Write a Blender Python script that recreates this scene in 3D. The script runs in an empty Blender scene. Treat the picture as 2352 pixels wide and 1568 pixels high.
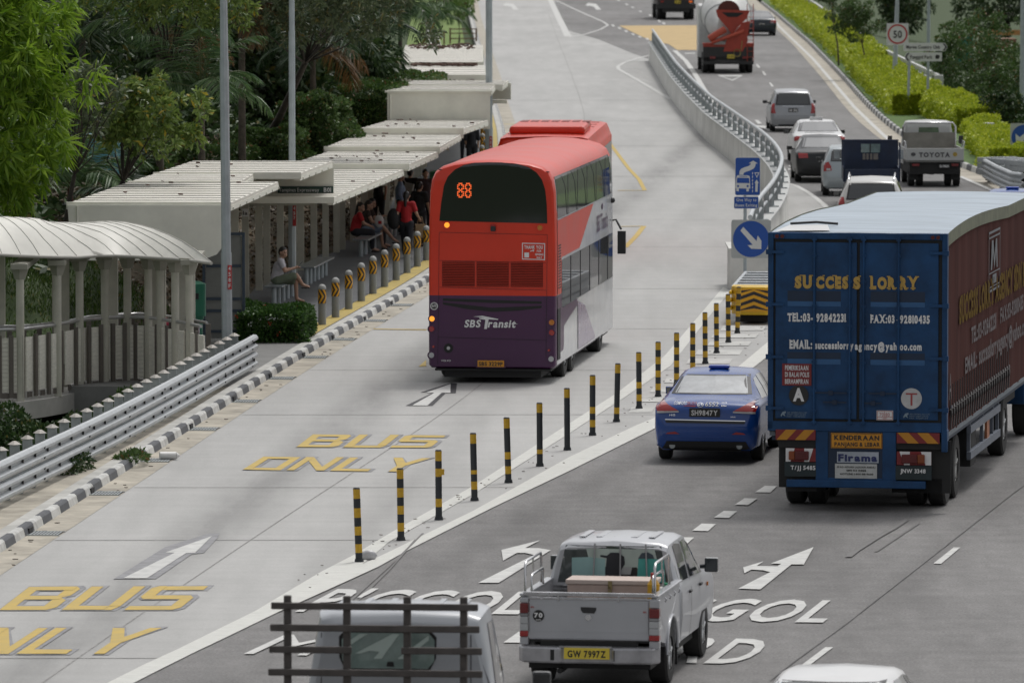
import bpy, bmesh, math, random
import numpy as np
from math import sin, cos, pi, radians, sqrt, atan2
from mathutils import Vector, Matrix, noise
random.seed(7); RNG = np.random.default_rng(7)
scene = bpy.context.scene
COL = scene.collection
# ------------------------------------------------------------------ camera
FPX, HC = 16000.0, 10.0            # focal length in photo pixels (2352 wide), camera height
PITCH = math.atan(1084.0/FPX)
cam = bpy.data.cameras.new('camera'); camo = bpy.data.objects.new('camera', cam); COL.objects.link(camo)
cam.sensor_width = 36.0; cam.lens = FPX/2352*36.0
cam.clip_start = 1.0; cam.clip_end = 3000
camo.location = (0, 0, HC); camo.rotation_euler = (pi/2-PITCH, 0, 0)
cam.dof.use_dof = True; cam.dof.focus_distance = 118.0; cam.dof.aperture_fstop = 5.0
scene.camera = camo
scene.render.resolution_x = 1024; scene.render.resolution_y = 682
# ------------------------------------------------------------------ sky and sun (bright, thin overcast)
SUN_EL, SUN_AZ = radians(64), radians(28)      # azimuth from +Y (ahead) towards +X
world = bpy.data.worlds.new('World'); scene.world = world; world.use_nodes = True
nt = world.node_tree; bg = nt.nodes['Background']
sky = nt.nodes.new('ShaderNodeTexSky'); sky.sky_type = 'NISHITA'; sky.sun_disc = False
sky.sun_elevation = SUN_EL; sky.sun_rotation = SUN_AZ
sky.air_density = 1.0; sky.dust_density = 4.0; sky.ozone_density = 1.0
hs = nt.nodes.new('ShaderNodeHueSaturation'); hs.inputs['Saturation'].default_value = 0.12
nt.links.new(sky.outputs[0], hs.inputs['Color']); nt.links.new(hs.outputs[0], bg.inputs[0])
bg.inputs[1].default_value = 0.15
sl = bpy.data.lights.new('sun', 'SUN'); sl.energy = 1.2; sl.angle = radians(11); sl.color = (1, .965, .92)
so = bpy.data.objects.new('sun', sl); COL.objects.link(so)
sd = Vector((sin(SUN_AZ)*cos(SUN_EL), cos(SUN_AZ)*cos(SUN_EL), sin(SUN_EL)))
so.rotation_euler = sd.to_track_quat('Z', 'Y').to_euler(); so.location = (0, 0, 60)
vs = scene.view_settings
vs.view_transform = 'Standard'; vs.look = 'None'; vs.exposure = -0.12; vs.gamma = 1; vs.use_curve_mapping = False

# ------------------------------------------------------------------ helpers
def W(px, py, z=0.0):
    """point at height z seen at pixel (px,py) of the 2352x1568 photo"""
    a = (px-1176)/FPX; b = -(py-784)/FPX
    dx, dy, dz = a, cos(PITCH)+b*sin(PITCH), -sin(PITCH)+b*cos(PITCH)
    t = (z-HC)/dz
    return Vector((dx*t, dy*t, z))
def lerp(a, b, t): return a+(b-a)*t
def pl(pts, t):
    """piecewise linear/cosine-free interpolation: pts=[(y,x)...]"""
    if t <= pts[0][0]:
        (a, b), (c, d) = pts[0], pts[1]; return b+(d-b)*(t-a)/(c-a)
    for (a, b), (c, d) in zip(pts, pts[1:]):
        if t <= c: return b+(d-b)*(t-a)/(c-a)
    (a, b), (c, d) = pts[-2], pts[-1]; return b+(d-b)*(t-a)/(c-a)
def smoothed(pts, step=2.0, sig=7.0):
    ys = np.arange(pts[0][0], pts[-1][0]+.01, step); raw = np.array([pl(pts, y) for y in ys]); out = []
    for y in ys:
        w = np.exp(-((ys-y)/sig)**2); s = min(y-ys[0], ys[-1]-y)
        if s < sig*2: w = np.exp(-((ys-y)/max(.3, s/2))**2)
        out.append((float(y), float((w*raw).sum()/w.sum())))
    return out

_M = {}
def mat(name, color=(.5, .5, .5), rough=.5, metal=0., var=.12, scale=3., bump=0., bscale=30., coat=0., spec=.5,
        emit=0., color2=None, stretch=None, alpha=1., transl=0.):
    if name in _M: return _M[name]
    m = bpy.data.materials.new(name); m.use_nodes = True; n = m.node_tree.nodes; l = m.node_tree.links
    b = n['Principled BSDF']
    c = (*color, 1)
    b.inputs['Roughness'].default_value = rough; b.inputs['Metallic'].default_value = metal
    b.inputs['Coat Weight'].default_value = coat; b.inputs['Coat Roughness'].default_value = .06
    b.inputs['Specular IOR Level'].default_value = spec
    b.inputs['Base Color'].default_value = c
    tc = n.new('ShaderNodeTexCoord'); mp = n.new('ShaderNodeMapping'); l.new(tc.outputs['Object'], mp.inputs[0])
    if stretch: mp.inputs['Scale'].default_value = stretch
    if var > 0:
        nz = n.new('ShaderNodeTexNoise'); nz.inputs['Scale'].default_value = scale; nz.inputs['Detail'].default_value = 6
        nz.inputs['Roughness'].default_value = .65
        l.new(mp.outputs[0], nz.inputs['Vector'])
        r = n.new('ShaderNodeValToRGB')
        d = color2 if color2 else tuple(x*(1-var*2) for x in color)
        u = color if color2 else tuple(min(1, x*(1+var)) for x in color)
        r.color_ramp.elements[0].position = .32; r.color_ramp.elements[1].position = .68
        r.color_ramp.elements[0].color = (*d, 1); r.color_ramp.elements[1].color = (*u, 1)
        l.new(nz.outputs['Fac'], r.inputs[0]); l.new(r.outputs[0], b.inputs['Base Color'])
        mr = n.new('ShaderNodeMapRange'); mr.inputs[3].default_value = max(.02, rough-.07); mr.inputs[4].default_value = min(1, rough+.1)
        l.new(nz.outputs['Fac'], mr.inputs[0]); l.new(mr.outputs[0], b.inputs['Roughness'])
    if bump > 0:
        nb = n.new('ShaderNodeTexNoise'); nb.inputs['Scale'].default_value = bscale; nb.inputs['Detail'].default_value = 4
        l.new(mp.outputs[0], nb.inputs['Vector'])
        bp = n.new('ShaderNodeBump'); bp.inputs['Strength'].default_value = bump; bp.inputs['Distance'].default_value = .02
        l.new(nb.outputs['Fac'], bp.inputs['Height']); l.new(bp.outputs[0], b.inputs['Normal'])
    if emit > 0:
        b.inputs['Emission Color'].default_value = c; b.inputs['Emission Strength'].default_value = emit
    if transl > 0:
        out = n['Material Output']; t = n.new('ShaderNodeBsdfTranslucent'); mx = n.new('ShaderNodeMixShader'); mx.inputs[0].default_value = transl
        t.inputs[0].default_value = c; l.new(b.outputs[0], mx.inputs[1]); l.new(t.outputs[0], mx.inputs[2]); l.new(mx.outputs[0], out.inputs[0])
    m.diffuse_color = c
    _M[name] = m; return m
def leafmat(name, c1, c2, c3=None, transl=.3, rough=.45):
    """leaf colours spread over a per-leaf random attribute"""
    if name in _M: return _M[name]
    m = bpy.data.materials.new(name); m.use_nodes = True; n = m.node_tree.nodes; l = m.node_tree.links
    b = n['Principled BSDF']; b.inputs['Roughness'].default_value = rough; b.inputs['Specular IOR Level'].default_value = .4
    a = n.new('ShaderNodeAttribute'); a.attribute_name = 'rnd'
    r = n.new('ShaderNodeValToRGB'); r.color_ramp.elements[0].color = (*c1, 1); r.color_ramp.elements[1].color = (*c2, 1)
    r.color_ramp.elements[1].position = .93 if c3 else 1.0
    if c3: e = r.color_ramp.elements.new(.985); e.color = (*c3, 1)
    l.new(a.outputs['Fac'], r.inputs[0]); l.new(r.outputs[0], b.inputs['Base Color'])
    t = n.new('ShaderNodeBsdfTranslucent'); l.new(r.outputs[0], t.inputs[0])
    mx = n.new('ShaderNodeMixShader'); mx.inputs[0].default_value = transl
    l.new(b.outputs[0], mx.inputs[1]); l.new(t.outputs[0], mx.inputs[2]); l.new(mx.outputs[0], n['Material Output'].inputs[0])
    _M[name] = m; return m
def clearglass(name, tint=(.55, .62, .6), refl=.12):
    if name in _M: return _M[name]
    m = bpy.data.materials.new(name); m.use_nodes = True; n = m.node_tree.nodes; l = m.node_tree.links
    t = n.new('ShaderNodeBsdfTransparent'); t.inputs[0].default_value = (*tint, 1)
    g = n.new('ShaderNodeBsdfGlossy'); g.inputs['Roughness'].default_value = .02
    f = n.new('ShaderNodeLayerWeight'); f.inputs[0].default_value = .25
    ad = n.new('ShaderNodeMath'); ad.operation = 'ADD'; ad.inputs[1].default_value = refl; ad.use_clamp = True
    ml = n.new('ShaderNodeMath'); ml.operation = 'MULTIPLY'; ml.inputs[1].default_value = .6
    l.new(f.outputs['Fresnel'], ml.inputs[0]); l.new(ml.outputs[0], ad.inputs[0])
    mx = n.new('ShaderNodeMixShader'); l.new(ad.outputs[0], mx.inputs[0]); l.new(t.outputs[0], mx.inputs[1]); l.new(g.outputs[0], mx.inputs[2])
    l.new(mx.outputs[0], n['Material Output'].inputs[0]); _M[name] = m; return m

def tag(o, label=None, cat=None, group=None, kind=None):
    if label: o['label'] = label
    if cat: o['category'] = cat
    if group: o['group'] = group
    if kind: o['kind'] = kind
    return o
def empty(name, loc=(0, 0, 0), rz=0., label=None, cat=None, group=None, rx=0., ry=0.):
    o = bpy.data.objects.new(name, None); COL.objects.link(o); o.location = loc; o.rotation_euler = (rx, ry, rz)
    o.empty_display_size = .2
    return tag(o, label, cat, group)
def copy_tree(o, parent=None):
    c = o.copy(); COL.objects.link(c)
    if parent: c.parent = parent
    for ch in list(o.children): copy_tree(ch, c)
    return c

class MB:
    def __init__(s): s.v = []; s.f = []; s.m = []; s.sm = []
    def add(s, vs, fs, m=0, smooth=False):
        k = len(s.v); s.v += [tuple(v) for v in vs]
        for f in fs: s.f.append(tuple(i+k for i in f)); s.m.append(m); s.sm.append(smooth)
        return s
    def box(s, c, d, rz=0., m=0, rx=0., ry=0.):
        x, y, z = d[0]/2, d[1]/2, d[2]/2
        P = [Vector((a*x, b*y, e*z)) for a in (-1, 1) for b in (-1, 1) for e in (-1, 1)]
        R = Matrix.Rotation(rz, 3, 'Z') @ Matrix.Rotation(ry, 3, 'Y') @ Matrix.Rotation(rx, 3, 'X'); C = Vector(c)
        P = [R@p+C for p in P]
        return s.add(P, [(0, 1, 3, 2), (4, 6, 7, 5), (0, 4, 5, 1), (2, 3, 7, 6), (0, 2, 6, 4), (1, 5, 7, 3)], m)
    def b2(s, x0, x1, y0, y1, z0, z1, m=0): return s.box(((x0+x1)/2, (y0+y1)/2, (z0+z1)/2), (abs(x1-x0), abs(y1-y0), abs(z1-z0)), m=m)
    def cyl(s, p0, p1, r0, r1=None, n=12, m=0, caps=True, smooth=True):
        r1 = r0 if r1 is None else r1; p0 = Vector(p0); p1 = Vector(p1); d = (p1-p0)
        if d.length < 1e-6: return s
        q = d.to_track_quat('Z', 'Y'); a = []
        for (p, r) in ((p0, r0), (p1, r1)):
            a += [p+q@Vector((r*cos(2*pi*i/n), r*sin(2*pi*i/n), 0)) for i in range(n)]
        s.add(a, [(i, (i+1) % n, n+(i+1) % n, n+i) for i in range(n)], m, smooth)
        if caps: s.add(a[:n], [tuple(range(n))[::-1]], m); s.add(a[n:], [tuple(range(n))], m)
        return s
    def tube(s, path, r, n=8, m=0, caps=True):
        P = [Vector(p) for p in path]; rings = []
        rr = r if isinstance(r, (list, tuple)) else [r]*len(P)
        up = Vector((0, 0, 1))
        for i, p in enumerate(P):
            d = (P[min(i+1, len(P)-1)]-P[max(i-1, 0)]).normalized()
            a = d.cross(up)
            if a.length < .05: a = d.cross(Vector((1, 0, 0)))
            a.normalize(); b = a.cross(d)
            rings.append([p+(a*cos(2*pi*k/n)+b*sin(2*pi*k/n))*rr[i] for k in range(n)])
        v = [q for g in rings for q in g]; f = []
        for i in range(len(P)-1):
            for k in range(n): f.append((i*n+k, i*n+(k+1) % n, (i+1)*n+(k+1) % n, (i+1)*n+k))
        s.add(v, f, m, True)
        if caps: s.add(rings[0], [tuple(range(n))], m); s.add(rings[-1], [tuple(range(n))[::-1]], m)
        return s
    def sweep(s, path, prof, m=0, caps=True, smooth=False, closed=True):
        """profile (offset right, height) swept along ground path of (x,y[,z])"""
        P = [Vector((p[0], p[1], p[2] if len(p) > 2 else 0)) for p in path]; n = len(prof); v = []
        for i, p in enumerate(P):
            d = (P[min(i+1, len(P)-1)]-P[max(i-1, 0)]); d.z = 0; d.normalize(); r = Vector((d.y, -d.x, 0))
            v += [p+r*a+Vector((0, 0, b)) for a, b in prof]
        f = []; kk = n if closed else n-1
        for i in range(len(P)-1):
            for k in range(kk): f.append((i*n+k, (i+1)*n+k, (i+1)*n+(k+1) % n, i*n+(k+1) % n))
        s.add(v, f, m, smooth)
        if caps and closed: s.add(v[:n], [tuple(range(n))], m); s.add(v[-n:], [tuple(range(n))[::-1]], m)
        return s
    def prism(s, pts, z0, z1, m=0):
        n = len(pts); v = [(p[0], p[1], z0) for p in pts]+[(p[0], p[1], z1) for p in pts]
        f = [tuple(range(n, 2*n)), tuple(range(n))[::-1]]+[(i, (i+1) % n, n+(i+1) % n, n+i) for i in range(n)]
        return s.add(v, f, m)
    def prismy(s, pts, y0, y1, m=0):
        """outline in x,z extruded along y"""
        n = len(pts); v = [(p[0], y0, p[1]) for p in pts]+[(p[0], y1, p[1]) for p in pts]
        f = [tuple(range(n)), tuple(range(n, 2*n))[::-1]]+[(i, n+i, n+(i+1) % n, (i+1) % n) for i in range(n)]
        return s.add(v, f, m)
    def prismx(s, pts, x0, x1, m=0):
        """outline in y,z extruded along x"""
        n = len(pts); v = [(x0, p[0], p[1]) for p in pts]+[(x1, p[0], p[1]) for p in pts]
        f = [tuple(range(n)), tuple(range(n, 2*n))[::-1]]+[(i, n+i, n+(i+1) % n, (i+1) % n) for i in range(n)]
        return s.add(v, f, m)
    def grid(s, rows, m=0, smooth=True, flip=False):
        n = len(rows[0]); v = [p for r in rows for p in r]; f = []
        for i in range(len(rows)-1):
            for k in range(n-1):
                q = (i*n+k, i*n+k+1, (i+1)*n+k+1, (i+1)*n+k); f.append(q[::-1] if flip else q)
        return s.add(v, f, m, smooth)
    def sphere(s, c, r, n=12, k=8, m=0, sq=(1, 1, 1)):
        rows = []
        for i in range(k+1):
            t = pi*i/k
            rows.append([(c[0]+r*sq[0]*sin(t)*cos(2*pi*j/n), c[1]+r*sq[1]*sin(t)*sin(2*pi*j/n), c[2]+r*sq[2]*cos(t)) for j in range(n+1)])
        return s.grid(rows, m, True, True)
    def build(s, name, mats, parent=None, bevel=0., sub=0, auto=None, weld=False):
        me = bpy.data.meshes.new(name); me.from_pydata(s.v, [], s.f)
        if not isinstance(mats, (list, tuple)): mats = [mats]
        for mm in mats: me.materials.append(mm)
        me.polygons.foreach_set('material_index', s.m); me.polygons.foreach_set('use_smooth', s.sm)
        me.update()
        bm = bmesh.new(); bm.from_mesh(me)
        if weld: bmesh.ops.remove_doubles(bm, verts=bm.verts, dist=.0008)
        bmesh.ops.recalc_face_normals(bm, faces=bm.faces) if weld else None
        bm.to_mesh(me); bm.free()
        o = bpy.data.objects.new(name, me); COL.objects.link(o)
        if parent: o.parent = parent
        if bevel > 0:
            b = o.modifiers.new('bevel', 'BEVEL'); b.width = bevel; b.segments = 2; b.limit_method = 'ANGLE'; b.angle_limit = radians(35)
        if sub:
            u = o.modifiers.new('sub', 'SUBSURF'); u.levels = sub; u.render_levels = sub
        return o
def disc(mb, c, r, axis='y', t=.01, n=24, m=0):
    """flat disc facing -axis"""
    d = {'y': Vector((0, t, 0)), 'x': Vector((t, 0, 0)), 'z': Vector((0, 0, t))}[axis]
    return mb.cyl(Vector(c)-d*.5, Vector(c)+d*.5, r, n=n, m=m, smooth=False)

# ---- lettering from the built-in font, and a slab serif made by adding serifs to it
_GL = {}
def glyph(ch, bold=0.):
    k = (ch, bold)
    if k in _GL: return _GL[k]
    cu = bpy.data.curves.new('g', 'FONT'); cu.body = ch; cu.offset = bold; cu.resolution_u = 3; cu.size = 1
    ob = bpy.data.objects.new('g', cu); COL.objects.link(ob)
    dg = bpy.context.evaluated_depsgraph_get(); me = bpy.data.meshes.new_from_object(ob.evaluated_get(dg))
    vs = [(v.co.x, v.co.y) for v in me.vertices]; fs = [tuple(p.vertices) for p in me.polygons]
    bpy.data.objects.remove(ob); bpy.data.curves.remove(cu); bpy.data.meshes.remove(me)
    _GL[k] = (vs, fs); return _GL[k]
SER = {'U': ((0, 1, .45), (1, 1, .45)), 'L': ((0, 1, .5), (0, 0, .5)), 'R': ((0, 0, .45), (1, 0, .4), (0, 1, .45)), 'Y': ((0, 1, .42), (1, 1, .42), (.5, 0, .55)),
       'E': ((0, 0, .4), (0, 1, .4)), 'T': ((.5, 0, .5),), 'F': ((0, 0, .5), (0, 1, .3)), 'A': ((0, 0, .42), (1, 0, .42)), 'X': ((0, 0, .42), (1, 0, .42), (0, 1, .42), (1, 1, .42)),
       'M': ((0, 0, .36), (1, 0, .36), (0, 1, .3), (1, 1, .3)), 'I': ((.5, 0, 1.4), (.5, 1, 1.4)), 'N': ((0, 0, .36), (1, 1, .4), (0, 1, .3)), 'D': ((0, 0, .4), (0, 1, .4)), '1': ((.7, 0, .9),),
       'C': ((1, 1, .2),), 'S': ((1, 1, .2), (0, 0, .2)), 'G': ((1, 1, .2),), 'P': ((0, 0, .5), (0, 1, .3))}
def text_mesh(txt, w, h, bold=0., serif=False, gap=.12, widths=None):
    """verts/faces of a text filling w x h, origin bottom-left; descenders hang below"""
    caps = 'H'; hv = [p[1] for p in glyph('H', bold)[0]]; hh = max(hv)-min(hv)
    V = []; F = []; x = 0.
    for ch in txt:
        if ch == ' ': x += .32; continue
        vs, fs = glyph(ch, bold)
        if not vs: x += .3; continue
        x0 = min(p[0] for p in vs); x1 = max(p[0] for p in vs); k = len(V)
        V += [(p[0]-x0+x, p[1]) for p in vs]; F += [tuple(i+k for i in f) for f in fs]
        if serif and ch in SER:
            cw = x1-x0
            for (sx, top, sw) in SER[ch]:
                wd = sw*cw if ch != '1' and ch != 'I' else .34; cx = x+sx*cw
                if sx == 0: cx += .06
                if sx == 1: cx -= .06
                wd = max(wd, .2); yy = hh-.075 if top else 0
                k = len(V); V += [(cx-wd/2, yy), (cx+wd/2, yy), (cx+wd/2, yy+.075), (cx-wd/2, yy+.075)]; F.append((k, k+1, k+2, k+3))
        x += (x1-x0)+gap*(.75 if serif else .7)
    tot = max(p[0] for p in V)
    return [(p[0]/tot*w, p[1]/hh*h) for p in V], F
def text_on(mb, txt, o, ux, uz, w, h, m=0, **kw):
    """put lettering in plane origin o (bottom-left), unit vectors ux (reading direction), uz (up)"""
    V, F = text_mesh(txt, w, h, **kw); o = Vector(o); ux = Vector(ux); uz = Vector(uz)
    return mb.add([o+ux*a+uz*b for a, b in V], F, m)
def rrect(w, h, r, n=4):
    P = []
    for (cx, cy, a0) in ((w/2-r, h/2-r, 0), (-w/2+r, h/2-r, pi/2), (-w/2+r, -h/2+r, pi), (w/2-r, -h/2+r, 1.5*pi)):
        P += [(cx+r*cos(a0+pi/2*i/n), cy+r*sin(a0+pi/2*i/n)) for i in range(n+1)]
    return P

# shared materials
white_paint = mat('white_paint', (.62, .62, .60), .6, var=.1, scale=1.2)
worn_white = mat('worn_white', (.60, .60, .58), .75, var=.2, scale=3.5, color2=(.44, .44, .43))
road_yellow = mat('road_yellow', (.53, .37, .075), .7, var=.2, scale=3.0, color2=(.42, .31, .09))
galv = mat('galvanised', (.47, .495, .51), .45, metal=.25, var=.08, scale=6)
galv_dull = mat('galvanised_dull', (.36, .39, .395), .55, metal=.15, var=.14, scale=5)
black = mat('black_rubber', (.018, .018, .018), .75, var=.1)
blackpl = mat('black_plastic', (.022, .022, .024), .4, var=.05)
chrome = mat('chrome', (.75, .76, .78), .18, metal=1., var=.03)
alloy = mat('wheel_alloy', (.45, .46, .47), .35, metal=.8, var=.05)
dglass = mat('dark_glass', (.012, .015, .017), .05, var=.0, spec=.9, coat=1.)
red_lens = mat('red_lens', (.32, .012, .012), .18, var=.04, coat=.8)
amber_lens = mat('amber_lens', (.5, .16, .015), .25, var=.04, coat=.5)
clear_lens = mat('clear_lens', (.42, .43, .44), .2, var=.04, coat=.6)
amber_on = mat('amber_lit', (.95, .34, .03), .4, var=0, emit=1.1)
skin = mat('skin', (.40, .24, .17), .5, var=.06)
plate_y = mat('plate_yellow', (.72, .56, .06), .45, var=.05)
plate_k = mat('plate_black', (.015, .015, .015), .4, var=.05)
letter_w = mat('letter_white', (.72, .72, .72), .5, var=.03)
letter_k = mat('letter_black', (.02, .02, .02), .5, var=.03)
def busglass(name, c, gl):
    m = bpy.data.materials.new(name); m.use_nodes = True; n = m.node_tree.nodes; l = m.node_tree.links
    b = n['Principled BSDF']; b.inputs['Base Color'].default_value = (*c, 1); b.inputs['Roughness'].default_value = .6; b.inputs['Specular IOR Level'].default_value = .1
    g = n.new('ShaderNodeBsdfGlossy'); g.inputs['Roughness'].default_value = .03; mx = n.new('ShaderNodeMixShader'); mx.inputs[0].default_value = gl
    l.new(b.outputs[0], mx.inputs[1]); l.new(g.outputs[0], mx.inputs[2]); l.new(mx.outputs[0], n['Material Output'].inputs[0]); return m
concrete = mat('concrete', (.46, .455, .43), .8, var=.14, scale=1.5, bump=.15, bscale=8)
pole_grey = mat('pole_grey', (.40, .45, .47), .5, metal=.15, var=.10, scale=2.)
# ================================================================== SETTING
KERB = smoothed([(40, -12.4), (102, -7.5), (118, -6.25), (133, -5.1), (147, -3.95), (158, -2.95), (168, -2.06), (178, -1.35), (190, -.75), (205, -.3), (225, -.1), (264, -.25), (300, -.7), (340, -1.1), (398, -1.8), (470, -2.6), (560, -3.4)])
def kx(y): return pl(KERB, y)
OUTL = [(40, -13.6), (70, -7.65), (85.7, -4.66), (99.6, -2.0), (116, .96), (124, 2.5), (143.6, 5.35), (160, 6.9), (178, 8.0), (195, 9.0), (207, 9.45), (215, 9.25), (223, 8.8), (232, 8.25)]
BARR = smoothed([(168, 5.75), (172, 5.95), (178, 6.3), (186, 6.95), (195, 7.5), (203, 7.9), (212, 8.05), (222, 8.02), (234, 7.8), (245, 7.6), (257, 7.35), (278, 7.2), (302, 7.12), (327, 7.2), (365, 7.35)], 1.5, 4)
RK = smoothed([(205, 16.9), (218, 16.0), (227, 15.4), (240, 14.8), (261, 14.6), (280, 14.75), (300, 15.1), (333, 15.8), (398, 17.0), (479, 18.1), (600, 19.5)])
COLX = [(100, -11.5), (141, -8.0), (160, -6.35), (184, -4.4), (198, -3.6), (230, -3.3), (260, -4.0), (300, -5), (600, -9)]
def sheet(name, left, right, ys, z, m, kind='structure', label=None, cat=None):
    mb = MB(); rows = [[(left(y), y, z), (right(y), y, z)] for y in ys]; mb.grid(rows, smooth=False, flip=True)
    o = mb.build(name, m); o['kind'] = kind; return o

def roadmat(name, base, dark, streak, joints=False, band=None, grain=.5, patches=.5):
    m = bpy.data.materials.new(name); m.use_nodes = True; n = m.node_tree.nodes; l = m.node_tree.links
    b = n['Principled BSDF']; b.inputs['Roughness'].default_value = .78; b.inputs['Specular IOR Level'].default_value = .35
    tc = n.new('ShaderNodeTexCoord')
    def noise_(sc, st, det=5, rough=.6):
        mp = n.new('ShaderNodeMapping'); mp.inputs['Scale'].default_value = st; mp.inputs['Rotation'].default_value = (0, 0, radians(5))
        l.new(tc.outputs['Object'], mp.inputs[0]); z = n.new('ShaderNodeTexNoise'); z.inputs['Scale'].default_value = sc
        z.inputs['Detail'].default_value = det; z.inputs['Roughness'].default_value = rough; l.new(mp.outputs[0], z.inputs['Vector']); return z.outputs['Fac']
    def ramp(f, a, c, lo, hi):
        r = n.new('ShaderNodeMapRange'); r.inputs[1].default_value = lo; r.inputs[2].default_value = hi; r.inputs[3].default_value = a; r.inputs[4].default_value = c
        l.new(f, r.inputs[0]); return r.outputs[0]
    def mul(a, bb):
        q = n.new('ShaderNodeMath'); q.operation = 'MULTIPLY'; l.new(a, q.inputs[0]); l.new(bb, q.inputs[1]); return q.outputs[0]
    f = ramp(noise_(.16, (1, .35, 1)), 1-.22*patches, 1+.13*patches, .35, .65)
    f = mul(f, ramp(noise_(1.1, (1.2, .10, 1), 4), 1-streak, 1+streak*.6, .35, .66))
    f = mul(f, ramp(noise_(1.1, (.12, 1.6, 1), 4), 1-streak*.7, 1+streak*.4, .33, .66))
    f = mul(f, ramp(noise_(26, (1, 1, 1), 3, .7), 1-grain*.4, 1+grain*.4, .3, .7))
    f = mul(f, ramp(noise_(2.6, (1, .6, 1), 8, .75), 1-grain*.22, 1+grain*.15, .3, .7))
    if band:
        sx = n.new('ShaderNodeSeparateXYZ'); l.new(tc.outputs['Object'], sx.inputs[0])
        for (k, c, wd, amt) in band:
            a = n.new('ShaderNodeMath'); a.operation = 'MULTIPLY_ADD'; l.new(sx.outputs['Y'], a.inputs[0]); a.inputs[1].default_value = -k; a.inputs[2].default_value = -c
            s_ = n.new('ShaderNodeMath'); s_.operation = 'ADD'; l.new(a.outputs[0], s_.inputs[0]); l.new(sx.outputs['X'], s_.inputs[1])
            ab = n.new('ShaderNodeMath'); ab.operation = 'ABSOLUTE'; l.new(s_.outputs[0], ab.inputs[0])
            mr = n.new('ShaderNodeMapRange'); mr.interpolation_type = 'SMOOTHSTEP'; mr.inputs[1].default_value = 0; mr.inputs[2].default_value = wd
            mr.inputs[3].default_value = 1; mr.inputs[4].default_value = 0; l.new(ab.outputs[0], mr.inputs[0])
            t = mul(mr.outputs[0], ramp(noise_(.35, (3, .35, 1), 5), .25, 1., .32, .6))
            w_ = n.new('ShaderNodeMath'); w_.operation = 'MULTIPLY_ADD'; l.new(t, w_.inputs[0]); w_.inputs[1].default_value = -amt; w_.inputs[2].default_value = 1
            f = mul(f, w_.outputs[0])
    mx = n.new('ShaderNodeMix'); mx.data_type = 'RGBA'; mx.blend_type = 'MULTIPLY'; mx.inputs[0].default_value = 1
    mx.inputs[6].default_value = (*base, 1); l.new(f, mx.inputs[7]); l.new(mx.outputs[2], b.inputs['Base Color'])
    bp = n.new('ShaderNodeBump'); bp.inputs['Strength'].default_value = .12; bp.inputs['Distance'].default_value = .01
    l.new(noise_(40, (1, 1, 1), 3), bp.inputs['Height']); l.new(bp.outputs[0], b.inputs['Normal'])
    return m
m_asph = roadmat('asphalt', (.192, .187, .184), .1, .12, grain=.9, patches=.9, band=[(.17, -16.3, .55, .22), (.17, -18.0, .5, .20), (.17, -13.0, .45, .16), (.17, -11.0, .5, .16), (.17, -20.6, .12, .25)])
m_conc = roadmat('road_concrete', (.405, .402, .392), .2, .07, grain=.20, patches=.32, band=[(.076, -12.6, .95, .34), (.076, -10.2, .5, .10), (.03, -5., 1.0, .07)])
m_beige = mat('beige_concrete', (.42, .385, .32), .85, var=.2, scale=1.3, bump=.2, bscale=14)
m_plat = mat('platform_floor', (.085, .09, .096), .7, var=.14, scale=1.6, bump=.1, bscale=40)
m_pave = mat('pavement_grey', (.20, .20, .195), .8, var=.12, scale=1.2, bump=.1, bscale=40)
m_grass = mat('shaded_grass', (.050, .078, .022), .9, color2=(.028, .05, .014), var=.3, scale=5, bump=.6, bscale=30)  # base colour darkened to hold the shade of trees on the grass
m_soil = mat('leaf_littered_soil', (.12, .085, .055), .95, color2=(.035, .04, .018), var=.3, scale=1.6, bump=.8, bscale=18)

# terrain ------------------------------------------------------------
def guard_x(y): return kx(y)-.95
def tz(x, y):
    xc = pl(COLX, y); z = -.3
    if y > 136 and x < xc+.3:
        d = max(0, xc-x); f = min(1, max(0, (262-y)/28)); g = min(1, max(0, (y-136)/3))
        z = -.3+(.40+3.3*(1-math.exp(-d*.30)))*f*g
        z += .25*noise.noise(Vector((x*.5, y*.25, 1)))*min(1, d)
    elif y <= 136 and x < guard_x(y)-.3:
        d = guard_x(y)-.3-x; z = -.3-min(.8, d*.9)*min(1, (136-y)/1.5)
    if x > 21: z -= min(1.6, (x-21)*.25)
    return z
mb = MB(); xs = list(np.arange(-45, -15, 3.))+list(np.arange(-15, 1.1, .5))+[3, 6, 9, 12, 15, 18, 21, 23, 25, 30, 40, 60]
ys = list(np.arange(30, 120, 5.))+list(np.arange(120, 270, .75))+list(np.arange(270, 720, 15.))
nx = len(xs); v = [(x, y, tz(x, y)) for y in ys for x in xs]
f = [(i*nx+k, i*nx+k+1, (i+1)*nx+k+1, (i+1)*nx+k) for i in range(len(ys)-1) for k in range(nx-1)]
mi = []
for q in f:
    x, y, z = v[q[0]]
    mi.append(0 if (x > 1 or y > 262 or y < 139 or (x < -8 and y < 150)) else 1)
mb.v = v; mb.f = f; mb.m = mi; mb.sm = [True]*len(f)
o = mb.build('ground', [m_grass, m_soil]); o['kind'] = 'structure'
mb = MB(); mb.add([(-2500, -300, -2.2), (2500, -300, -2.2), (2500, 2900, -2.2), (-2500, 2900, -2.2)], [(0, 1, 2, 3)])
mb.build('far_ground', m_grass)['kind'] = 'structure'

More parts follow.
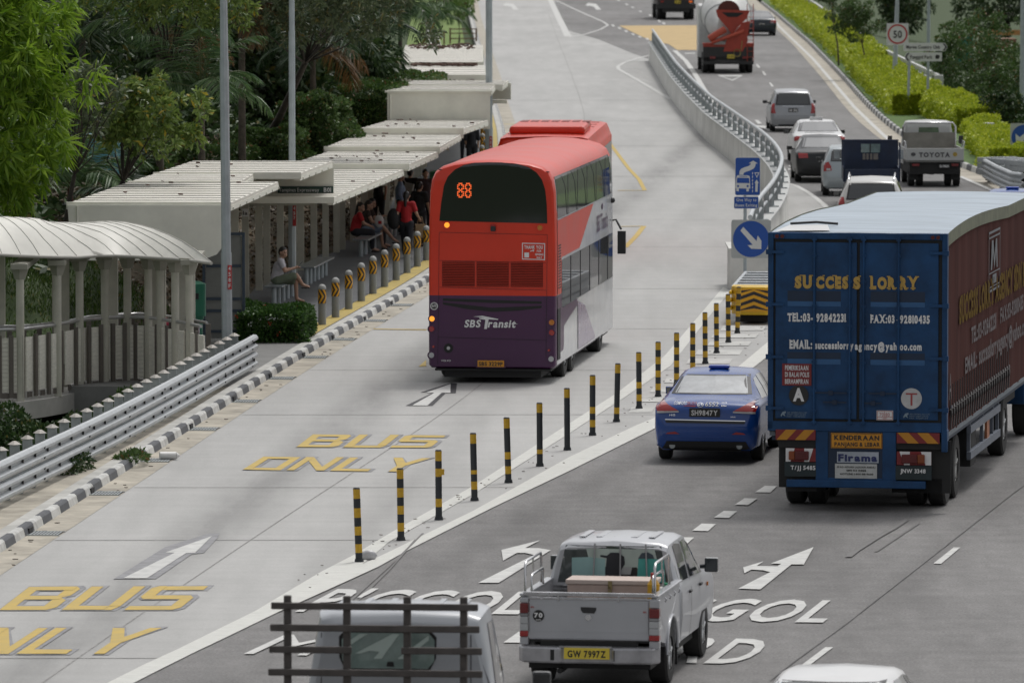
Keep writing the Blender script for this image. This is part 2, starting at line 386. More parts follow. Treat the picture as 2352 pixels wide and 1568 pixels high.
# roads ---------------------------------------------------------------
yl = list(np.arange(40, 601, 2.))
sheet('main_road', lambda y: kx(y)-.05, lambda y: pl(RK, y) if y > 218 else lerp(45, 17.2, max(0, (y-190)/28)) if y > 190 else 45, yl, 0., m_asph)
def conc_r(y):
    if y <= 168: return pl(OUTL, y)-.02
    if y <= 232: return min(pl(OUTL, y), 30)
    if y <= 365: return pl(BARR, y)+.2
    P = [(365, 7.35), (378, 6.6), (410, 5.1), (434, 3.4), (441, 3.0), (460, 3.2), (500, 3.0), (534, 2.75), (600, 2.3)]
    return pl(P, y)
sheet('bus_road', lambda y: kx(y), conc_r, yl, .006, m_conc)
sheet('gutter_channel', lambda y: kx(y)+.02, lambda y: kx(y)+.52, list(np.arange(40, 560, 2.)), .011, m_beige)
sheet('kerb_footing', lambda y: kx(y)-1.75, lambda y: kx(y)-.25, list(np.arange(40, 138, 2.)), .12, m_beige)
# joint lines between concrete slabs
m_joint = mat('joint_line', (.285, .28, .27), .9, var=.2, scale=4)
mb = MB()
def strip(mb, pts, w, z=.011, m=0):
    P = [Vector(p) for p in pts]
    rows = []
    for i, p in enumerate(P):
        d = (P[min(i+1, len(P)-1)]-P[max(i-1, 0)]); d.z = 0; d.normalize(); r = Vector((d.y, -d.x, 0))*w/2
        rows.append([(p.x-r.x, p.y-r.y, z), (p.x+r.x, p.y+r.y, z)])
    return mb.grid(rows, m=m, smooth=False)
y = 94.
for y in (88, 103.6, 112.5, 127.6, 139, 151.5, 166, 184.5, 199, 227, 252, 277, 302, 329, 362, 396, 430):
    strip(mb, [(kx(y)+.55, y, 0), (min(conc_r(y), pl(OUTL, y)-.1 if y < 168 else 50)-.15, y+.02, 0)], .05 if y < 200 else .11)
LJC = None
def LJ(y): return pl([(60, -8.2), (101.4, -4.25), (116, -2.5), (137, -.3), (160, 1.3), (190, 2.1), (227, 2.3), (287, 3.0), (341, 2.9), (405, 2.7), (490, 2.5)], y)
LJS = smoothed([(y, LJ(y)) for y in np.arange(60, 490, 5.)], 3, 14)
strip(mb, [(x+.012*sin(y*2.3), y, 0) for y, x in LJS], .022)
mb.build('slab_joints', m_joint)['kind'] = 'structure'

# kerb with black and white painted blocks
def kerb(name, fx, y0, y1, seg, side=1, mats=None, ztop=.15):
    mb = MB(); y = y0; i = 0
    prof = [(-.11, ztop), (-.03, ztop), (0, ztop-.03), (.03, 0), (.03, -.15), (-.11, -.15)]
    if side < 0: prof = [(-a, b) for a, b in prof][::-1]
    while y < y1:
        e = min(y+seg-.02, y1)
        mb.sweep([(fx(y), y), (fx((y+e)/2), (y+e)/2), (fx(e), e)], prof, m=i % 2)
        if y < 140 and False: pass
        y += seg; i += 1
    o = mb.build(name, mats); o['kind'] = 'structure'; return o
k_white = mat('kerb_white', (.55, .55, .53), .7, var=.15, scale=4); k_dark = mat('kerb_dark', (.085, .09, .10), .7, var=.15, scale=4)
kerb('kerb', kx, 60, 560, .94, 1, [k_white, k_dark])
kerb('verge_kerb', lambda y: pl(RK, y), 216, 520, 1.35, -1, [k_white, k_dark], .2)
mb = MB(); mb.sweep([(kx(y), y) for y in np.arange(60, 560, 2.)], [(-.30, .146), (-.112, .146), (-.112, -.1), (-.30, -.1)]); o = mb.build('kerb_stone', concrete); o['kind'] = 'structure'
mb = MB(); mb.sweep([(kx(y)-.32, y) for y in np.arange(146.5, 310, 1.5)], [(-.36, .158), (0, .158), (0, .1), (-.36, .1)])
mb.build('tactile_strip', mat('tactile_yellow', (.43, .325, .085), .7, var=.12, scale=3, bump=.3, bscale=25))['kind'] = 'structure'
# pavement and platform
ysp = list(np.arange(134.5, 147.1, 1.5)); mb = MB()
def slab(name, l, r, ys, z, th, m):
    mb = MB(); ys = [float(y) for y in ys]
    pts = [(l(y), y) for y in ys]+[(r(y), y) for y in ys[::-1]]
    rows = [[(l(y), y, z), (r(y), y, z)] for y in ys]; mb.grid(rows, smooth=False, flip=True)
    ring = pts+[pts[0]]; mb.grid([[(p[0], p[1], z) for p in ring], [(p[0], p[1], z-th) for p in ring]], smooth=False)
    o = mb.build(name, m); o['kind'] = 'structure'; return o
slab('pavement', lambda y: kx(y)-3.4, lambda y: kx(y)-.28, np.arange(133, 149.6, 1.5), .13, .5, m_pave)
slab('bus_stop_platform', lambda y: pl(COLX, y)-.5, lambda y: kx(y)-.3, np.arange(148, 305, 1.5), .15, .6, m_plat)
# verge strips on the right of the main road
sheet('verge', lambda y: pl(RK, y)+.25, lambda y: pl(RK, y)+(4.6 if y < 280 else 3.4), list(np.arange(216, 600, 4.)), .10, mat('verge_grass', (.10, .17, .035), .9, color2=(.05, .095, .02), var=.3, scale=3, bump=.5, bscale=25))
sheet('side_gutter', lambda y: pl(RK, y)-.95, lambda y: pl(RK, y)-.03, list(np.arange(216, 600, 4.)), .008, m_beige)
# far footpath and lawn at the top left
mb = MB(); pts = [W(*p) for p in ((985, 135), (1022, 135), (1000, 62), (985, 20), (965, 20), (978, 62))]
mb.add([(p.x, p.y, .03) for p in pts], [(0, 1, 2, 5), (2, 3, 4, 5)]); mb.build('footpath', mat('pale_path', (.5, .49, .46), .8, var=.1))['kind'] = 'structure'
sheet('lawn', lambda y: kx(y)-4.2, lambda y: kx(y)-.9, list(np.arange(306, 600, 5.)), .02, mat('lawn_grass', (.16, .24, .05), .9, color2=(.10, .15, .03), var=.3, scale=1.2, bump=.4, bscale=25))

# road markings ------------------------------------------------------
_ZI = [0]
def zi(): _ZI[0] = (_ZI[0]+1) % 5; return _ZI[0]*.0011
def px_poly(mb, pts, z=.014, m=0, sub=False):
    z += zi()
    mb.add([W(x, y, z) for x, y in pts], [tuple(range(len(pts)))[::-1]], m)
def px_strip(mb, pts, wl, z=.014, m=0):
    z += zi()
    P = [W(x, y, z) for x, y in pts]; return strip(mb, P, wl, z, m)
def fix(o, kind='structure'):
    bm = bmesh.new(); bm.from_mesh(o.data)
    bmesh.ops.triangulate(bm, faces=bm.faces)
    for f in bm.faces:
        if f.normal.z < 0: f.normal_flip()
    bm.to_mesh(o.data); bm.free(); o['kind'] = kind; return o
# grooved edge lines of the gore
inner = [(305, 1568, 244), (440, 1500, 407), (619, 1414, 586)]
mb = MB()
IL = [(244, 1568), (330, 1525), (407, 1490), (500, 1444), (586, 1402), (668, 1353), (741, 1310), (815, 1272), (896, 1223), (1087, 1115), (1293, 981), (1417, 902), (1527, 816), (1601, 730), (1661, 659)]
IR = [(305, 1568), (372, 1534), (440, 1500), (520, 1462), (619, 1414), (700, 1375), (760, 1336), (838, 1290), (896, 1242), (1087, 1134), (1293, 1004), (1436, 911), (1540, 840), (1626, 730), (1678, 668)]
OL = [(800, 1310), (896, 1265), (1087, 1172), (1309, 1048), (1461, 976), (1503, 959), (1695, 842), (1768, 781), (1850, 705)]
OR = [(870, 1300), (932, 1265), (1131, 1165), (1309, 1080), (1470, 1000), (1510, 980), (1730, 844), (1790, 797), (1885, 708)]
def band(mb, A, B, z=.014):
    for i in range(len(A)-1): mb.add([W(*A[i], z), W(*A[i+1], z), W(*B[i+1], z), W(*B[i], z)], [(0, 1, 2, 3)])
band(mb, IL, IR); band(mb, OL, OR)
px_poly(mb, [(640, 1404), (760, 1350), (870, 1300), (815, 1290), (700, 1345)], .0165)
o = fix(mb.build('edge_line', mat('grooved_white', (.60, .60, .565), .75, var=.10, scale=3, bump=.4, bscale=12, stretch=(1, 9, 1))))
mb = MB()
for (x0, y0, x1, y1) in ((760, 68, 1180, 112), (675, 140, 1110, 178), (640, 212, 1045, 248), (530, 288, 965, 332), (450, 368, 872, 412), (250, 535, 560, 585), (125, 622, 420, 670), (40, 705, 260, 758), (-70, 805, 170, 852)):
    q = [(x0+30, y0), (x1, y0), (x1-30, y1), (x0, y1)]; px_poly(mb, [(1461+a/3.935, 730+b/3.935) for a, b in q])
fix(mb.build('chevron_bars', mat('faded_white', (.50, .50, .48), .75, var=.12, scale=2)))
# barrier-side lines
mb = MB()
px_strip(mb, [(1809, 421), (1830, 427), (1855, 441), (1880, 459), (1902, 480)], .16)
px_strip(mb, [(1549, 116), (1575, 140), (1595, 168), (1616, 204), (1640, 240)], .25)
px_strip(mb, [(p.x, p.y) for p in []] or [(1770, 32), (1788, 60), (1868, 136), (1963, 247), (2031, 312), (2078, 352), (2140, 400)], .17)
px_strip(mb, [(2205, 405), (2240, 420), (2275, 435), (2310, 450)], .17)
for (a, b, c, d) in ((1738, 148, 1744, 156), (1752, 164, 1758, 173), (1768, 190, 1775, 199), (1786, 216, 1793, 226), (1806, 243, 1814, 254), (1828, 272, 1836, 284)): px_poly(mb, [(a-2, b), (a+2, b), (d*0+c+3, d), (c-3, d)])
for (a, b, c, d) in ((1415, 0, 1424, 3), (1434, 9, 1443, 12), (1448, 16, 1457, 19), (1466, 25, 1474, 28), (1489, 34, 1496, 37), (1509, 47, 1517, 51), (1520, 52, 1527, 56), (1403, 57, 1411, 61), (1418, 63, 1426, 67), (1433, 70, 1441, 74), (1449, 77, 1457, 81), (1464, 83, 1473, 87), (1482, 88, 1490, 92), (1496, 94, 1502, 98)): px_poly(mb, [(a, b), (a+6, b), (c+2, d), (c-4, d)])
px_poly(mb, [(1572, 122), (1596, 122), (1597, 124), (1573, 124)])
# give-way triangle and worn words by the silver car
for q in (((1648, 173), (1706, 173), (1702, 176), (1653, 176)), ((1648, 173), (1654, 174), (1683, 184), (1682, 186)), ((1706, 173), (1700, 175), (1680, 184), (1683, 186)),
          ((1733, 276), (1741, 276), (1750, 284), (1741, 285)), ((1758, 276), (1770, 276), (1772, 283), (1762, 284)), ((1735, 288), (1768, 290), (1768, 293), (1734, 291)), ((1752, 290), (1775, 300), (1771, 303), (1745, 292)),
          ((1810, 387), (1835, 388), (1835, 391), (1810, 390)), ((1812, 380), (1830, 383), (1830, 385), (1812, 382))): px_poly(mb, q)
# top-left: hatched triangle and gore beside the barrier end
def Z3(p): return (1128.8+p[0]/2.952, p[1]/2.952)
px_strip(mb, [Z3(p) for p in ((380, -30), (400, 0), (455, 120), (520, 250))], .42)
px_strip(mb, [Z3(p) for p in ((520, 256), (640, 232), (740, 200), (790, 172), (760, 150), (600, 80), (430, 0), (380, -25))], .16)
for i in range(17):
    t = i/16; yy = 12+t*225; xl = 400+(yy)*.49; xr = (430+yy*2.2) if yy < 160 else 790-(yy-160)*3.0
    if xr-xl > 25: px_strip(mb, [Z3((xl+6, yy-4)), Z3((xr-6, yy+6))], .13)
px_strip(mb, [Z3(p) for p in ((1094, 372), (1000, 392), (900, 425), (858, 450), (862, 470), (950, 520), (1080, 595), (1215, 672))], .2)
for (a, b, c, d) in ((1000, 395, 1094, 410), (930, 425, 1094, 428), (880, 452, 1020, 468), (890, 480, 1025, 496), (940, 512, 1060, 526), (1020, 545, 1085, 558)): px_strip(mb, [Z3((a, b)), Z3((c, d))], .09)
for s in (0, 560):
    px_poly(mb, [Z3((s+a, b)) for a, b in ((78, 35), (95, 22), (150, 28), (165, 45), (183, 68), (150, 68), (135, 48), (100, 40), (95, 44))])
# lane arrows
def ZP(p): return (1128.8+p[0]/3.858, 1162+p[1]/3.858)
def Z2(p): return (1527.2+p[0]/2.85, 1128.8+p[1]/2.85)
def ZL(p): return (531.2+p[0]/3.542, 1195.2+p[1]/3.542)
def ZT(p): return (1461+p[0]/3.935, 730+p[1]/3.935)
def ZBL(p): return (p[0]/2.455, 929.6+p[1]/2.455)
def ZM(p): return (896.4+p[0]/3.148, 796.8+p[1]/3.148)
px_poly(mb, [ZP(p) for p in ((88, 385), (432, 300), (300, 368), (420, 370), (525, 388), (65, 676), (-118, 676), (378, 430), (300, 412), (225, 412), (103, 480))])
px_poly(mb, [Z2(p) for p in ((480, 632), (625, 637), (828, 474), (910, 474), (973, 361), (693, 468), (762, 470), (735, 487), (600, 484), (646, 454), (512, 493), (520, 532), (565, 508), (640, 512), (690, 524))])
for q in (((1890, 363), (1935, 363), (1808, 470), (1758, 468)), ((1050, 1015), (1102, 1015), (945, 1135), (890, 1135)), ((178, 254), (240, 207), (333, 210), (283, 256)), ((320, 168), (385, 124), (472, 126), (420, 170)), ((457, 84), (520, 42), (605, 44), (545, 86)), ((590, 2), (655, -40), (735, -38), (690, 4)), ((45, 342), (100, 296), (192, 298), (140, 344))):
    px_poly(mb, [Z2(p) for p in q])
px_poly(mb, [ZP(p) for p in ((105, 1205), (240, 1110), (330, 1112), (250, 1206))])
fix(mb.build('lane_markings', worn_white))
mb = MB(); px_strip(mb, [(2400, 1078), (2330, 1129), (2140, 1277), (1944, 1430), (1818, 1522), (1770, 1560)], .020)
fix(mb.build('paving_seam', mat('seam_tar', (.115, .112, .11), .85, color2=(.185, .18, .177), var=.3, scale=1.3)))
mb = MB(); px_strip(mb, [Z2(p) for p in ((1580, 180), (1500, 235), (1400, 290), (1250, 385), (1200, 425))], .10); px_strip(mb, [Z2(p) for p in ((1660, 205), (1560, 270), (1380, 390))], .05)
px_strip(mb, [ZL(p) for p in ((1560, 100), (1400, 260), (1180, 460), (960, 660))], .035); px_strip(mb, [ZL(p) for p in ((1500, 150), (1300, 380), (1040, 640))], .03)
fix(mb.build('skid_marks', mat('skid_rubber', (.145, .142, .14), .85, color2=(.188, .183, .18), var=.25, scale=1.6)))
# bus lane arrows: dark surround under white
m_surround = mat('marking_surround', (.255, .255, .265), .75, var=.15, scale=3)
mb = MB(); px_poly(mb, [ZBL(p) for p in ((640, 980), (880, 832), (930, 800), (1180, 722), (1240, 722), (1230, 745), (1150, 832), (1080, 840), (880, 978))], .012)
px_poly(mb, [ZBL(p) for p in ((695, 975), (828, 975), (1050, 833), (1100, 832), (1195, 738), (932, 830), (985, 832))], .017, 1)
px_poly(mb, [ZM(p) for p in ((110, 424), (315, 326), (215, 328), (440, 258), (482, 262), (474, 332), (400, 334), (305, 424))], .012, 2)
px_poly(mb, [ZM(p) for p in ((160, 420), (268, 422), (372, 330), (435, 330), (436, 266), (258, 328), (318, 330))], .017, 1)
fix(mb.build('bus_lane_arrows', [m_surround, worn_white, mat('black_paint', (.035, .035, .04), .7, var=.2)]))
# block lettering -------------------------------------------------------
def bar(x0, y0, x1, y1): return [(x0, y0), (x1, y0), (x1, y1), (x0, y1)]
t = .22; h = .16
BLK = {
 'B': [bar(0, 0, t, 1), bar(t, 0, .86, h), bar(t, .44, .86, .44+h), bar(t, 1-h, .9, 1), [(.86, 0), (1, .12), (1, .42), (.86, .52), (.74, .44), (.74, h)], [(.74, .60), (.86, .52), (.98, .62), (1., .9), (.9, 1), (.74, 1-h)]],
 'U': [bar(0, 0, t, 1), bar(.78, h, 1, 1), bar(t, 0, .78, h), [(.78, 0), (.92, 0), (1, h), (.78, h)]],
 'S': [bar(0, 0, .86, h), [(.74, h), (.74, 0), (.9, 0), (1, .1), (1, .5), (.9, .6), (.74, .6), (.74, .44), (.78, .44), (.78, h)], bar(.1, .44, .8, .6), [(0, .54), (.1, .44), (.24, .44), (.24, 1), (.1, 1), (0, .92)], bar(.2, 1-h, 1, 1)],
 'O': [bar(0, 0, t, 1), bar(.78, 0, 1, 1), bar(t, 0, .78, h), bar(t, 1-h, .78, 1)],
 'N': [bar(0, 0, .2, 1), bar(.8, 0, 1, 1), [(.2, 1), (.2, .72), (.8, 0), (.8, .28)]],
 'L': [bar(0, 0, .22, 1), bar(.22, 0, 1, h)],
 'Y': [[(.39, 0), (.61, 0), (.61, .5), (.39, .5)], [(0, 1), (.24, 1), (.61, .5), (.39, .42)], [(1, 1), (.76, 1), (.39, .5), (.61, .42)]]}
def block_word(word, q, mb, off=0., m=0, z=.017, gap=.16, only=None, ext=0.):
    """q: photo pixels TL,TR,BR,BL; letters in a slanted quad"""
    TL, TR, BR, BL = [W(*p, z) for p in q]; n = len(word); cw = 1/(n+gap*(n-1))
    for i, ch in enumerate(word):
        if only and i not in only: continue
        for poly in BLK[ch]:
            cx = sum(p[0] for p in poly)/len(poly); cy = sum(p[1] for p in poly)/len(poly)
            out = []; zz = zi()
            for a, b in poly:
                a += ext*(1 if a > cx else -1); b += ext*.7*(1 if b > cy else -1)
                u = i*cw*(1+gap)+a*cw+off; vv = b
                P = (BL+(BR-BL)*u)*(1-vv)+(TL+(TR-TL)*u)*vv; out.append((P.x, P.y, z+zz))
            mb.add(out, [tuple(range(len(out)))], m)
def two_layer(word, q, only=None):
    mb = MB(); block_word(word, q, mb, .012, 0, .012, only=only, ext=.055); block_word(word, q, mb, 0, 1, .018, only=only)
    return fix(mb.build('bus_lane_lettering', [m_surround, road_yellow]))
two_layer('BUS', [(719, 997), (1024, 999.5), (988, 1028), (681, 1026)])
two_layer('ONLY', [(605, 1048.5), (990, 1051.5), (945, 1083), (558, 1078)])
two_layer('BUS', [(67, 1347), (478, 1345), (409, 1399.5), (-2, 1400)])
two_layer('ONLY', [(-134, 1441), (372, 1441), (285, 1501), (-228, 1500)], only=(1, 2, 3))
def stencil_word(word, q, bold=.03, wds=None):
    V, F = text_mesh(word, 1, 1, bold=bold, gap=.16); mb = MB(); z = .018
    TL, TR, BR, BL = [W(*p, z) for p in q]; out = []
    for a, b in V: P = (BL+(BR-BL)*a)*(1-b)+(TL+(TR-TL)*a)*b; out.append((P.x, P.y, z))
    mb.add(out, F); return fix(mb.build('road_lettering', worn_white))
stencil_word("P'GGOL", [(778, 1350), (1250, 1357), (1192, 1408), (680, 1402)], .02)
stencil_word("P'GGOL", [(1463, 1369), (1950, 1377), (1892, 1427), (1352, 1420)], .02)
stencil_word("RD", [(1600, 1461), (1782, 1466), (1712, 1522), (1520, 1518)], .02)
stencil_word("MAI", [(655, 1456), (1010, 1460), (930, 1510), (560, 1500)], 0)
# yellow bus bay lines
mb = MB()
px_strip(mb, [(1387, 312), (1405, 335), (1445, 388), (1468, 412), (1481, 437)], .13); px_strip(mb, [(1419, 437.5), (1482, 437)], .2)
px_strip(mb, [(1424, 520), (1479, 519)], .2); px_strip(mb, [(1479, 519), (1462, 541), (1436, 568)], .15)
px_strip(mb, [(1152, 285.5), (1212, 285.5)], .3); px_strip(mb, [(858, 755), (980, 757)], .2)
px_poly(mb, [(962, 841), (979, 826), (979, 840)])
fix(mb.build('bus_bay_lines', road_yellow))
# coloured anti-skid patch at the top
mb = MB(); px_poly(mb, [Z3(p) for p in ((865, 175), (1000, 240), (1100, 285), (1200, 300), (1260, 340), (1560, 342), (1560, 172))], .008)
fix(mb.build('anti_skid_patch', mat('buff_surfacing', (.50, .36, .17), .8, var=.1, scale=1)))
mb = MB(); px_poly(mb, [Z3(p) for p in ((1180, 238), (1240, 226), (1400, 232), (1480, 250), (1400, 272), (1330, 290), (1230, 302), (1200, 300), (1240, 275), (1235, 250))], .012)
fix(mb.build('road_patch', m_asph))
# ================================================================== STRUCTURES
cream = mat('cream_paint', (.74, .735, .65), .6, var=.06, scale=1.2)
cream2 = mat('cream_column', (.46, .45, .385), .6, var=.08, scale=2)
roof_sheet = mat('roof_sheet', (.74, .72, .65), .5, var=.09, scale=.9, color2=(.64, .61, .54))
m_litter = mat('dead_leaves', (.11, .065, .05), .95, var=.3, scale=8)
def ribbed_roof(parent, y0, y1, z, xl, xr, pitch=1.0, fascia=.12, th=.06, rise=0.):
    """flat sheet with dark ribs running across as painted shadow lines; xl,xr = (at y0, at y1)"""
    mb = MB()
    def X(y, q): return lerp(q[0], q[1], (y-y0)/(y1-y0))
    P = [(X(y0, xl), y0), (X(y0, xr), y0), (X(y1, xr), y1), (X(y1, xl), y1)]
    mb.prism(P, z-th, z)
    y = y0+.15
    while y < y1-.05:
        a, b = X(y, xl), X(y, xr); mb.b2(a+.01, b-.01, y-.02, y+.02, z+.001, z+.014, 1); y += pitch
    o = mb.build('roof_panel', [roof_sheet, mat('roof_rib', (.22, .21, .19), .5, var=.05)], parent)  # ribs coloured dark to draw the shadow lines across the cream sheet
    mb = MB(); mb.prism([(P[0][0]-.03, y0-.05), (P[1][0]+.03, y0-.05), (P[1][0]+.03, y0-.003), (P[0][0]-.03, y0-.003)], z-fascia, z+.03)
    # edge beam with bracket ends along the road side
    for i in range(int((y1-y0)/1.3)+1):
        yy = y0+.5+i*1.3
        if yy < y1: mb.box((X(yy, xr)+.02, yy, z-.13), (.03, .08, .05))
    mb.prism([(X(y0, xr)-.12, y0), (X(y0, xr)+.01, y0), (X(y1, xr)+.01, y1), (X(y1, xr)-.12, y1)], z-.16, z-th-.003)
    mb.build('fascia', cream, parent); return o
sh = empty('bus_shelter', (-6, 150, 0), 0, 'long cream bus shelter with ribbed stepped roof and green name board above the seated people', 'bus shelter')
def rel(o): return Vector(o.location)
_MB = MB
class RMB(MB):
    """mesh builder in world coordinates for a parent without rotation"""
    def build(s, name, mats, parent=None, **k):
        if parent is not None and parent.parent is None:
            L = parent.location; s.v = [(a[0]-L.x, a[1]-L.y, a[2]-L.z) for a in s.v]
        elif parent is not None:
            L = parent.parent.location; s.v = [(a[0]-L.x, a[1]-L.y, a[2]-L.z) for a in s.v]
        return _MB.build(s, name, mats, parent, **k)

MB_saved = MB
MB = RMB
ribbed_roof(sh, 141, 150.7, 3.25, (-9.0, -8.3), (-5.72, -5.06))
ribbed_roof(sh, 150.72, 154.8, 3.245, (-8.3, -7.95), (-5.9, -5.75), fascia=.06)
ribbed_roof(sh, 154.82, 161.6, 3.25, (-7.95, -7.4), (-4.72, -4.17))
ribbed_roof(sh, 159.2, 174.4, 2.50, (-7.0, -5.7), (-4.1, -2.71))
ribbed_roof(sh, 174.4, 182.4, 2.62, (-5.6, -4.82), (-2.6, -1.94))
ribbed_roof(sh, 182.4, 191.3, 2.73, (-4.9, -4.3), (-1.92, -1.4), fascia=.17)
ribbed_roof(sh, 191.3, 198.2, 2.88, (-4.25, -3.5), (-1.36, -.68), fascia=.25)
mb = MB()
q = [(-9.0, 3.22), (-5.74, 3.22), (-5.74, 2.75), (-5.80, 2.45), (-5.98, 2.22), (-6.3, 2.1), (-8.92, 2.1), (-8.93, 2.4)]
mb.prismy([(a, b) for a, b in q], 140.86, 140.94); mb.cyl((-8.80, 140.84, 2.1), (-8.80, 140.84, 3.2), .02, n=6)
mb.build('end_wall', cream, sh)
mb = MB(); mb.b2(-7.3, -4.14, 161.62, 161.70, 2.42, 3.22); mb.b2(-8.2, -4.16, 161.45, 161.61, 2.30, 2.44, 1); o = mb.build('sign_wall', [cream, cream2], sh)
mb = MB(); mb.b2(-5.44, -4.15, 161.57, 161.617, 2.47, 2.66); sb = mb.build('name_board', mat('sign_green', (.012, .045, .035), .4, var=.03), sh)
mb = MB(); text_on(mb, 'Tampines Expressway', (-5.41, 161.56, 2.535), (1, 0, 0), (0, 0, 1), .93, .085); text_on(mb, 'B01', (-4.37, 161.56, 2.53), (1, 0, 0), (0, 0, 1), .17, .1, bold=.02)
mb.build('lettering', letter_w, sb)
CP = [(540, 697), (564, 683), (595, 667), (613, 656), (644, 641), (675, 629), (691, 621), (721, 610), (748, 592), (773, 580), (786, 573), (811, 556), (837, 545), (850, 535), (874, 522), (889, 514), (913, 499), (925, 492)]
def roofz(y): return 3.19 if y < 161.5 else 2.34 if y < 174 else 2.46 if y < 182 else 2.57 if y < 191 else 2.72
for i, (a, b) in enumerate(CP):
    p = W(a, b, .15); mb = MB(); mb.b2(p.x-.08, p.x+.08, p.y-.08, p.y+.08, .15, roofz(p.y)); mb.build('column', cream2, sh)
mb = MB(); p = W(562, 683, .15); mb.b2(p.x-.05, p.x+.09, p.y-.1, p.y-.085, 2.02, 2.20); pl_ = mb.build('berth_plate', letter_w, sh)
mb = MB(); text_on(mb, '1a', (p.x-.035, p.y-.105, 2.06), (1, 0, 0), (0, 0, 1), .11, .09, bold=.02); mb.build('lettering', letter_k, pl_)
mb = MB()
for a, b, y in ((-7.9, -5.95, 152), (-7.0, -4.6, 161.8), (-5.6, -3.1, 172), (-5, -2.2, 180), (-4.6, -1.7, 188)): mb.b2(a, b, y, y+.14, roofz(y)-.14, roofz(y)-.003)
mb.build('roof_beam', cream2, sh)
mb = MB()
for i in range(60):
    s_ = random.choice([(160, 174, 2.56, -6.5, -3.4), (175, 182, 2.68, -5, -2.2), (183, 191, 2.79, -4.5, -1.8), (191.6, 198, 2.94, -3.6, -1), (142, 160, 3.31, -8.3, -5.8)])
    y = random.uniform(s_[0], s_[1]); x = random.uniform(s_[3], s_[4]); a = random.uniform(0, 3)
    mb.box((x, y, s_[2]), (.09, .05, .02), rz=a, rx=.3)
mb.build('fallen_leaves', m_litter, sh)['kind'] = 'stuff'
# second shelter further along
s2 = empty('bus_shelter', (-2, 205, 0), 0, 'far cream bus shelter with tall blank end wall and dead leaves on its roofs', 'bus shelter')
mb = MB(); mb.b2(-3.55, -.62, 198.3, 198.42, 2.62, 3.66); mb.cyl((-3.47, 198.27, 2.6), (-3.47, 198.27, 3.6), .025, n=6)
mb.b2(-3.62, -.56, 198.26, 198.46, 3.66, 3.71); mb.build('end_wall', cream, s2)
ribbed_roof(s2, 198.5, 203.5, 3.70, (-3.52, -3.25), (-.62, -.5))
ribbed_roof(s2, 203.52, 208.5, 3.695, (-3.25, -2.95), (-.3, -.1))
mb = MB(); mb.prism([(-.62, 207.9), (-.04, 207.7), (-.02, 207.8), (-.62, 208)], 3.15, 3.64); mb.b2(-.75, -.15, 207.95, 208.1, 3.02, 3.13); mb.build('side_panel', cream, s2)
for (y0, y1, z, a, b) in ((214, 226, 3.10, -3.3, -.6), (226.2, 238, 3.32, -3.55, -.85), (238.2, 262, 3.40, -3.85, -1.0)): ribbed_roof(s2, y0, y1, z, (a, a-.15), (b, b-.1), pitch=2, fascia=.34)
mb = MB()
for (y0, y1, z, a, b, n) in ((224, 226, 3.13, -3.0, -1.2, 120), (236, 238, 3.36, -3.4, -1.2, 170), (255, 261.6, 3.44, -3.8, -1.4, 90)):
    for i in range(n):
        mb.box((random.uniform(a, b), random.uniform(y0, y1), z+random.uniform(0, .05)), (.12, .08, .04), rz=random.uniform(0, 3), rx=random.uniform(-.5, .5))
mb.build('fallen_leaves', m_litter, s2)['kind'] = 'stuff'
for y in (200, 204, 208, 214, 219, 224, 229, 234, 239, 245, 251, 257):
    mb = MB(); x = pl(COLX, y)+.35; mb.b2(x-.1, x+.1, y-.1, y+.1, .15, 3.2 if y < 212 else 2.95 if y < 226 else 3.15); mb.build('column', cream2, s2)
# windscreen panel, green bins, benches --------------------------------
wp = empty('information_panel', (-6, 145.6, .13), 0, 'tall blue framed frosted panel standing beside the near lamp post', 'panel')
blueframe = mat('blue_grey_frame', (.05, .075, .11), .5, var=.05)
a, b = -6.45, -5.62
mb = MB(); mb.b2(a+.04, b-.04, 145.6, 145.62, .2, 2.35); mb.build('frosted_sheet', mat('frosted_sheet', (.25, .26, .25), .4, var=.06), wp)
mb = MB()
for x in (a, b): mb.b2(x-.03, x+.03, 145.55, 145.66, .13, 2.42)
mb.b2(a, b, 145.552, 145.658, 2.36, 2.42)
for z in (1.72, 1.03, .78, .35): mb.b2(a+.05, b-.05, 145.57, 145.598, z-.03, z+.03)
mb.build('frame', blueframe, wp)
binm = mat('bin_green', (.012, .13, .075), .4, var=.06)
def bin_(loc, label, top=1.55):
    e = empty('litter_bin', loc, 0, label, 'litter bin', 'green cylindrical bins at the bus stop')
    mb = _MB(); mb.cyl((0, 0, .0), (0, 0, .92), .17, n=20); mb.cyl((0, 0, .84), (0, 0, .90), .20, n=20); mb.build('base', binm, e)
    mb = _MB(); mb.cyl((0, 0, .901), (0, 0, top), .235, n=24); mb.cyl((0, 0, top), (0, 0, top+.05), .235, .12, n=24); mb.build('drum', binm, e)
    mb = _MB(); mb.b2(-.1, .1, -.245, -.2, top-.3, top-.18); mb.build('slot', black, e); return e
bin_((-6.42, 140.5, .1), 'dark green bin beside the end of the curved walkway roof')
bin_((-2.05, 192.5, .15), 'teal green bin behind the waiting passengers in dark clothes', 1.5)
steel = mat('bench_steel', (.40, .44, .47), .3, metal=.7, var=.08)
def bench(pxl, n, label, L=1.6, wd=.42):
    p = W(pxl[0], pxl[1], .15); e = empty('bench', p, radians(-5), label, 'bench', 'steel benches on many legs under the shelter')
    mb = _MB(); mb.b2(-wd/2, wd/2, 0, L, .41, .45); mb.build('seat', steel, e, bevel=.012)
    for i in range(n):
        mb = _MB(); mb.cyl((0, .12+i*(L-.24)/(n-1), 0), (0, .12+i*(L-.24)/(n-1), .41), .055, n=12); mb.build('leg', pole_grey, e)
    return e
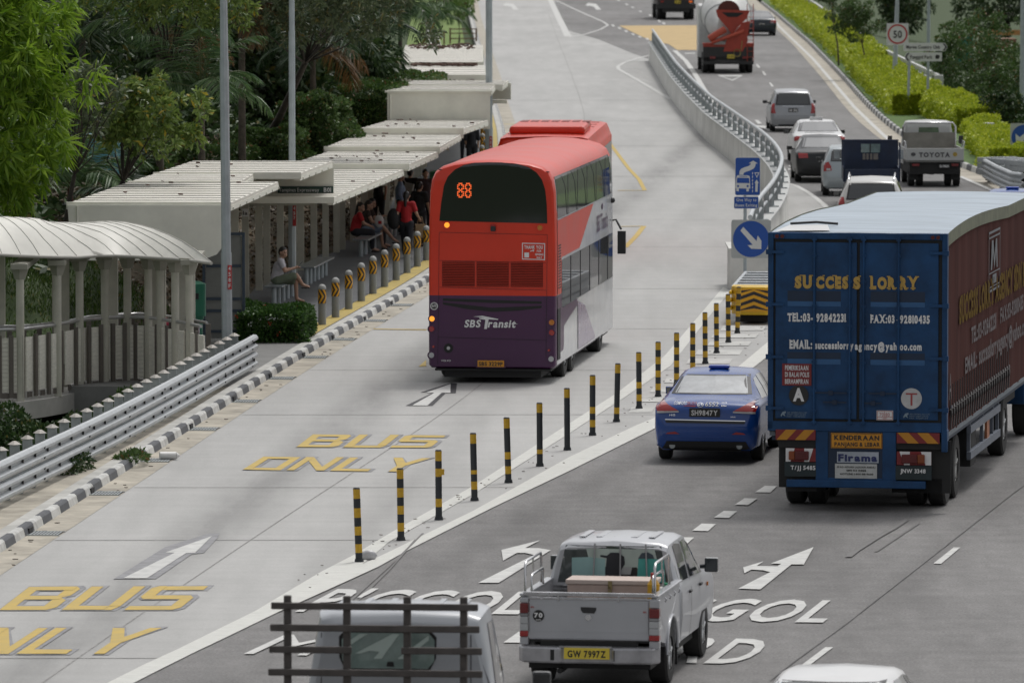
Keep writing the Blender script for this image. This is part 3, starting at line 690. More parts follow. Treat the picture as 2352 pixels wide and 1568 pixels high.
bench((628, 702), 5, 'nearest steel bench, carrying the man in the white shirt', 3.6)
bench((702, 656), 6, 'empty steel bench between the man in white and the seated group', 4.2)
bench((828, 590), 4, 'steel bench carrying the women in red and shorts and the man', 3.4)
bench((886, 552), 5, 'farthest steel bench, shining behind the seated group', 4.6)
# covered walkway --------------------------------------------------------
cw = empty('covered_walkway', (-8, 133, 0), 0, 'cream covered walkway with curved barrel roof and slatted balustrade left of the shelter', 'walkway')
EAVE = [W(-60, 582, 2.82), W(0, 583, 2.80), W(90, 587, 2.72), W(175, 589, 2.65), W(234, 584, 2.63), W(291, 586, 2.61), W(360, 590, 2.60), W(420, 594, 2.60), W(486, 602, 2.60)]
def eave(x):
    for p, q in zip(EAVE, EAVE[1:]):
        if x <= q.x or q is EAVE[-1]: t = (x-p.x)/(q.x-p.x); return p.y+(q.y-p.y)*t, p.z+(q.z-p.z)*t
mb = MB(); rows = []; NR = 17; NT = 14; ribs = []
for i in range(NR+1):
    row = []
    for j in range(NT+1):
        t = j/NT; x1 = -5.68-4.2*min(t, .75); x = lerp(-11.2, x1, i/NR); y, z = eave(x)
        if x > -9: z2 = .56
        else: z2 = .62
        row.append((x, y+3.3*t, z+z2*sin(pi*min(1, t)**.9)-.05*(t > .9)))
    rows.append(row)
mb.grid(rows, m=0); mb.grid([[(a, b, c-.05) for a, b, c in r] for r in rows], m=0, flip=True)
mb.build('barrel_roof', mat('barrel_roof_paint', (.66, .65, .595), .5, var=.08, scale=.8), cw)
mb = MB()
for i in range(0, NR+1):
    mb.tube([(a, b, c+.002) for a, b, c in rows[i]], .009, n=5)
mb.tube([(r[0][0], r[0][1]-.02, r[0][2]-.02) for r in rows], .035, n=6)
mb.build('roof_seams', mat('seam_grey', (.40, .39, .355), .6, var=.05), cw)
CC = [(44, 921, 130.9), (130, 910, 132.2), (181, 898, 133.6), (239, 892, 134.2), (291, 887, 134.6), (339, 0, 134.3), (367, 0, 133.8), (401, 0, 133.2), (434, 0, 132.4)]
cols = []
for (a, b, Y) in CC:
    x = (a-1176)*Y/FPX; cols.append((x, Y)); ye, ze = eave(x)
    mb = MB(); mb.cyl((x, Y, 0), (x, Y, 2.30), .076, n=16); c_ = mb.build('column', cream2, cw)
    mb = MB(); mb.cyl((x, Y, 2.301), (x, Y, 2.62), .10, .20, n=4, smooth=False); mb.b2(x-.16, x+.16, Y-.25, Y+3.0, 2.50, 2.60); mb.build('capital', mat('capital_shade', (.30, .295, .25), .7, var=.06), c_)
for x in (-9.9, -8.75, -7.9, -6.95, -6.35): 
    ye, ze = eave(x); mb = MB(); mb.b2(x-.16, x+.16, ye+3.0, ye+3.25, 0, 2.62); mb.build('column', cream2, cw)
PX = [(-11.3, 130.2)]+cols+[(-5.85, 131.6)]
def py(x):
    for p, q in zip(PX, PX[1:]):
        if x <= q[0] or q is PX[-1]: return p[1]+(q[1]-p[1])*(x-p[0])/(q[0]-p[0])
mb = MB(); top = [(x, py(x)-.28) for x in np.arange(-11.3, -5.8, .25)]
pts = top+[(-6.2, 138.0), (-11.3, 136.5)]
mb.prism(pts, -.34, .0); mb.b2(-8.05, -7.9, 133.4, 134.2, -1.2, -.34); mb.build('deck', mat('deck_concrete', (.40, .39, .37), .75, var=.12, scale=1), cw)
slat_c = mat('slat_cream', (.74, .72, .64), .6, var=.08, scale=8, stretch=(1, 1, 4)); slat_d = mat('slat_dark', (.13, .115, .10), .6, var=.1)
mb = MB(); x = -11.2; k = 0
while x < -5.95:
    c1 = .20; y = py(x)
    a = atan2(py(x+.2)-y, .2)
    L_ = .215/max(.2, cos(a)); mb.box((x+.05, y-.01, .66), (.082, .05, 1.18), rz=a, m=1)
    mb.box((x+.155, py(x+.155)-.0, .69), (.125/cos(a), .03, 1.02), rz=a, m=0)
    for j in range(13): mb.box((x+.155, py(x+.155)-.017, .22+j*.08), (.115, .006, .012), rz=a, m=2)
    mb.box((x+.155, py(x+.155), .11), (.14, .03, .1), rz=a, m=1)
    x += .215; k += 1
mb.build('balustrade', [slat_c, slat_d, mat('slat_shadow', (.56, .54, .47), .6)], cw)
mb = MB(); mb.tube([(x, py(x)+.05, 1.36) for x in np.arange(-11.3, -5.8, .2)], .035, n=8)
mb.tube([(x, py(x)+2.7, 1.25) for x in np.arange(-11.3, -5.8, .3)], .03, n=6); mb.build('handrail', mat('handrail_steel', (.5, .5, .5), .3, metal=.6), cw)
mb = MB()
for i in range(20): x = -11+i*.27; mb.box((x, py(x)+2.7, .66), (.1, .04, 1.15)); mb.box((x+.1, py(x)+2.7, .3), (.32, .03, .3))
mb.build('back_balustrade', slat_d, cw)
# guardrail ---------------------------------------------------------------
GR = [W(-60, 1083, .85), W(0, 1057, .85), W(140, 996, .85), W(285, 930, .85), W(435, 848, .85), W(583, 768, .85)]
GY = [(p.y, p.x) for p in GR]; GY = smoothed([(86, GY[0][1]+(86-GY[0][0])*.092)]+GY, 1.5, 7)
gr = empty('guardrail', (-6, 120, 0), 0, 'double corrugated steel guardrail with capped posts along the left kerb', 'guardrail')
ysg = list(np.arange(88, 137.2, 1.2))+[137.1]
def wprof(z): return [(0, z+.15), (.05, z+.145), (.085, z+.10), (.085, z+.06), (.01, z+.015), (.01, z-.015), (.085, z-.06), (.085, z-.10), (.05, z-.145), (0, z-.15),
                      (-.012, z-.15), (.03, z-.135), (.06, z-.095), (.06, z-.06), (-.01, z-.015), (-.01, z+.015), (.06, z+.06), (.06, z+.095), (.03, z+.135), (-.012, z+.15)]
for zc in (.70, .365):
    mb = MB(); mb.sweep([(pl(GY, y), y) for y in ysg], wprof(zc), smooth=False)
    for y in np.arange(88.5, 137, 1.1): x = pl(GY, y); mb.box((x+.03, y, zc), (.03, .07, .05), m=1)
    for y in np.arange(90, 137, 4.2):
        x = pl(GY, y)
        for dz in (-.08, .08):
            for dy in (-.05, .05): mb.box((x+.09, y+dy, zc+dz), (.015, .03, .025), m=1)
    mb.build('rail_beam', [galv, blackpl], gr)
for i, y in enumerate(np.arange(90., 137, 1.12)):
    x = pl(GY, y)-.24; mb = MB(); mb.b2(x-.075, x+.075, y-.05, y+.05, -.3, .90); mb.box((x+.14, y, .55), (.16, .04, .5)); mb.box((x-.02, y, .14), (.3, .16, .06))
    o_ = mb.build('post', galv_dull, gr); mb = MB(); mb.cyl((x, y, .901), (x, y, .955), .115, .03, n=4, smooth=False); mb.build('cap', mat('post_cap', (.5, .47, .43), .6), o_)
# lamp posts ----------------------------------------------------------------
m_label = mat('label_red', (.45, .03, .03), .5, var=.04)
def lamp(x, y, label, txt=None, top=9.5, r0=.115, r1=.085, z0=0., tilt=0.):
    e = empty('lamp_post', (x, y, z0), 0, label, 'lamp post', 'grey street lamp posts')
    mb = _MB(); mb.cyl((0, 0, 0), (tilt*.6, 0, 2.35), r0, r0, n=8, smooth=False); mb.cyl((tilt*.6, 0, 2.35), (tilt*1.6, 0, 6.2), r0*.88, r0*.84, n=8, smooth=False); mb.cyl((tilt*1.6, 0, 6.2), (tilt*2.4, 0, top), r0*.76, r1*.7, n=8, smooth=False); mb.b2(-.2, .2, -.2, .2, 0, .02)
    mb.build('pole', pole_grey, e)
    mb = _MB(); mb.tube([(tilt*2.4, 0, top), (tilt*2.4+.3, 0, top+.8), (tilt*2.4+1.2, 0, top+1.1)], .05); mb.build('arm', pole_grey, e)
    mb = _MB(); mb.sphere((tilt*2.4+1.5, 0, top+1.08), .35, sq=(1, .45, .25)); mb.build('lantern', pole_grey, e)
    if txt:
        mb = _MB(); mb.b2(-.005+.02, .095, -r0-.012, -r0+.01, 1.62, 2.10); lb = mb.build('number_plate', m_label, e)
        mb = _MB()
        for i, ch in enumerate(txt): text_on(mb, ch, (.03, -r0-.018, 2.0-i*.115), (1, 0, 0), (0, 0, 1), .045, .08, bold=.02)
        mb.build('lettering', letter_w, lb)
    return e
lamp(-5.70, 139.2, 'nearest grey lamp post, rising in front of the near shelter roof', '458F', r0=.108, tilt=-.03)
lamp(-5.18, 164.0, 'grey lamp post coming up through the shelter roof beside the name board', '457', r0=.09)
lamp(-.68, 206.5, 'grey lamp post at the far shelter, in front of the pale end wall', '456', r0=.115)
lamp(20.0, 273, 'tall grey lamp post at the right edge behind the bushes', None, r0=.11, top=11)
lamp(23.6, 395, 'thin grey lamp post far behind the right-hand trees', None, r0=.1, top=11, z0=-.8)
# bollards with chevrons ---------------------------------------------------------
chev_y = mat('chevron_yellow', (.72, .36, .01), .4, var=.04); bol_grey = mat('bollard_grey', (.27, .285, .275), .6, var=.08); cap_grey = mat('bollard_cap', (.36, .37, .36), .6, var=.08)
def make_bollard():
    e = empty('bollard'); mb = _MB(); mb.cyl((0, 0, 0), (0, 0, .80), .086, n=20); mb.build('tube', bol_grey, e)
    mb = _MB(); rows = []
    for i in range(6): t = i/5*pi/2; rows.append([(.086*cos(t)*cos(a), .086*cos(t)*sin(a), .80+.086*sin(t)) for a in np.linspace(0, 2*pi, 21)])
    mb.grid(rows, flip=False); mb.build('dome_cap', cap_grey, e)
    mb = _MB(); NA = 48; z0, z1 = .47, .77; v = []; n = 2
    rz = [[(.0895*sin(2*pi*k/NA), -.0895*cos(2*pi*k/NA), z) for k in range(NA+1)] for z in np.linspace(z0, z1, 49)]
    for i in range(48):
        for k in range(NA):
            zz = (i+.5)/48*.30; ang = ((k+.5)/NA*2*pi+pi) % (2*pi)-pi          # angle from the front
            arc = ang*.0895; u = arc-abs(zz-.15)*-.62
            dark = (u % .10) > .050
            a_, b_, c_, d_ = rz[i][k], rz[i][k+1], rz[i+1][k+1], rz[i+1][k]
            mb.add([a_, b_, c_, d_], [(0, 1, 2, 3)], 1 if dark else 0)
    mb.build('chevron_band', [chev_y, blackpl], e); return e
BB = [(740, 746), (770.8, 729), (801, 710.3), (830, 692), (856.7, 675), (883.4, 659.3), (910, 643.9), (935, 627.3), (958.7, 612.5), (979.5, 598.5)]
ordn = ['first', 'second', 'third', 'fourth', 'fifth', 'sixth', 'seventh', 'eighth', 'ninth', 'tenth', 'eleventh', 'twelfth', 'thirteenth', 'fourteenth', 'fifteenth', 'sixteenth', 'seventeenth']
b0 = make_bollard(); bg_ = 'grey bollards with yellow and black chevron bands along the bus stop kerb'
for i, (a, b) in enumerate(BB):
    o = b0 if i == 0 else copy_tree(b0)
    o.location = W(a, b, .15); tag(o, ['nearest chevron bollard, rising behind the flowering hedge', 'chevron bollard second from the flowering hedge'][i] if i < 2 else 'chevron bollard in the near row, %s counting from the flowering hedge' % ordn[i] if i < 9 else 'last chevron bollard of the near row, half hidden by the double-decker bus', 'bollard', bg_)
for i, y in enumerate((222, 227, 232, 237, 242, 247)):
    o = copy_tree(b0); o.location = (kx(y)-.75-.1*(i % 2), y, .15)
    tag(o, 'far chevron bollard beside the far lamp post, %s from the front of its cluster' % ordn[i], 'bollard', 'far chevron bollards under the far shelter')
# flexible posts -------------------------------------------------------------------
py_ = mat('post_yellow', (.56, .33, .015), .5, var=.12, scale=10); pk_ = mat('post_black', (.02, .024, .028), .55, var=.1)
FP = [(825, 1290, 1123, 819), (921, 1240, 1080, 919), (1008, 1193, 1038, 1007), (1090, 1149, 999, 1086.5), (1168, 1108, 963, 1163.5), (1240, 1070, 929, 1239), (1303, 1033, 895, 1302), (1361, 999, 865, 1361), (1416, 968, 838, 1419), (1468, 938, 812, 1467), (1511.5, 911.5, 788, 1511.5), (1554, 887, 767, 1554), (1591, 862, 745, 1591), (1620, 835, 720, 1619), (1646, 811, 699, 1645), (1673, 787, 678, 1672), (1693.5, 765.6, 661, 1697)]
pats = {'A': [0, .10, .23, .36, .49, .62, .75, .86, 1.01], 'B': [0, .2, .33, 1.01], 'C': [0, .13, .25, .72, .82, 1.01]}
POSTP = ['yb', ]
def stripes(kind):
    if kind == 'A': return [(0, .13, 1), (.13, .25, 0), (.25, .37, 1), (.37, .49, 0), (.49, .61, 1), (.61, .74, 0), (.74, .87, 1), (.87, 1, 0)]
    if kind == 'D': return [(0, .19, 1), (.19, .31, 0), (.31, .63, 1), (.63, .75, 0), (.75, .86, 1), (.86, 1, 0)]
    if kind == 'L': return [(0, .17, 1), (.17, .29, 0), (.29, .40, 1), (.40, .46, 0), (.46, .86, 1), (.86, 1, 0)]
    if kind == 'P': return [(0, .14, 1), (.14, .26, 0), (.26, .37, 1), (.37, .48, 0), (.48, .85, 1), (.85, 1, 0)]
    if kind == 'Q': return [(0, .20, 1), (.20, .27, 0), (.27, .86, 1), (.86, 1, 0)]
    if kind == 'R': return [(0, .86, 1), (.86, 1, 0)]
    if kind == 'S': return [(0, .14, 1), (.14, .25, 0), (.25, .85, 1), (.85, 1, 0)]
kinds = 'AADLPQRPSPAAAAAAA'
desc = {'A': 'evenly banded', 'D': 'sparsely banded, torn', 'L': 'mostly black, low-banded', 'P': 'black-middled', 'Q': 'black, one low yellow band', 'R': 'almost all black, yellow-topped', 'S': 'black-bodied, single low yellow band'}
fl = []
for i, (a, b, ty, tx) in enumerate(FP):
    p = W(a, b, .01); q = W(tx, ty, 1.0); H = 10-(ty+300)*p.y/FPX; H = max(.93, min(1.06, H)); dx = (tx-a)*p.y/FPX
    e = empty('delineator_post', p, 0, '%s flexible post, %s from the camera in the row' % (desc[kinds[i]], ordn[i]) if i not in (7, 16) else ['flexible post almost entirely black below its yellow top', '', 'last banded post, in front of the yellow crash cushion'][0 if i == 7 else 2], 'flexible post', 'yellow and black flexible posts along the painted gore')
    mb = _MB()
    for (u0, u1, c_) in stripes(kinds[i]):
        P0 = (dx*u0, 0, H*u0); P1 = (dx*u1, 0, H*u1); mb.cyl(P0, P1, .052, n=14, m=c_, caps=(u1 == 1))
    if kinds[i] == 'D': mb.box((dx*.7+.03, -.05, H*.7), (.12, .02, .09), m=0)
    mb.build('tube', [py_, pk_], e)
    mb = _MB(); mb.cyl((0, 0, 0), (0, 0, .05), .07, .06, n=14); mb.build('base', pk_, e); mb = _MB(); mb.cyl((dx, 0, H), (dx, 0, H+.02), .054, .04, n=14); mb.build('cap', pk_, e)
mb = _MB(); mb.sphere((0, 0, .07), .1, n=9, k=6, sq=(1.3, .6, .8)); o = mb.build('plastic_bag', mat('bag_film', (.5, .5, .52), .3, var=.2), None)
o.location = W(838, 1286, .0)+Vector((.05, 0, 0)); tag(o, 'crumpled clear plastic bag at the foot of the nearest flexible post', 'bag')
mb = _MB(); mb.cyl((-.15, 0, .08), (.12, .06, .08), .07, .065, n=14); mb.cyl((.12, .06, .08), (.18, .08, .08), .065, .02, n=14); o = mb.build('plastic_bottle', mat('white_plastic', (.72, .72, .70), .4, var=.05)); o.location = W(388, 1056, 0)+Vector((0, -.1, 0)); tag(o, 'white plastic container lying in the gutter by the kerb', 'container')
# drain grates
for i, (a, b) in enumerate([(118, 1227), (265, 1135), (403, 1059), (505, 987), (584, 923), (668, 870), (741, 822), (806, 781), (868, 738), (925, 702)]):
    p = W(a, b, .0); mb = _MB()
    for k in range(9): mb.box((-.2+k*.05, 0, .006), (.022, .55, .014))
    mb.box((0, 0, .001), (.46, .6, .008), m=1); mb.box((0, -.3, .006), (.5, .04, .016)); mb.box((0, .3, .006), (.5, .04, .016))
    o = mb.build('drain_grate', [galv_dull, joint_k if False else mat('drain_dark', (.04, .04, .04), .9)]); o.location = (kx(p.y)+.27, p.y, .012); o.rotation_euler.z = radians(-5)
    o['kind'] = 'structure'
    mb = _MB(); mb.box((0, 0, 0), (.03, .34, .10)); o = mb.build('kerb_inlet', mat('drain_dark', (.04, .04, .04), .9)); o.location = (kx(p.y)+.03, p.y+.1, .05); o.rotation_euler.z = radians(-5); o['kind'] = 'structure'
# concrete barrier with rails -------------------------------------------------------
br = empty('crash_barrier', (7.5, 250, 0), 0, 'curving concrete barrier topped with grey metal rails between bus road and main road', 'barrier')
yb = list(np.arange(168, 365, 1.5)); wl = [(-.2, -.1), (-.16, .95), (.16, .95), (.2, -.1)]
barr_c = mat('barrier_concrete', (.62, .615, .585), .8, var=.10, scale=.8, bump=.1, bscale=6)
mb = MB(); mb.sweep([(pl(BARR, y), y) for y in yb], wl); mb.build('wall', barr_c, br)
mb = MB(); mb.sweep([(pl(BARR, y), y) for y in yb], [(-.24, .95), (-.24, .99), (.24, .99), (.24, .95)]); mb.build('coping', mat('coping_pale', (.5, .51, .5), .6, var=.08), br)
mb = MB(); mb.tube([(pl(BARR, y), y, 1.62) for y in yb], .06, n=10); mb.build('top_rail', galv, br)
mb = MB(); mb.tube([(pl(BARR, y), y, 1.30) for y in yb], .042, n=8); mb.build('middle_rail', galv, br)
y = 168.3
while y < 364:
    x = pl(BARR, y); mb = MB(); mb.b2(x-.03, x+.03, y-.07, y+.07, .99, 1.58); mb.b2(x-.07, x+.07, y-.012, y+.012, .99, 1.5); mb.b2(x-.19, x+.19, y-.16, y+.16, .99, 1.02); mb.build('post', galv_dull, br); y += 3.6
mb = MB(); mb.b2(5.2, 6.3, 165.3, 168, -.1, .98); mb.b2(5.15, 6.35, 165.2, 168.1, .98, 1.02); mb.build('end_block', barr_c, br)
# crash cushion ------------------------------------------------------------------------
cz = W(1715, 722, .2); cc = empty('crash_cushion', (5.33, 153.0, 0), radians(-5), 'yellow nosed crash cushion with grey ribbed rails in front of the blue arrow sign', 'crash cushion')
cush_y = mat('cushion_yellow', (.66, .42, .01), .4, var=.08)
def cushion(e, half=.50, L=6.6, nb=6):
    mb = _MB()
    nose = [(-half-.02, .75), (-half-.02, .35), (-half+.12, .02), (-.25, -.10), (.25, -.10), (half-.12, .02), (half+.02, .35), (half+.02, .75)]
    mb.prism(nose, .22, .84); 
    for z in (.36, .53, .70):
        for s in (-1, 1): mb.box((s*(half+.03), .42, z), (.06, .75, .09))
    mb.build('nose', cush_y, e, bevel=.03)
    # chevron panel
    mb = _MB(); mb.b2(-.40, .40, -.125, -.103, .30, .80, 0)
    for k in (0, 1, 2, 3):
        z = .33+k*.15-.1
        for s in (-1, 1):
            P = [(0, z+.14), (s*.39, z+.0), (s*.39, z+.07), (0, z+.215)]
            P = [(a, min(.79, max(.31, c))) for a, c in P]
            mb.add([(a, -.131, c) for a, c in P], [(0, 1, 2, 3)], 1)
    mb.build('chevron_panel', [chev_y, blackpl], e)
    for k in range(nb):
        y0 = .8+k*(L-.8)/nb; y1 = y0+(L-.8)/nb*.96; mb = _MB()
        for s in (-1, 1):
            hh = half+.02*k/nb
            for z in (.34, .54, .72): mb.prismx([(y0, z-.08), (y1, z-.08), (y1, z+.08), (y0, z+.08)], s*(hh-.02), s*(hh+.05))
        mb.b2(-half+.03, half-.03, y0+.3, y0+.55, .55, .82); mb.b2(-half+.03, half-.03, y0+.70, y0+.82, .50, .80)
        mb.build('rail_bay', galv, e)
    mb = _MB(); mb.b2(-.3, .3, .3, L, .05, .22); 
    for k in range(nb): mb.b2(-half+.1, half-.1, 1+k*1., 1.06+k*1., .0, .5)
    mb.build('undercarriage', black, e)
cushion(cc)
# signs -------------------------------------------------------------------------------------
sblue = mat('sign_blue', (.012, .075, .34), .4, var=.03); swhite = mat('sign_white', (.62, .63, .62), .45, var=.03); sgrey = mat('sign_grey', (.42, .44, .43), .5, var=.05)
def plane_poly(mb, pts, y, m): mb.add([(a, y, b) for a, b in pts], [tuple(range(len(pts)))], m)
sg = empty('road_sign', (5.47, 163.2, 0), 0, 'blue bus-exiting sign and give way plate above a round blue arrow sign', 'road sign')
mb = _MB(); mb.cyl((0, .06, 0), (0, .06, 3.25), .04, n=10); mb.build('pole', pole_grey, sg)
def ZS(p): return ((1461+p[0]/2.952-1712)/98.0, 10-(265.6+p[1]/2.952+300)*163.2/FPX)
c_ = ZS((757, 409)); mb = _MB(); P = [(c_[0]+a, c_[1]+b) for a, b in rrect(.60, .90, .05)]; mb.prismy(P, 0, .02, 0)
P = [(c_[0]+a, c_[1]+b) for a, b in rrect(.57, .87, .04)]; mb.prismy(P, -.006, -.001, 1); bs = mb.build('bus_board', [swhite, sblue], sg)
mb = _MB(); Y = -.009
def zp(mb, pts, y, m=0): plane_poly(mb, [ZS(p) for p in pts], y, m)
zp(mb, [(700, 398), (702, 372), (712, 358), (735, 347), (760, 340), (775, 330), (778, 320), (762, 320), (795, 302), (826, 322), (811, 322), (808, 342), (795, 358), (770, 370), (745, 378), (730, 386), (728, 398)], Y)
zp(mb, [(680, 415), (684, 404), (694, 400), (757, 402), (768, 406), (772, 418), (775, 492), (673, 490)], Y)
zp(mb, [(680, 490), (697, 490), (697, 510), (680, 508)], Y); zp(mb, [(748, 491), (765, 491), (765, 511), (748, 511)], Y)
zp(mb, [(686, 418), (766, 420), (769, 455), (683, 453)], Y-.004, 1); zp(mb, [(700, 406), (755, 408), (755, 412), (700, 410)], Y-.004, 1)
for cx in (692, 757): c0 = ZS((cx, 475)); plane_poly(mb, [(c0[0]+.025*cos(a), c0[1]+.025*sin(a)) for a in np.linspace(0, 2*pi, 13)[:-1]], Y-.004, 1)
for k in range(6): zp(mb, [(788, 380+k*24), (793, 380+k*24), (792, 396+k*24), (787, 396+k*24)], Y)
zp(mb, [(802, 382), (838, 382), (819, 420)], Y); zp(mb, [(810, 388), (829, 388), (819, 408)], Y-.004, 1)
zp(mb, [(818, 430), (833, 455), (826, 455), (824, 514), (808, 513), (810, 455), (803, 454)], Y)
mb.build('pictogram', [swhite, sblue], bs)
c_ = ZS((748, 587)); mb = _MB(); P = [(c_[0]+a, c_[1]+b) for a, b in rrect(.58, .285, .03)]; mb.prismy(P, 0, .02, 0); P = [(c_[0]+a, c_[1]+b) for a, b in rrect(.56, .265, .03)]; mb.prismy(P, -.006, -.001, 1); tb = mb.build('text_board', [swhite, sblue], sg)
mb = _MB(); a = ZS((680, 578)); text_on(mb, 'Give Way to', (a[0], Y, a[1]), (1, 0, 0), (0, 0, 1), .47, .072, bold=.012); a = ZS((674, 614)); text_on(mb, 'Buses Exiting', (a[0], Y, a[1]), (1, 0, 0), (0, 0, 1), .51, .072, bold=.012); mb.build('lettering', swhite, tb)
c_ = ZS((781, 834)); mb = _MB(); P = [(c_[0]+a, c_[1]+b) for a, b in rrect(.93, .90, .05)]; mb.prismy(P, 0, .02, 0); ab = mb.build('arrow_board', sgrey, sg)
mb = _MB(); plane_poly(mb, [(c_[0]+.425*cos(a), c_[1]+.425*sin(a)) for a in np.linspace(0, 2*pi, 41)[:-1]], -.006, 0)
zp(mb, [(708, 776), (728, 752), (818, 848), (826, 810), (851, 846), (850, 902), (782, 900), (757, 876), (792, 874)], -.011, 1); mb.build('arrow_symbol', [sblue, swhite], ab)
# 50 sign on its lamp post
def R50(p): return (1959+p[0]/5.247, p[1]/5.247)
e = empty('lamp_post', (17.0, 310, 0), 0, 'grey lamp post in the right hedge that carries the speed limit sign', 'lamp post', 'grey street lamp posts')
mb = _MB(); mb.cyl((0, 0, 0), (.12, 0, 3.9), .115, .095, n=8); mb.cyl((.12, 0, 3.9), (.2, 0, 9), .085, .06, n=8); mb.build('pole', pole_grey, e)
s5 = empty('speed_sign', (17.0, 309.8, 0), 0, 'white square speed limit sign with red ring reading 50', 'road sign')
def z_at(py_, Y): return 10-(py_+300)*Y/FPX
cx, cy = R50((533, 407)); X5 = (cx-1176)*309.8/FPX-17.0; Z5 = z_at(cy, 309.8)
mb = _MB(); mb.prismy([(X5+a, Z5+b) for a, b in rrect(.97, .96, .03)], -.17, -.15, 0); mb.build('board', swhite, s5)
mb = _MB(); NN = 48
for r0, r1, c_ in ((.37, .44, 0),):
    v = [(X5+r*cos(a), -.177, Z5+r*sin(a)) for a in np.linspace(0, 2*pi, NN+1) for r in (r0, r1)]
    mb.add(v, [(2*i, 2*i+1, 2*i+3, 2*i+2) for i in range(NN)], 0)
text_on(mb, '50', (X5-.19, -.182, Z5-.16), (1, 0, 0), (0, 0, 1), .38, .32, bold=.02, m=1); mb.build('red_ring_and_number', [mat('sign_red', (.45, .015, .02), .4, var=.03), letter_k], s5)
# direction signs
Yd = 281.; e = empty('direction_sign', (15.93, Yd, .1), 0, 'pair of white direction boards for a country club and a park on two poles', 'direction sign')
for a, b, zt in ((2086, 2089, 2.4), (2130, 2131, 2.3)):
    x = (a-1176)*Yd/FPX-15.93; mb = _MB(); mb.cyl((x, .08, -.1), (x+.04, .08, zt), .055, n=10); mb.build('pole', pole_grey, e)
def dboard(pxs, txt, left):
    (x0, y0, x1, y1) = pxs; X0 = (x0-1176)*Yd/FPX-15.93; X1 = (x1-1176)*Yd/FPX-15.93; Z1 = z_at(y0, Yd)-.1; Z0 = z_at(y1, Yd)-.1; zm = (Z0+Z1)/2; t = .1
    P = [(X0+t, Z0), (X1, Z0), (X1, Z1), (X0+t, Z1), (X0, zm)] if left else [(X0, Z0), (X1-t, Z0), (X1, zm), (X1-t, Z1), (X0, Z1)]
    mb = _MB(); mb.prismy(P, 0, .03, 0); o = mb.build('board', swhite, e); mb = _MB(); h = (Z1-Z0)
    if left: q = [(X0+.02, zm), (X0+.13, Z1-.02), (X0+.2, Z1-.02), (X0+.09, zm), (X0+.2, Z0+.02), (X0+.13, Z0+.02)]
    else: q = [(X1-.02, zm), (X1-.13, Z1-.02), (X1-.2, Z1-.02), (X1-.09, zm), (X1-.2, Z0+.02), (X1-.13, Z0+.02)]
    plane_poly(mb, q, -.01, 0); wd = (X1-X0)-(.42 if not left else .62)
    text_on(mb, txt, (X0+(.11 if not left else .23), -.01, Z0+h*.30), (1, 0, 0), (0, 0, 1), wd, h*.42, bold=.025)
    if left: plane_poly(mb, [(X1-.25, zm-.08), (X1-.12, zm-.08), (X1-.08, zm+.05), (X1-.2, zm+.1), (X1-.27, zm+.04)], -.01, 0)
    mb.build('lettering', letter_k, o)
dboard((2075, 98, 2176, 116.5), 'Marina Country Club', False); dboard((2077, 120, 2163, 140), 'Punggol Park', True)
# green sign half hidden, right arrow sign, bus stop flags
Yg = 345.; X0 = (2191-1176)*Yg/FPX; X1 = (2234-1176)*Yg/FPX; e = empty('highway_sign', (X0, Yg, 0), 0, 'dark green highway sign with a white arrow half hidden behind bushes', 'road sign')
mb = _MB(); mb.b2(0, X1-X0, 0, .05, z_at(152, Yg), z_at(78, Yg)); mb.build('board', mat('highway_green', (.0, .13, .085), .45, var=.04), e)
mb = _MB(); c_ = ((2208-1176)*Yg/FPX-X0, z_at(112, Yg)); plane_poly(mb, [(c_[0]+a, c_[1]+b) for a, b in ((-.17, .14), (.08, .14), (.0, .06), (.14, -.1), (.06, -.16), (-.08, -.01), (-.17, -.1))], -.02, 0); mb.build('arrow', swhite, e)
mb = _MB(); mb.cyl((.3, .1, -1), (.3, .1, 1.4), .06); mb.build('pole', pole_grey, e)
Ya = 232.; X0 = (2352-1176)*Ya/FPX; e = empty('road_sign', (X0, Ya, 0), 0, 'round blue arrow sign cut off by the right edge of the picture', 'road sign')
za = z_at(314, Ya); mb = _MB(); mb.prismy([(a, za+b) for a, b in rrect(.9, .92, .04)], 0, .02, 0); o = mb.build('board', sgrey, e)
mb = _MB(); plane_poly(mb, [(.41*cos(a), za+.41*sin(a)) for a in np.linspace(0, 2*pi, 33)[:-1]], -.006, 0); plane_poly(mb, [(.25*1.0, za+.3), (.32, za+.22), (-.02, za-.12), (.1, za-.2), (-.26, za-.22), (-.28, za+.12), (-.14, za-.0)], -.011, 1); mb.build('arrow_symbol', [sblue, swhite], o)
mb = _MB(); mb.cyl((0, .06, 0), (0, .06, za+.3), .05); mb.build('pole', pole_grey, e)
Yf = 384.; X0 = (1068-1176)*Yf/FPX; e = empty('bus_stop_sign', (X0, Yf, .1), 0, 'small blue bus stop flag with a white bus symbol at the far kerb', 'bus stop sign')
flagb = mat('flag_blue', (.02, .16, .30), .5, var=.04)
mb = _MB(); mb.cyl((0, .04, 0), (0, .04, z_at(99, Yf)-.1), .04); mb.build('pole', pole_grey, e); mb = _MB(); mb.b2(-.16, .16, -.02, .02, z_at(114, Yf)-.1, z_at(99, Yf)-.1); o = mb.build('flag', flagb, e)
mb = _MB(); zc = z_at(106, Yf)-.1; plane_poly(mb, [(a, zc+b) for a, b in ((-.1, -.1), (.1, -.1), (.1, .08), (.06, .12), (-.06, .12), (-.1, .08))], -.025, 0); plane_poly(mb, [(a, zc+b) for a, b in ((-.08, .0), (.08, .0), (.08, .07), (-.08, .07))], -.03, 1); mb.build('bus_symbol', [swhite, flagb], o)
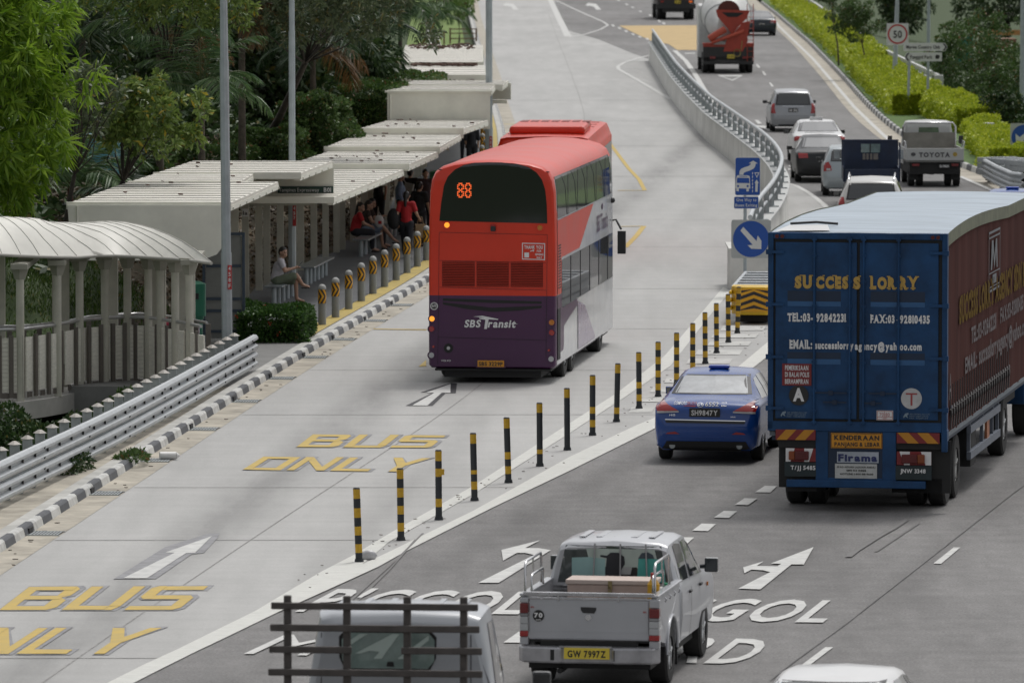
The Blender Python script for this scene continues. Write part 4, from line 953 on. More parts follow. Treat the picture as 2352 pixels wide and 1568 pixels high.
for (a, b, lab) in ((1046, 1064, 'long blue stop name board left of the far bus stop flag'), (1070, 1094, 'long blue service board right of the far bus stop flag')):
    mb = _MB(); A = (a-1176)*382/FPX; B = (b-1176)*382/FPX; mb.b2(A, B, 381.9, 382, z_at(118, 382), z_at(114.5, 382)); mb.cyl(((A+B)/2, 382.05, .1), ((A+B)/2, 382.05, z_at(115, 382)), .03); o = mb.build('stop_board', flagb); tag(o, lab, 'sign')
mb = _MB(); mb.b2(-3.9, -3.8, 395, 395.05, .1, .9); 
for z_ in (.3, .6, .85): mb.b2(-3.6, -2.0, 400, 400.05, z_-.03, z_+.03)
mb.b2(-3.6, -3.5, 400, 400.06, 0, .9); mb.b2(-2.1, -2.0, 400, 400.06, 0, .9); o = mb.build('low_railing', mat('weathered_wood', (.2, .13, .08), .8, var=.1)); tag(o, 'low brown railing on the far lawn under the small tree', 'railing')
# right parapet -------------------------------------------------------------------------------
PR = smoothed([(296, 18.15), (340, 18.1), (400, 19.0), (467, 20.0), (540, 21.2)], 3, 8)
pr = empty('parapet', (18, 300, 0), 0, 'pale green parapet wall with double rails behind the right hedge', 'parapet')
pm = mat('parapet_paint', (.34, .37, .30), .7, var=.1, scale=.6); yp = list(np.arange(296.5, 540, 3))
mb = MB(); mb.sweep([(pl(PR, y), y) for y in yp], [(-.2, -.2), (-.17, .52), (.17, .52), (.2, -.2)]); mb.build('wall', pm, pr)
mb = MB(); mb.sweep([(pl(PR, y), y) for y in yp], [(-.22, .52), (-.22, .56), (.22, .56), (.22, .52)]); mb.build('coping', mat('coping_pale', (.5, .51, .5)), pr)
for z_, nm in ((1.22, 'top_rail'), (.90, 'middle_rail')):
    mb = MB(); mb.sweep([(pl(PR, y), y) for y in yp], [(-.06, z_-.07), (-.06, z_+.07), (.06, z_+.07), (.06, z_-.07)]); mb.build(nm, mat('rail_white', (.55, .56, .55), .5, var=.05), pr)
y = 297.5
while y < 530: x = pl(PR, y); mb = MB(); mb.b2(x-.04, x+.04, y-.1, y+.1, .56, 1.15); mb.b2(x-.16, x+.16, y-.2, y+.2, .56, .6); mb.build('post', galv, pr); y += 3.1
mb = MB(); mb.b2(17.95, 18.32, 295.8, 296.4, -.3, 1.27); mb.build('end_post', mat('coping_pale', (.5, .51, .5)), pr)
mb = _MB(); mb.b2(-.2, .2, -.2, .2, 0, .98); mb.b2(-.23, .23, -.23, .23, .98, 1.05); o = mb.build('concrete_post', mat('coping_pale', (.5, .51, .5))); o.location = (16.45, 241, -.05); o.location = W(2268, 350, -.1); tag(o, 'square pale concrete post standing behind the right hedge', 'post')
# right W-beam and second cushion
rc = empty('crash_cushion', (17.25, 218.8, 0), radians(22), 'yellow and black crash cushion cut off by the right edge of the picture', 'crash cushion'); cushion(rc, .55, 4.8, 4)
GR2 = [W(2262, 362, .8), W(2290, 377, .8), W(2325, 392, .8), W(2350, 395, .8)]
g2 = empty('guardrail', GR2[0], 0, 'short stepped steel guardrail at the right edge above the truck', 'guardrail')
for zc in (.62, .3): mb = MB(); mb.sweep([(p.x, p.y) for p in GR2], wprof(zc)); mb.build('rail_beam', galv, g2)
for p in GR2: mb = MB(); mb.b2(p.x+.1, p.x+.25, p.y+.1, p.y+.25, 0, .75); mb.build('post', galv_dull, g2)
MB = _MB
# ================================================================== VEHICLES
from mathutils.bvhtree import BVHTree
from mathutils.geometry import tessellate_polygon
def apply_mods(o):
    dg = bpy.context.evaluated_depsgraph_get(); me = bpy.data.meshes.new_from_object(o.evaluated_get(dg)); old = o.data; o.modifiers.clear(); o.data = me; bpy.data.meshes.remove(old)
def bvh_of(o): return BVHTree.FromPolygons([v.co.copy() for v in o.data.vertices], [tuple(p.vertices) for p in o.data.polygons])
def decal(mb, bv, pts, face='rear', off=.006, m=0, maxe=.12, far=30.):
    """lay a flat outline onto a body: rear (x,z), right/left (y,z), top (x,y)"""
    def ray(a, b):
        if face == 'rear': o, d = Vector((a, -far, b)), Vector((0, 1, 0))
        elif face == 'right': o, d = Vector((far, a, b)), Vector((-1, 0, 0))
        elif face == 'left': o, d = Vector((-far, a, b)), Vector((1, 0, 0))
        else: o, d = Vector((a, b, far)), Vector((0, 0, -1))
        h = bv.ray_cast(o, d)
        if h[0] is None:
            h = bv.find_nearest(o+d*far)
            return h[0]-d*off
        n = h[1] if h[1].dot(d) < 0 else -h[1]
        return h[0]+(n*.5-d*.5).normalized()*off
    tris = tessellate_polygon([[Vector((p[0], p[1], 0)) for p in pts]])
    def sub(a, b, c, dep):
        L = max(math.dist(a, b), math.dist(b, c), math.dist(c, a))
        if L < maxe or dep > 4:
            mb.add([ray(*a), ray(*b), ray(*c)], [(0, 1, 2)], m); return
        ab = ((a[0]+b[0])/2, (a[1]+b[1])/2); bc = ((c[0]+b[0])/2, (c[1]+b[1])/2); ca = ((a[0]+c[0])/2, (a[1]+c[1])/2)
        for t in ((a, ab, ca), (ab, b, bc), (ca, bc, c), (ab, bc, ca)): sub(*t, dep+1)
    for t in tris: sub(*[(pts[i][0], pts[i][1]) for i in t], 0)
    return mb
def decal_text(mb, bv, txt, x, z, w, h, face='rear', off=.009, m=0, flipdir=1, **kw):
    V, F = text_mesh(txt, w, h, **kw)
    for f in F: decal(mb, bv, [(x+V[i][0]*flipdir, z+V[i][1]) for i in f], face, off, m, maxe=5)
def circ(cx, cz, r, n=16, sx=1.): return [(cx+r*sx*cos(2*pi*i/n), cz+r*sin(2*pi*i/n)) for i in range(n)]
def mirror_(P): return [(-a, b) for a, b in P][::-1]
def wheel(parent, x, y, r, w=.2, rimr=.62, rim=alloy, name='wheel', dual=False):
    s = 1 if x > 0 else -1
    t = MB(); e = None
    xo = x; xi = x-s*w; NS = 28
    prof = [(xi, r*.6), (xi, r*.93), (xi+s*w*.12, r*.995), (xo-s*w*.12, r*.995), (xo, r*.93), (xo, r*rimr), (xo-s*.03, r*rimr)]
    rows = [[(a, y+b*cos(q), r+b*sin(q)) for q in np.linspace(0, 2*pi, NS+1)] for a, b in prof]
    t.grid(rows, smooth=False)
    if dual: t.grid([[(a-s*(w+.07), b, c) for a, b, c in rr] for rr in rows], smooth=False)
    o = t.build(name, [black, mat('tyre_wall', (.028, .028, .028), .8, var=.1)], parent)
    d = MB(); rr = r*rimr
    rows = [[(a, y+b*cos(q), r+b*sin(q)) for q in np.linspace(0, 2*pi, 25)] for a, b in ((xo-s*.028, rr), (xo-s*.02, rr*.9), (xo-s*.07, rr*.82), (xo-s*.05, rr*.28), (xo-s*.02, rr*.22), (xo-s*.02, 0.001))]
    d.grid(rows, smooth=False)
    for k in range(5):
        q = 2*pi*k/5+.3; d.cyl((xo-s*.035, y+rr*.2*cos(q), r+rr*.2*sin(q)), (xo-s*.035, y+rr*.9*cos(q), r+rr*.9*sin(q)), .035, .03, n=6)
    d.build('rim', rim, o); return o
def ring(st, q=None):
    y, zb, w, zs, zt, wt = st
    h = [(0, zb), (w*.84, zb), (w*.965, zb+.07*(zs-zb)+.03), (w, lerp(zb, zs, .5)), (w*.992, zs-.05), (w*.965, zs), (lerp(w*.95, wt, .5)+.012, lerp(zs, zt, .5)), (wt+.008, zt-.045 if zt-zs > .1 else lerp(zs, zt, .6)), (wt*.86, zt-.008), (0, zt+.018)]
    return [(a, y, b) for a, b in h]+[(-a, y, b) for a, b in h[8:0:-1]]
def refine(S, n=3):
    out = []
    for i in range(len(S)-1):
        p0 = np.array(S[max(i-1, 0)]); p1 = np.array(S[i]); p2 = np.array(S[i+1]); p3 = np.array(S[min(i+2, len(S)-1)])
        for k in range(n):
            t = k/n; lin = p1+(p2-p1)*t
            # gentle smoothing only
            c = .5*((2*p1)+(-p0+p2)*t+(2*p0-5*p1+4*p2-p3)*t*t+(-p0+3*p1-3*p2+p3)*t**3)
            out.append(tuple(lin*.55+c*.45 if abs(p2[0]-p1[0]) > .08 else lin))
    out.append(tuple(S[-1])); return out
def loft(S, name, mats, parent, arches=(), ar=.36, ad=.3, tail=True):
    S = refine(S); R = [ring(s) for s in S]; n = 18; mb = MB()
    v = [p for r in R for p in r]; f = []
    for i in range(len(R)-1):
        for k in range(n): f.append((i*n+k, (i+1)*n+k, (i+1)*n+(k+1) % n, i*n+(k+1) % n))
    mb.add(v, f, 0, True)
    for base, fl in ((0, 0), ((len(R)-1)*n, 1)):
        for k in range(9):
            a, b = k, k+1; c, d = (n-b) % n, (n-a) % n
            q = [base+a, base+b, base+c, base+d]
            q = list(dict.fromkeys(q))
            if len(q) > 2: mb.f.append(tuple(q if not fl else q[::-1])); mb.m.append(0); mb.sm.append(True)
    o = mb.build(name, mats, parent, weld=True)
    if arches:
        cm = MB()
        w = max(s[2] for s in S)
        for (ya, r) in arches:
            for s in (-1, 1): cm.cyl((s*(w+.1), ya, ar-.02 if r is None else r-.02), (s*(w-ad), ya, ar-.02 if r is None else r-.02), (r or ar)*1.17, n=32, m=1, smooth=False)
        c = cm.build('cutter', mats, None, weld=True)
        bo = o.modifiers.new('b', 'BOOLEAN'); bo.object = c; bo.operation = 'DIFFERENCE'; bo.solver = 'EXACT'
        apply_mods(o); bpy.data.objects.remove(c)
    o.data.set_sharp_from_angle(angle=radians(38))
    return o
def paint(name, c, rough=.28, metal=.0, coat=.35): return mat(name, c, rough, metal=metal, var=.05, scale=.9, coat=coat)
def plate(parent, x, y, z, w, h, txt, bgm, fgm, tw=.86, lab=None):
    mb = MB(); mb.box((x, y, z), (w, .02, h)); o = mb.build('number_plate', bgm, parent)
    mb = MB(); text_on(mb, txt, (x-w*tw/2, y-.013, z-h*.32), (1, 0, 0), (0, 0, 1), w*tw, h*.62, bold=.03); mb.build('lettering', fgm, o); return o
def mirror_part(parent, x, y, z, m, sz=(.17, .10, .12)):
    s = 1 if x > 0 else -1; mb = MB(); mb.box((x+s*sz[0]/2, y, z), sz); mb.cyl((x-s*.06, y+.02, z-.03), (x+s*.05, y, z), .025, n=6); mb.box((x+s*sz[0]/2, y-sz[1]/2-.006, z), (sz[0]*.85, .008, sz[2]*.8), m=1); return mb.build('mirror', [m, dglass], parent, bevel=.02)

def car(spec, col, loc, yaw, label, cat='car', group=None, plate_=None, glass=None, extras=None):
    e = empty(spec['name'], loc, -radians(yaw), label, cat, group)
    pm = col; S = spec['S']; L = S[-1][0]; r = spec.get('r', .31); wb = spec['wb']; W_ = max(s[2] for s in S)
    body = loft(S, 'body', [pm, blackpl], e, [(wb[0], r), (wb[1], r)]); bv = bvh_of(body)
    gm = glass or dglass
    rw = spec['rw']; mb = MB(); decal(mb, bv, rw, 'rear', .008, 0, .15); mb.build('rear_window', gm, e)
    if 'rw_trim' in spec:
        mb = MB(); decal(mb, bv, spec['rw_trim'], 'rear', .004, 0, .15); mb.build('window_surround', blackpl, e)
    for nm, face in (('right', 'right'), ('left', 'left')):
        for q in spec['sw']: mb = MB(); decal(mb, bv, q, face, .008, 0, .3); mb.build('side_window', dglass, e)
    for P in spec['tl']:
        for fl in (0, 1):
            mb = MB(); first = True
            for (poly, mi) in P: decal(mb, bv, mirror_(poly) if fl else poly, 'rear', .014+.006*mi, mi, .08)
            mb.build('tail_light', [red_lens, clear_lens, amber_lens], e)
    for P, mm, nm in spec.get('dk', []):
        mb = MB(); decal(mb, bv, P, 'rear', .007, 0, .12); mb.build(nm, mm, e)
    for yy in wb:
        for s in (-1, 1): wheel(e, s*(W_-.015), yy, r, .2)
    for s in (-1, 1): mirror_part(e, s*(W_-.02), spec['my'], spec['mz'], blackpl if spec.get('mb', 1) else pm)
    if plate_:
        (x, z, w, h, txt, bgm, fgm) = plate_; hit = bv.ray_cast(Vector((x, -5, z)), Vector((0, 1, 0)))[0]; y = (hit.y if hit else 0)-.012
        plate(e, x, y, z, w, h, txt, bgm, fgm)
    # shut lines
    mb = MB()
    for P in spec.get('lines', []): decal(mb, bv, P, 'rear', .003, 0, .3)
    if mb.v: mb.build('shut_lines', black, e)
    if extras: extras(e, bv)
    return e
sedan = dict(name='sedan_car', S=[(0, .44, .72, .60, .66, .68), (.05, .28, .83, .82, .90, .74), (.14, .22, .875, .94, 1.00, .74), (.32, .20, .895, .98, 1.05, .73), (.78, .2, .90, .98, 1.10, .71), (1.62, .2, .90, .97, 1.40, .60), (2.3, .2, .90, .96, 1.455, .605), (3.0, .2, .895, .94, 1.42, .59), (3.75, .2, .89, .93, 1.03, .68), (4.4, .2, .87, .80, .86, .66), (4.66, .28, .80, .62, .66, .6), (4.72, .4, .6, .5, .54, .45)],
    wb=(.98, 3.72), r=.32, rw=[(-.66, 1.115), (.66, 1.115), (.55, 1.385), (-.55, 1.385)], rw_trim=[(-.70, 1.10), (.70, 1.10), (.58, 1.40), (-.58, 1.40)],
    sw=[[(1.15, 1.03), (1.85, 1.02), (1.95, 1.35), (1.62, 1.33)], [(1.93, 1.02), (2.65, 1.0), (2.65, 1.37), (2.02, 1.37)], [(2.72, 1.0), (3.45, .98), (3.0, 1.32), (2.72, 1.37)]],
    tl=[[([(.48, .78), (.84, .76), (.86, .92), (.78, .96), (.5, .90)], 0), ([(.50, .79), (.70, .78), (.70, .83), (.5, .84)], 1)]],
    dk=[([(-.6, .22), (.6, .22), (.55, .33), (-.55, .33)], black, 'bumper_insert')], my=3.2, mz=1.0,
    lines=[[(-.74, .70), (.74, .70), (.74, .706), (-.74, .706)]])
mpv = dict(name='estate_car', S=[(0, .42, .74, .55, .62, .70), (.04, .26, .82, .80, .88, .76), (.10, .22, .86, .98, 1.05, .735), (.34, .22, .872, .99, 1.46, .64), (.52, .2, .8725, .99, 1.55, .615), (1.8, .2, .8725, .98, 1.60, .62), (2.9, .2, .87, .95, 1.54, .60), (3.75, .2, .865, .92, 1.03, .66), (4.32, .2, .83, .78, .84, .6), (4.56, .3, .62, .5, .55, .5)],
    wb=(.86, 3.6), r=.31, rw=[(-.60, 1.06), (.60, 1.06), (.55, 1.46), (-.55, 1.46)], rw_trim=[(-.68, 1.03), (.68, 1.03), (.60, 1.49), (-.60, 1.49)],
    sw=[[(.55, 1.04), (1.3, 1.03), (1.3, 1.46), (.7, 1.45)], [(1.37, 1.03), (2.2, 1.02), (2.2, 1.48), (1.37, 1.48)], [(2.27, 1.02), (3.3, .98), (2.9, 1.38), (2.27, 1.47)]],
    tl=[[([(.66, .72), (.84, .72), (.82, 1.08), (.70, 1.10), (.70, .9)], 0)]], dk=[([(-.58, .23), (.58, .23), (.56, .30), (-.56, .30)], black, 'bumper_insert'), ([(-.42, .98), (.42, .98), (.42, 1.0), (-.42, 1.0)], chrome, 'trim_strip')], my=3.15, mz=1.06,
    lines=[[(-.8, .62), (.8, .62), (.8, .626), (-.8, .626)]])
hatch = dict(name='hatchback_car', S=[(0, .42, .72, .55, .62, .68), (.05, .26, .80, .80, .90, .72), (.12, .22, .835, .96, 1.08, .70), (.36, .22, .845, .98, 1.40, .62), (.55, .2, .845, .98, 1.49, .60), (1.5, .2, .845, .96, 1.52, .60), (2.4, .2, .84, .93, 1.47, .58), (3.1, .2, .835, .90, 1.02, .62), (3.6, .2, .80, .76, .84, .56), (3.78, .3, .62, .5, .55, .5)],
    wb=(.62, 3.05), r=.30, rw=[(-.56, 1.08), (.56, 1.08), (.52, 1.40), (-.52, 1.40)], rw_trim=[(-.60, 1.06), (.60, 1.06), (.55, 1.42), (-.55, 1.42)],
    sw=[[(.6, 1.05), (1.2, 1.03), (1.2, 1.40), (.75, 1.38)], [(1.27, 1.03), (1.95, 1.0), (1.95, 1.42), (1.27, 1.42)], [(2.02, 1.0), (2.75, .96), (2.4, 1.33), (2.02, 1.42)]],
    tl=[[([(.56, .78), (.80, .76), (.80, 1.0), (.66, 1.05), (.58, .92)], 0), ([(.6, .79), (.72, .79), (.72, .85), (.6, .85)], 1)]], my=2.65, mz=1.03)
suv = dict(name='sport_utility_car', S=[(0, .5, .78, .65, .72, .72), (.04, .34, .88, .9, .98, .80), (.10, .28, .91, 1.08, 1.16, .76), (.34, .28, .92, 1.10, 1.56, .66), (.52, .28, .92, 1.10, 1.65, .64), (1.8, .28, .92, 1.08, 1.70, .65), (2.9, .28, .91, 1.05, 1.64, .63), (3.65, .28, .905, 1.02, 1.14, .68), (4.3, .28, .87, .9, .98, .62), (4.5, .38, .7, .6, .7, .5)],
    wb=(.85, 3.5), r=.35, rw=[(-.62, 1.17), (.62, 1.17), (.56, 1.54), (-.56, 1.54)], rw_trim=[(-.68, 1.14), (.68, 1.14), (.60, 1.58), (-.60, 1.58)],
    sw=[[(.6, 1.15), (1.3, 1.14), (1.3, 1.56), (.75, 1.55)], [(1.37, 1.14), (2.2, 1.13), (2.2, 1.58), (1.37, 1.58)], [(2.27, 1.13), (3.3, 1.1), (2.9, 1.48), (2.27, 1.57)]],
    tl=[[([(.68, .85), (.88, .85), (.87, 1.2), (.74, 1.22)], 0)]], my=3.1, mz=1.18)

# ---- blue taxi -------------------------------------------------------------

taxi = dict(sedan); taxi['name'] = 'taxi'
def TX(p): return ((p[0]-650)/538., 1.47-(p[1]-445)/560.)      # pixels of the enlarged crop to local x,z (approx.)
t_z = lambda zy: (1326-zy)/538.+.02
def TXp(pts): return [((a-652)/546., (1326-b)/556.) for a, b in pts]
taxi['rw'] = TXp([(345, 672), (965, 688), (975, 545), (400, 530)]); taxi['rw'] = [(-.62, 1.13), (.62, 1.13), (.53, 1.375), (-.53, 1.375)]
taxi['rw_trim'] = [(-.69, 1.115), (.69, 1.115), (.575, 1.395), (-.575, 1.395)]
taxi['tl'] = [[([(.46, .885), (.83, .87), (.87, 1.0), (.80, 1.04), (.72, 1.02)], 0), ([(.46, .86), (.83, .845), (.83, .875), (.46, .885)], 1)]]
taxi['mb'] = 0
tblue = paint('taxi_blue', (.004, .055, .27), .22)
def taxi_extras(e, bv):
    mb = MB(); decal(mb, bv, [(-.69, .735), (.67, .72), (.67, .735), (-.69, .75)], 'rear', .012); mb.build('chrome_strip', chrome, e)
    mb = MB(); decal(mb, bv, [(-.67, .69), (.66, .68), (.67, .72), (-.69, .732)], 'rear', .008); mb.build('dark_trim', blackpl, e)
    for s in (-1, 1):
        P = [(.44, .50), (.68, .50), (.64, .525), (.52, .54)]; mb = MB(); decal(mb, bv, P if s > 0 else mirror_(P), 'rear', .01); mb.build('reflector', red_lens, e)
        mb = MB(); mb.cyl((s*.57, .03, .30), (s*.57, .14, .30), .05, n=14); mb.build('exhaust_trim', galv_dull, e)
    mb = MB(); decal(mb, bv, [(-.75, .24), (.75, .24), (.68, .38), (-.66, .38)], 'rear', .009); mb.build('bumper_insert', black, e)
    mb = MB(); decal_text(mb, bv, 'COMFORT', -.555, .985, .22, .045, bold=.01); mb.build('operator_lettering', letter_w, e)
    mb = MB(); decal_text(mb, bv, 'DELGRO', -.33, .985, .165, .042, bold=.01); decal(mb, bv, [(-.40, .965), (-.2, .955), (-.15, .972), (-.37, .972)], 'rear', .009); mb.build('operator_lettering', mat('letter_red', (.35, .03, .03), .4, var=0), e)
    mb = MB(); decal_text(mb, bv, '6552 1111', -.02, .965, .36, .062, bold=.012); mb.build('phone_lettering', letter_w, e)
    mb = MB(); decal(mb, bv, circ(-.10, .985, .036, sx=1.6), 'rear', .008, 0, .02); decal(mb, bv, circ(-.10, .985, .027, sx=1.65), 'rear', .012, 1, .02); decal(mb, bv, [(-.135, .965), (-.12, .965), (-.105, .985), (-.08, .985), (-.07, .965), (-.06, .965), (-.075, 1.005), (-.09, 1.005), (-.095, .99), (-.115, .988), (-.125, 1.0)], 'rear', .015, 0, .02); mb.build('badge', [chrome, tblue], e)
    mb = MB(); decal_text(mb, bv, 'i40', -.62, .80, .10, .035); decal_text(mb, bv, 'DIESEL', .42, .785, .09, .018); mb.build('model_lettering', chrome, e)
    mb = MB(); mb.b2(-.18, .18, 2.02, 2.2, 1.462, 1.525); mb.build('roof_sign', paint('sign_body_blue', (.02, .07, .42), .3), e, bevel=.03)
    # seat backs behind the rear glass
    mb = MB(); mb.b2(-.55, -.15, 1.8, 2.0, .95, 1.28); mb.b2(.15, .55, 1.8, 2.0, .95, 1.28); mb.build('seat_back', mat('grey_seat', (.2, .2, .21), .8), e)
tyaw = 8.0
tglass = mat('taxi_glass_sheen', (.42, .44, .45), .10, metal=.25, var=.25, scale=2.5, coat=1., color2=(.26, .27, .275))  # pale base colour paints the sky reflection on the rear window
tx = car(taxi, tblue, ((1622-1176)*117.1/FPX, 117.1, 0), tyaw, 'blue taxi with roof sign and registration SH 9847 Y beside the curtain-sided truck', 'taxi', 'blue taxis', (-.02, .865, .52, .145, 'SH9847Y', plate_k, letter_w), tglass, taxi_extras)
tx2 = copy_tree(tx); tx2.location = ((2307-1176)*186.5/FPX, 184.3, 0); tx2.rotation_euler.z = -radians(6); tag(tx2, 'taxi hidden behind the truck with only its pale blue roof sign showing', 'taxi')
# ---- queue of cars on the main road ---------------------------------------------
silver = paint('silver_paint', (.33, .34, .36), .3, metal=.5); silver2 = paint('pale_silver_paint', (.36, .40, .42), .3, metal=.4); whitec = paint('white_car_paint', (.66, .66, .66), .3); darkc = paint('black_car_paint', (.010, .011, .013), .35, coat=.05); bluegrey = paint('blue_black_paint', (.012, .02, .03), .25)
def PXY(px, y): return ((px-1176)*y/FPX, y, 0)
car(mpv, silver, PXY(1822, 265.4), -.5, 'silver estate car with tall red tail lights, alone behind the queue', 'car', None, (0, .84, .36, .15, 'SGK 5933J', plate_k, letter_w))
def taxi_plain(e, bv):
    mb = MB(); mb.b2(-.5, .5, .12, .2, 1.08, 1.10); mb.b2(-.22, .22, 2.0, 2.2, 1.46, 1.55); mb.build('roof_sign', whitec, e)
wsed = dict(sedan); wsed['tl'] = [[([(.40, .86), (.86, .80), (.86, .93), (.76, .97), (.44, .93)], 0)], [([(.58, .45), (.76, .44), (.74, .50), (.6, .5)], 0)]]
car(wsed, whitec, PXY(1883, 236.2), -.8, 'white sedan with wide red tail lights behind the silver estate car', 'car', None, (0, .72, .4, .11, 'SKR 8072A', plate_k, letter_w), extras=taxi_plain)
bsed = dict(sedan); bsed['tl'] = [[([(.50, .80), (.80, .79), (.82, .95), (.52, .94)], 0)]]
car(bsed, darkc, PXY(1893, 222.4), -.3, 'black sedan with a sun glint on its rear window, behind the white sedan', 'car', None, (0, .72, .4, .11, 'SFV 2280', plate_k, letter_w))
car(hatch, silver2, PXY(1953, 213.4), 1.5, 'pale silver hatchback half hidden by the dark blue box pickup', 'car', None, (.12, .66, .36, .12, 'SJE 410', plate_k, letter_w))
sv = car(suv, paint('cream_white_paint', (.5, .5, .48), .3), PXY(2002, 186.8), 3.5, 'white sport utility car with roof rails just above the truck roof', 'car')
mb = MB()
for s in (-1, 1): mb.tube([(s*.60, .6, 1.66), (s*.62, .7, 1.74), (s*.62, 2.6, 1.76), (s*.60, 2.75, 1.68)], .022, n=6)
mb.build('roof_rails', chrome, sv)
car(sedan, bluegrey, PXY(1750, 419), -2.2, 'black sedan at the top beside the right kerb, ahead of the concrete mixer', 'car', None, (0, .72, .4, .11, 'SDF 6315A', plate_k, letter_w))
car(sedan, whitec, (3.06, 72.0, .0), 11, 'white car at the bottom edge showing only its roof', 'car')

# ---- double-decker bus -----------------------------------------------------------------
bred = paint('bus_red', (.62, .030, .006), .34, coat=.10); bpur = paint('bus_purple', (.055, .010, .058), .4, coat=.1); bwht = paint('bus_silver_white', (.55, .56, .58), .22); blav = paint('bus_lavender', (.28, .22, .33), .25)
bus = empty('double_decker_bus', (-.39, 135.4, 0), -radians(6.3), 'red and purple double-decker bus on service 88 leaving the bus stop', 'bus')
def bring(y, k, kz):
    h = [(0, .30), (1.19, .30), (1.25, .36), (1.25, 1.0), (1.25, 1.72), (1.25, 2.4), (1.245, 3.15), (1.225, 3.75), (1.19, 3.98), (1.12, 4.13), (.98, 4.23), (.75, 4.30), (.4, 4.35), (0, 4.365)]
    h = [(a*(1-k*(1 if b < 3 else 1.4)) if a else 0, b-(kz*(b-3.0)/1.4 if b > 3 else 0)+(.0 if b > .31 else k)) for a, b in h]
    return [(a, y, b) for a, b in h]+[(-a, y, b) for a, b in h[-2:0:-1]]
ST = [(0, .035, .10), (.03, .014, .05), (.10, .003, .015), (.25, 0, 0), (2, 0, 0), (4, 0, -.02), (6, 0, -.03), (8, 0, -.02), (10, 0, 0), (11.6, 0, 0), (11.85, .02, .08), (12, .06, .3)]
mb = MB(); R = [bring(*s) for s in ST]; n = len(R[0]); v = [p for r in R for p in r]; mb.add(v, [], 0)
hn = n//2
for i in range(len(R)-1):
    for k in range(n):
        q = (i*n+k, (i+1)*n+k, (i+1)*n+(k+1) % n, i*n+(k+1) % n); c = [sum(v[j][a] for j in q)/4 for a in range(3)]
        side = abs(c[0]) > 1.1 and c[2] < 4.0 and i >= 3
        m = 2 if side else (1 if c[2] < 1.72 else 0)
        mb.f.append(q); mb.m.append(m); mb.sm.append(True)
for base in (0, (len(R)-1)*n):
    for k in range(hn):
        a, b = k, k+1; c, d = (n-b) % n, (n-a) % n; q = list(dict.fromkeys([base+a, base+b, base+c, base+d]))
        if len(q) > 2: mb.f.append(tuple(q) if base == 0 else tuple(q[::-1])); mb.m.append(1 if v[base+a][2] < 1.71 else 0); mb.sm.append(True)
body = mb.build('body', [bred, bpur, bwht, black], bus, weld=True)
cm = MB()
for ya in (2.1, 3.55, 9.3):
    for s in (-1, 1): cm.cyl((s*1.4, ya, .48), (s*.85, ya, .48), .60, n=32, m=3, smooth=False)
c = cm.build('cutter', [bred, bpur, bwht, black], None, weld=True); bo = body.modifiers.new('b', 'BOOLEAN'); bo.object = c; bo.solver = 'EXACT'; apply_mods(body); bpy.data.objects.remove(c)
body.data.set_sharp_from_angle(angle=radians(32)); bv = bvh_of(body)
def BX(p): return ((p[0]-448.5)/287.7, (1530-p[1])/287.7)
def bdec(nm, polys, mats, parent=bus, off=.006, maxe=.2):
    mb = MB()
    for P, m in polys: decal(mb, bv, [BX(p) for p in P], 'rear', off+.004*m, m, maxe)
    return mb.build(nm, mats, parent)
win = [(152, 618), (760, 629), (757, 520), (748, 440), (730, 385), (700, 345), (655, 315), (590, 298), (500, 290), (430, 289), (350, 292), (290, 305), (240, 330), (200, 370), (178, 420), (162, 520)]
rwn = bdec('rear_window', [(win, 0)], [mat('bus_rear_glass', (.010, .011, .012), .04, var=0, spec=.6, coat=.6)], maxe=.3)
# dot-matrix 88
led = mat('led_orange', (.95, .14, .03), .5, var=0, emit=1.1)
mb = MB()
D8 = ["01110", "11011", "10001", "11011", "01110", "11011", "10001", "11011", "01110"]
for d in range(2):
    x0 = BX((252+d*43, 0))[0]
    for r_, row in enumerate(D8):
        for c_, chh in enumerate(row):
            if chh == '1': mb.box((x0+.014+c_*.027, -.013+.03, 3.90-r_*.033), (.019, .004, .022))
hit = bv.ray_cast(Vector((-.5, -5, 3.75)), Vector((0, 1, 0)))[0]
mb.v = [(a, b-.03-.001+hit.y-.0, c) for a, b, c in mb.v]; mb.build('route_number', led, bus)
# engine grilles
ventm = mat('grille_red', (.42, .03, .012), .45, var=.05)
for (xa, xb) in ((168, 350), (363, 542), (556, 735)):
    A = BX((xa, 985)); B = BX((xb, 845)); mb = MB(); mb.b2(A[0], B[0], -.012, -.006, A[1], B[1], 1)
    nsl = 15
    for k in range(nsl): z = A[1]+(k+.5)*(B[1]-A[1])/nsl; mb.box(((A[0]+B[0])/2, -.018, z), (B[0]-A[0]-.01, .016, .013), rx=.5, m=0)
    mb.build('engine_grille', [ventm, mat('grille_dark', (.05, .006, .004), .7)], bus)
panel = mat('panel_gap', (.10, .01, .01), .6, var=0); panelp = mat('panel_gap_purple', (.012, .004, .012), .6, var=0)
def line(p, q, w=2.2): 
    dx, dy = q[0]-p[0], q[1]-p[1]; L = math.hypot(dx, dy); nx_, ny_ = -dy/L*w/2, dx/L*w/2
    return [(p[0]+nx_, p[1]+ny_), (q[0]+nx_, q[1]+ny_), (q[0]-nx_, q[1]-ny_), (p[0]-nx_, p[1]-ny_)]
bdec('panel_lines', [(line((152, 682), (760, 692)), 0), (line((151, 682), (148, 1035)), 0), (line((760, 692), (757, 1040)), 0), (line((152, 840), (752, 850)), 0), (line((152, 990), (754, 1003)), 0), (line((148, 1035), (142, 1425)), 1), (line((757, 1040), (752, 1450)), 1), (line((143, 1270), (750, 1283)), 1)], [panel, panelp], maxe=.5)
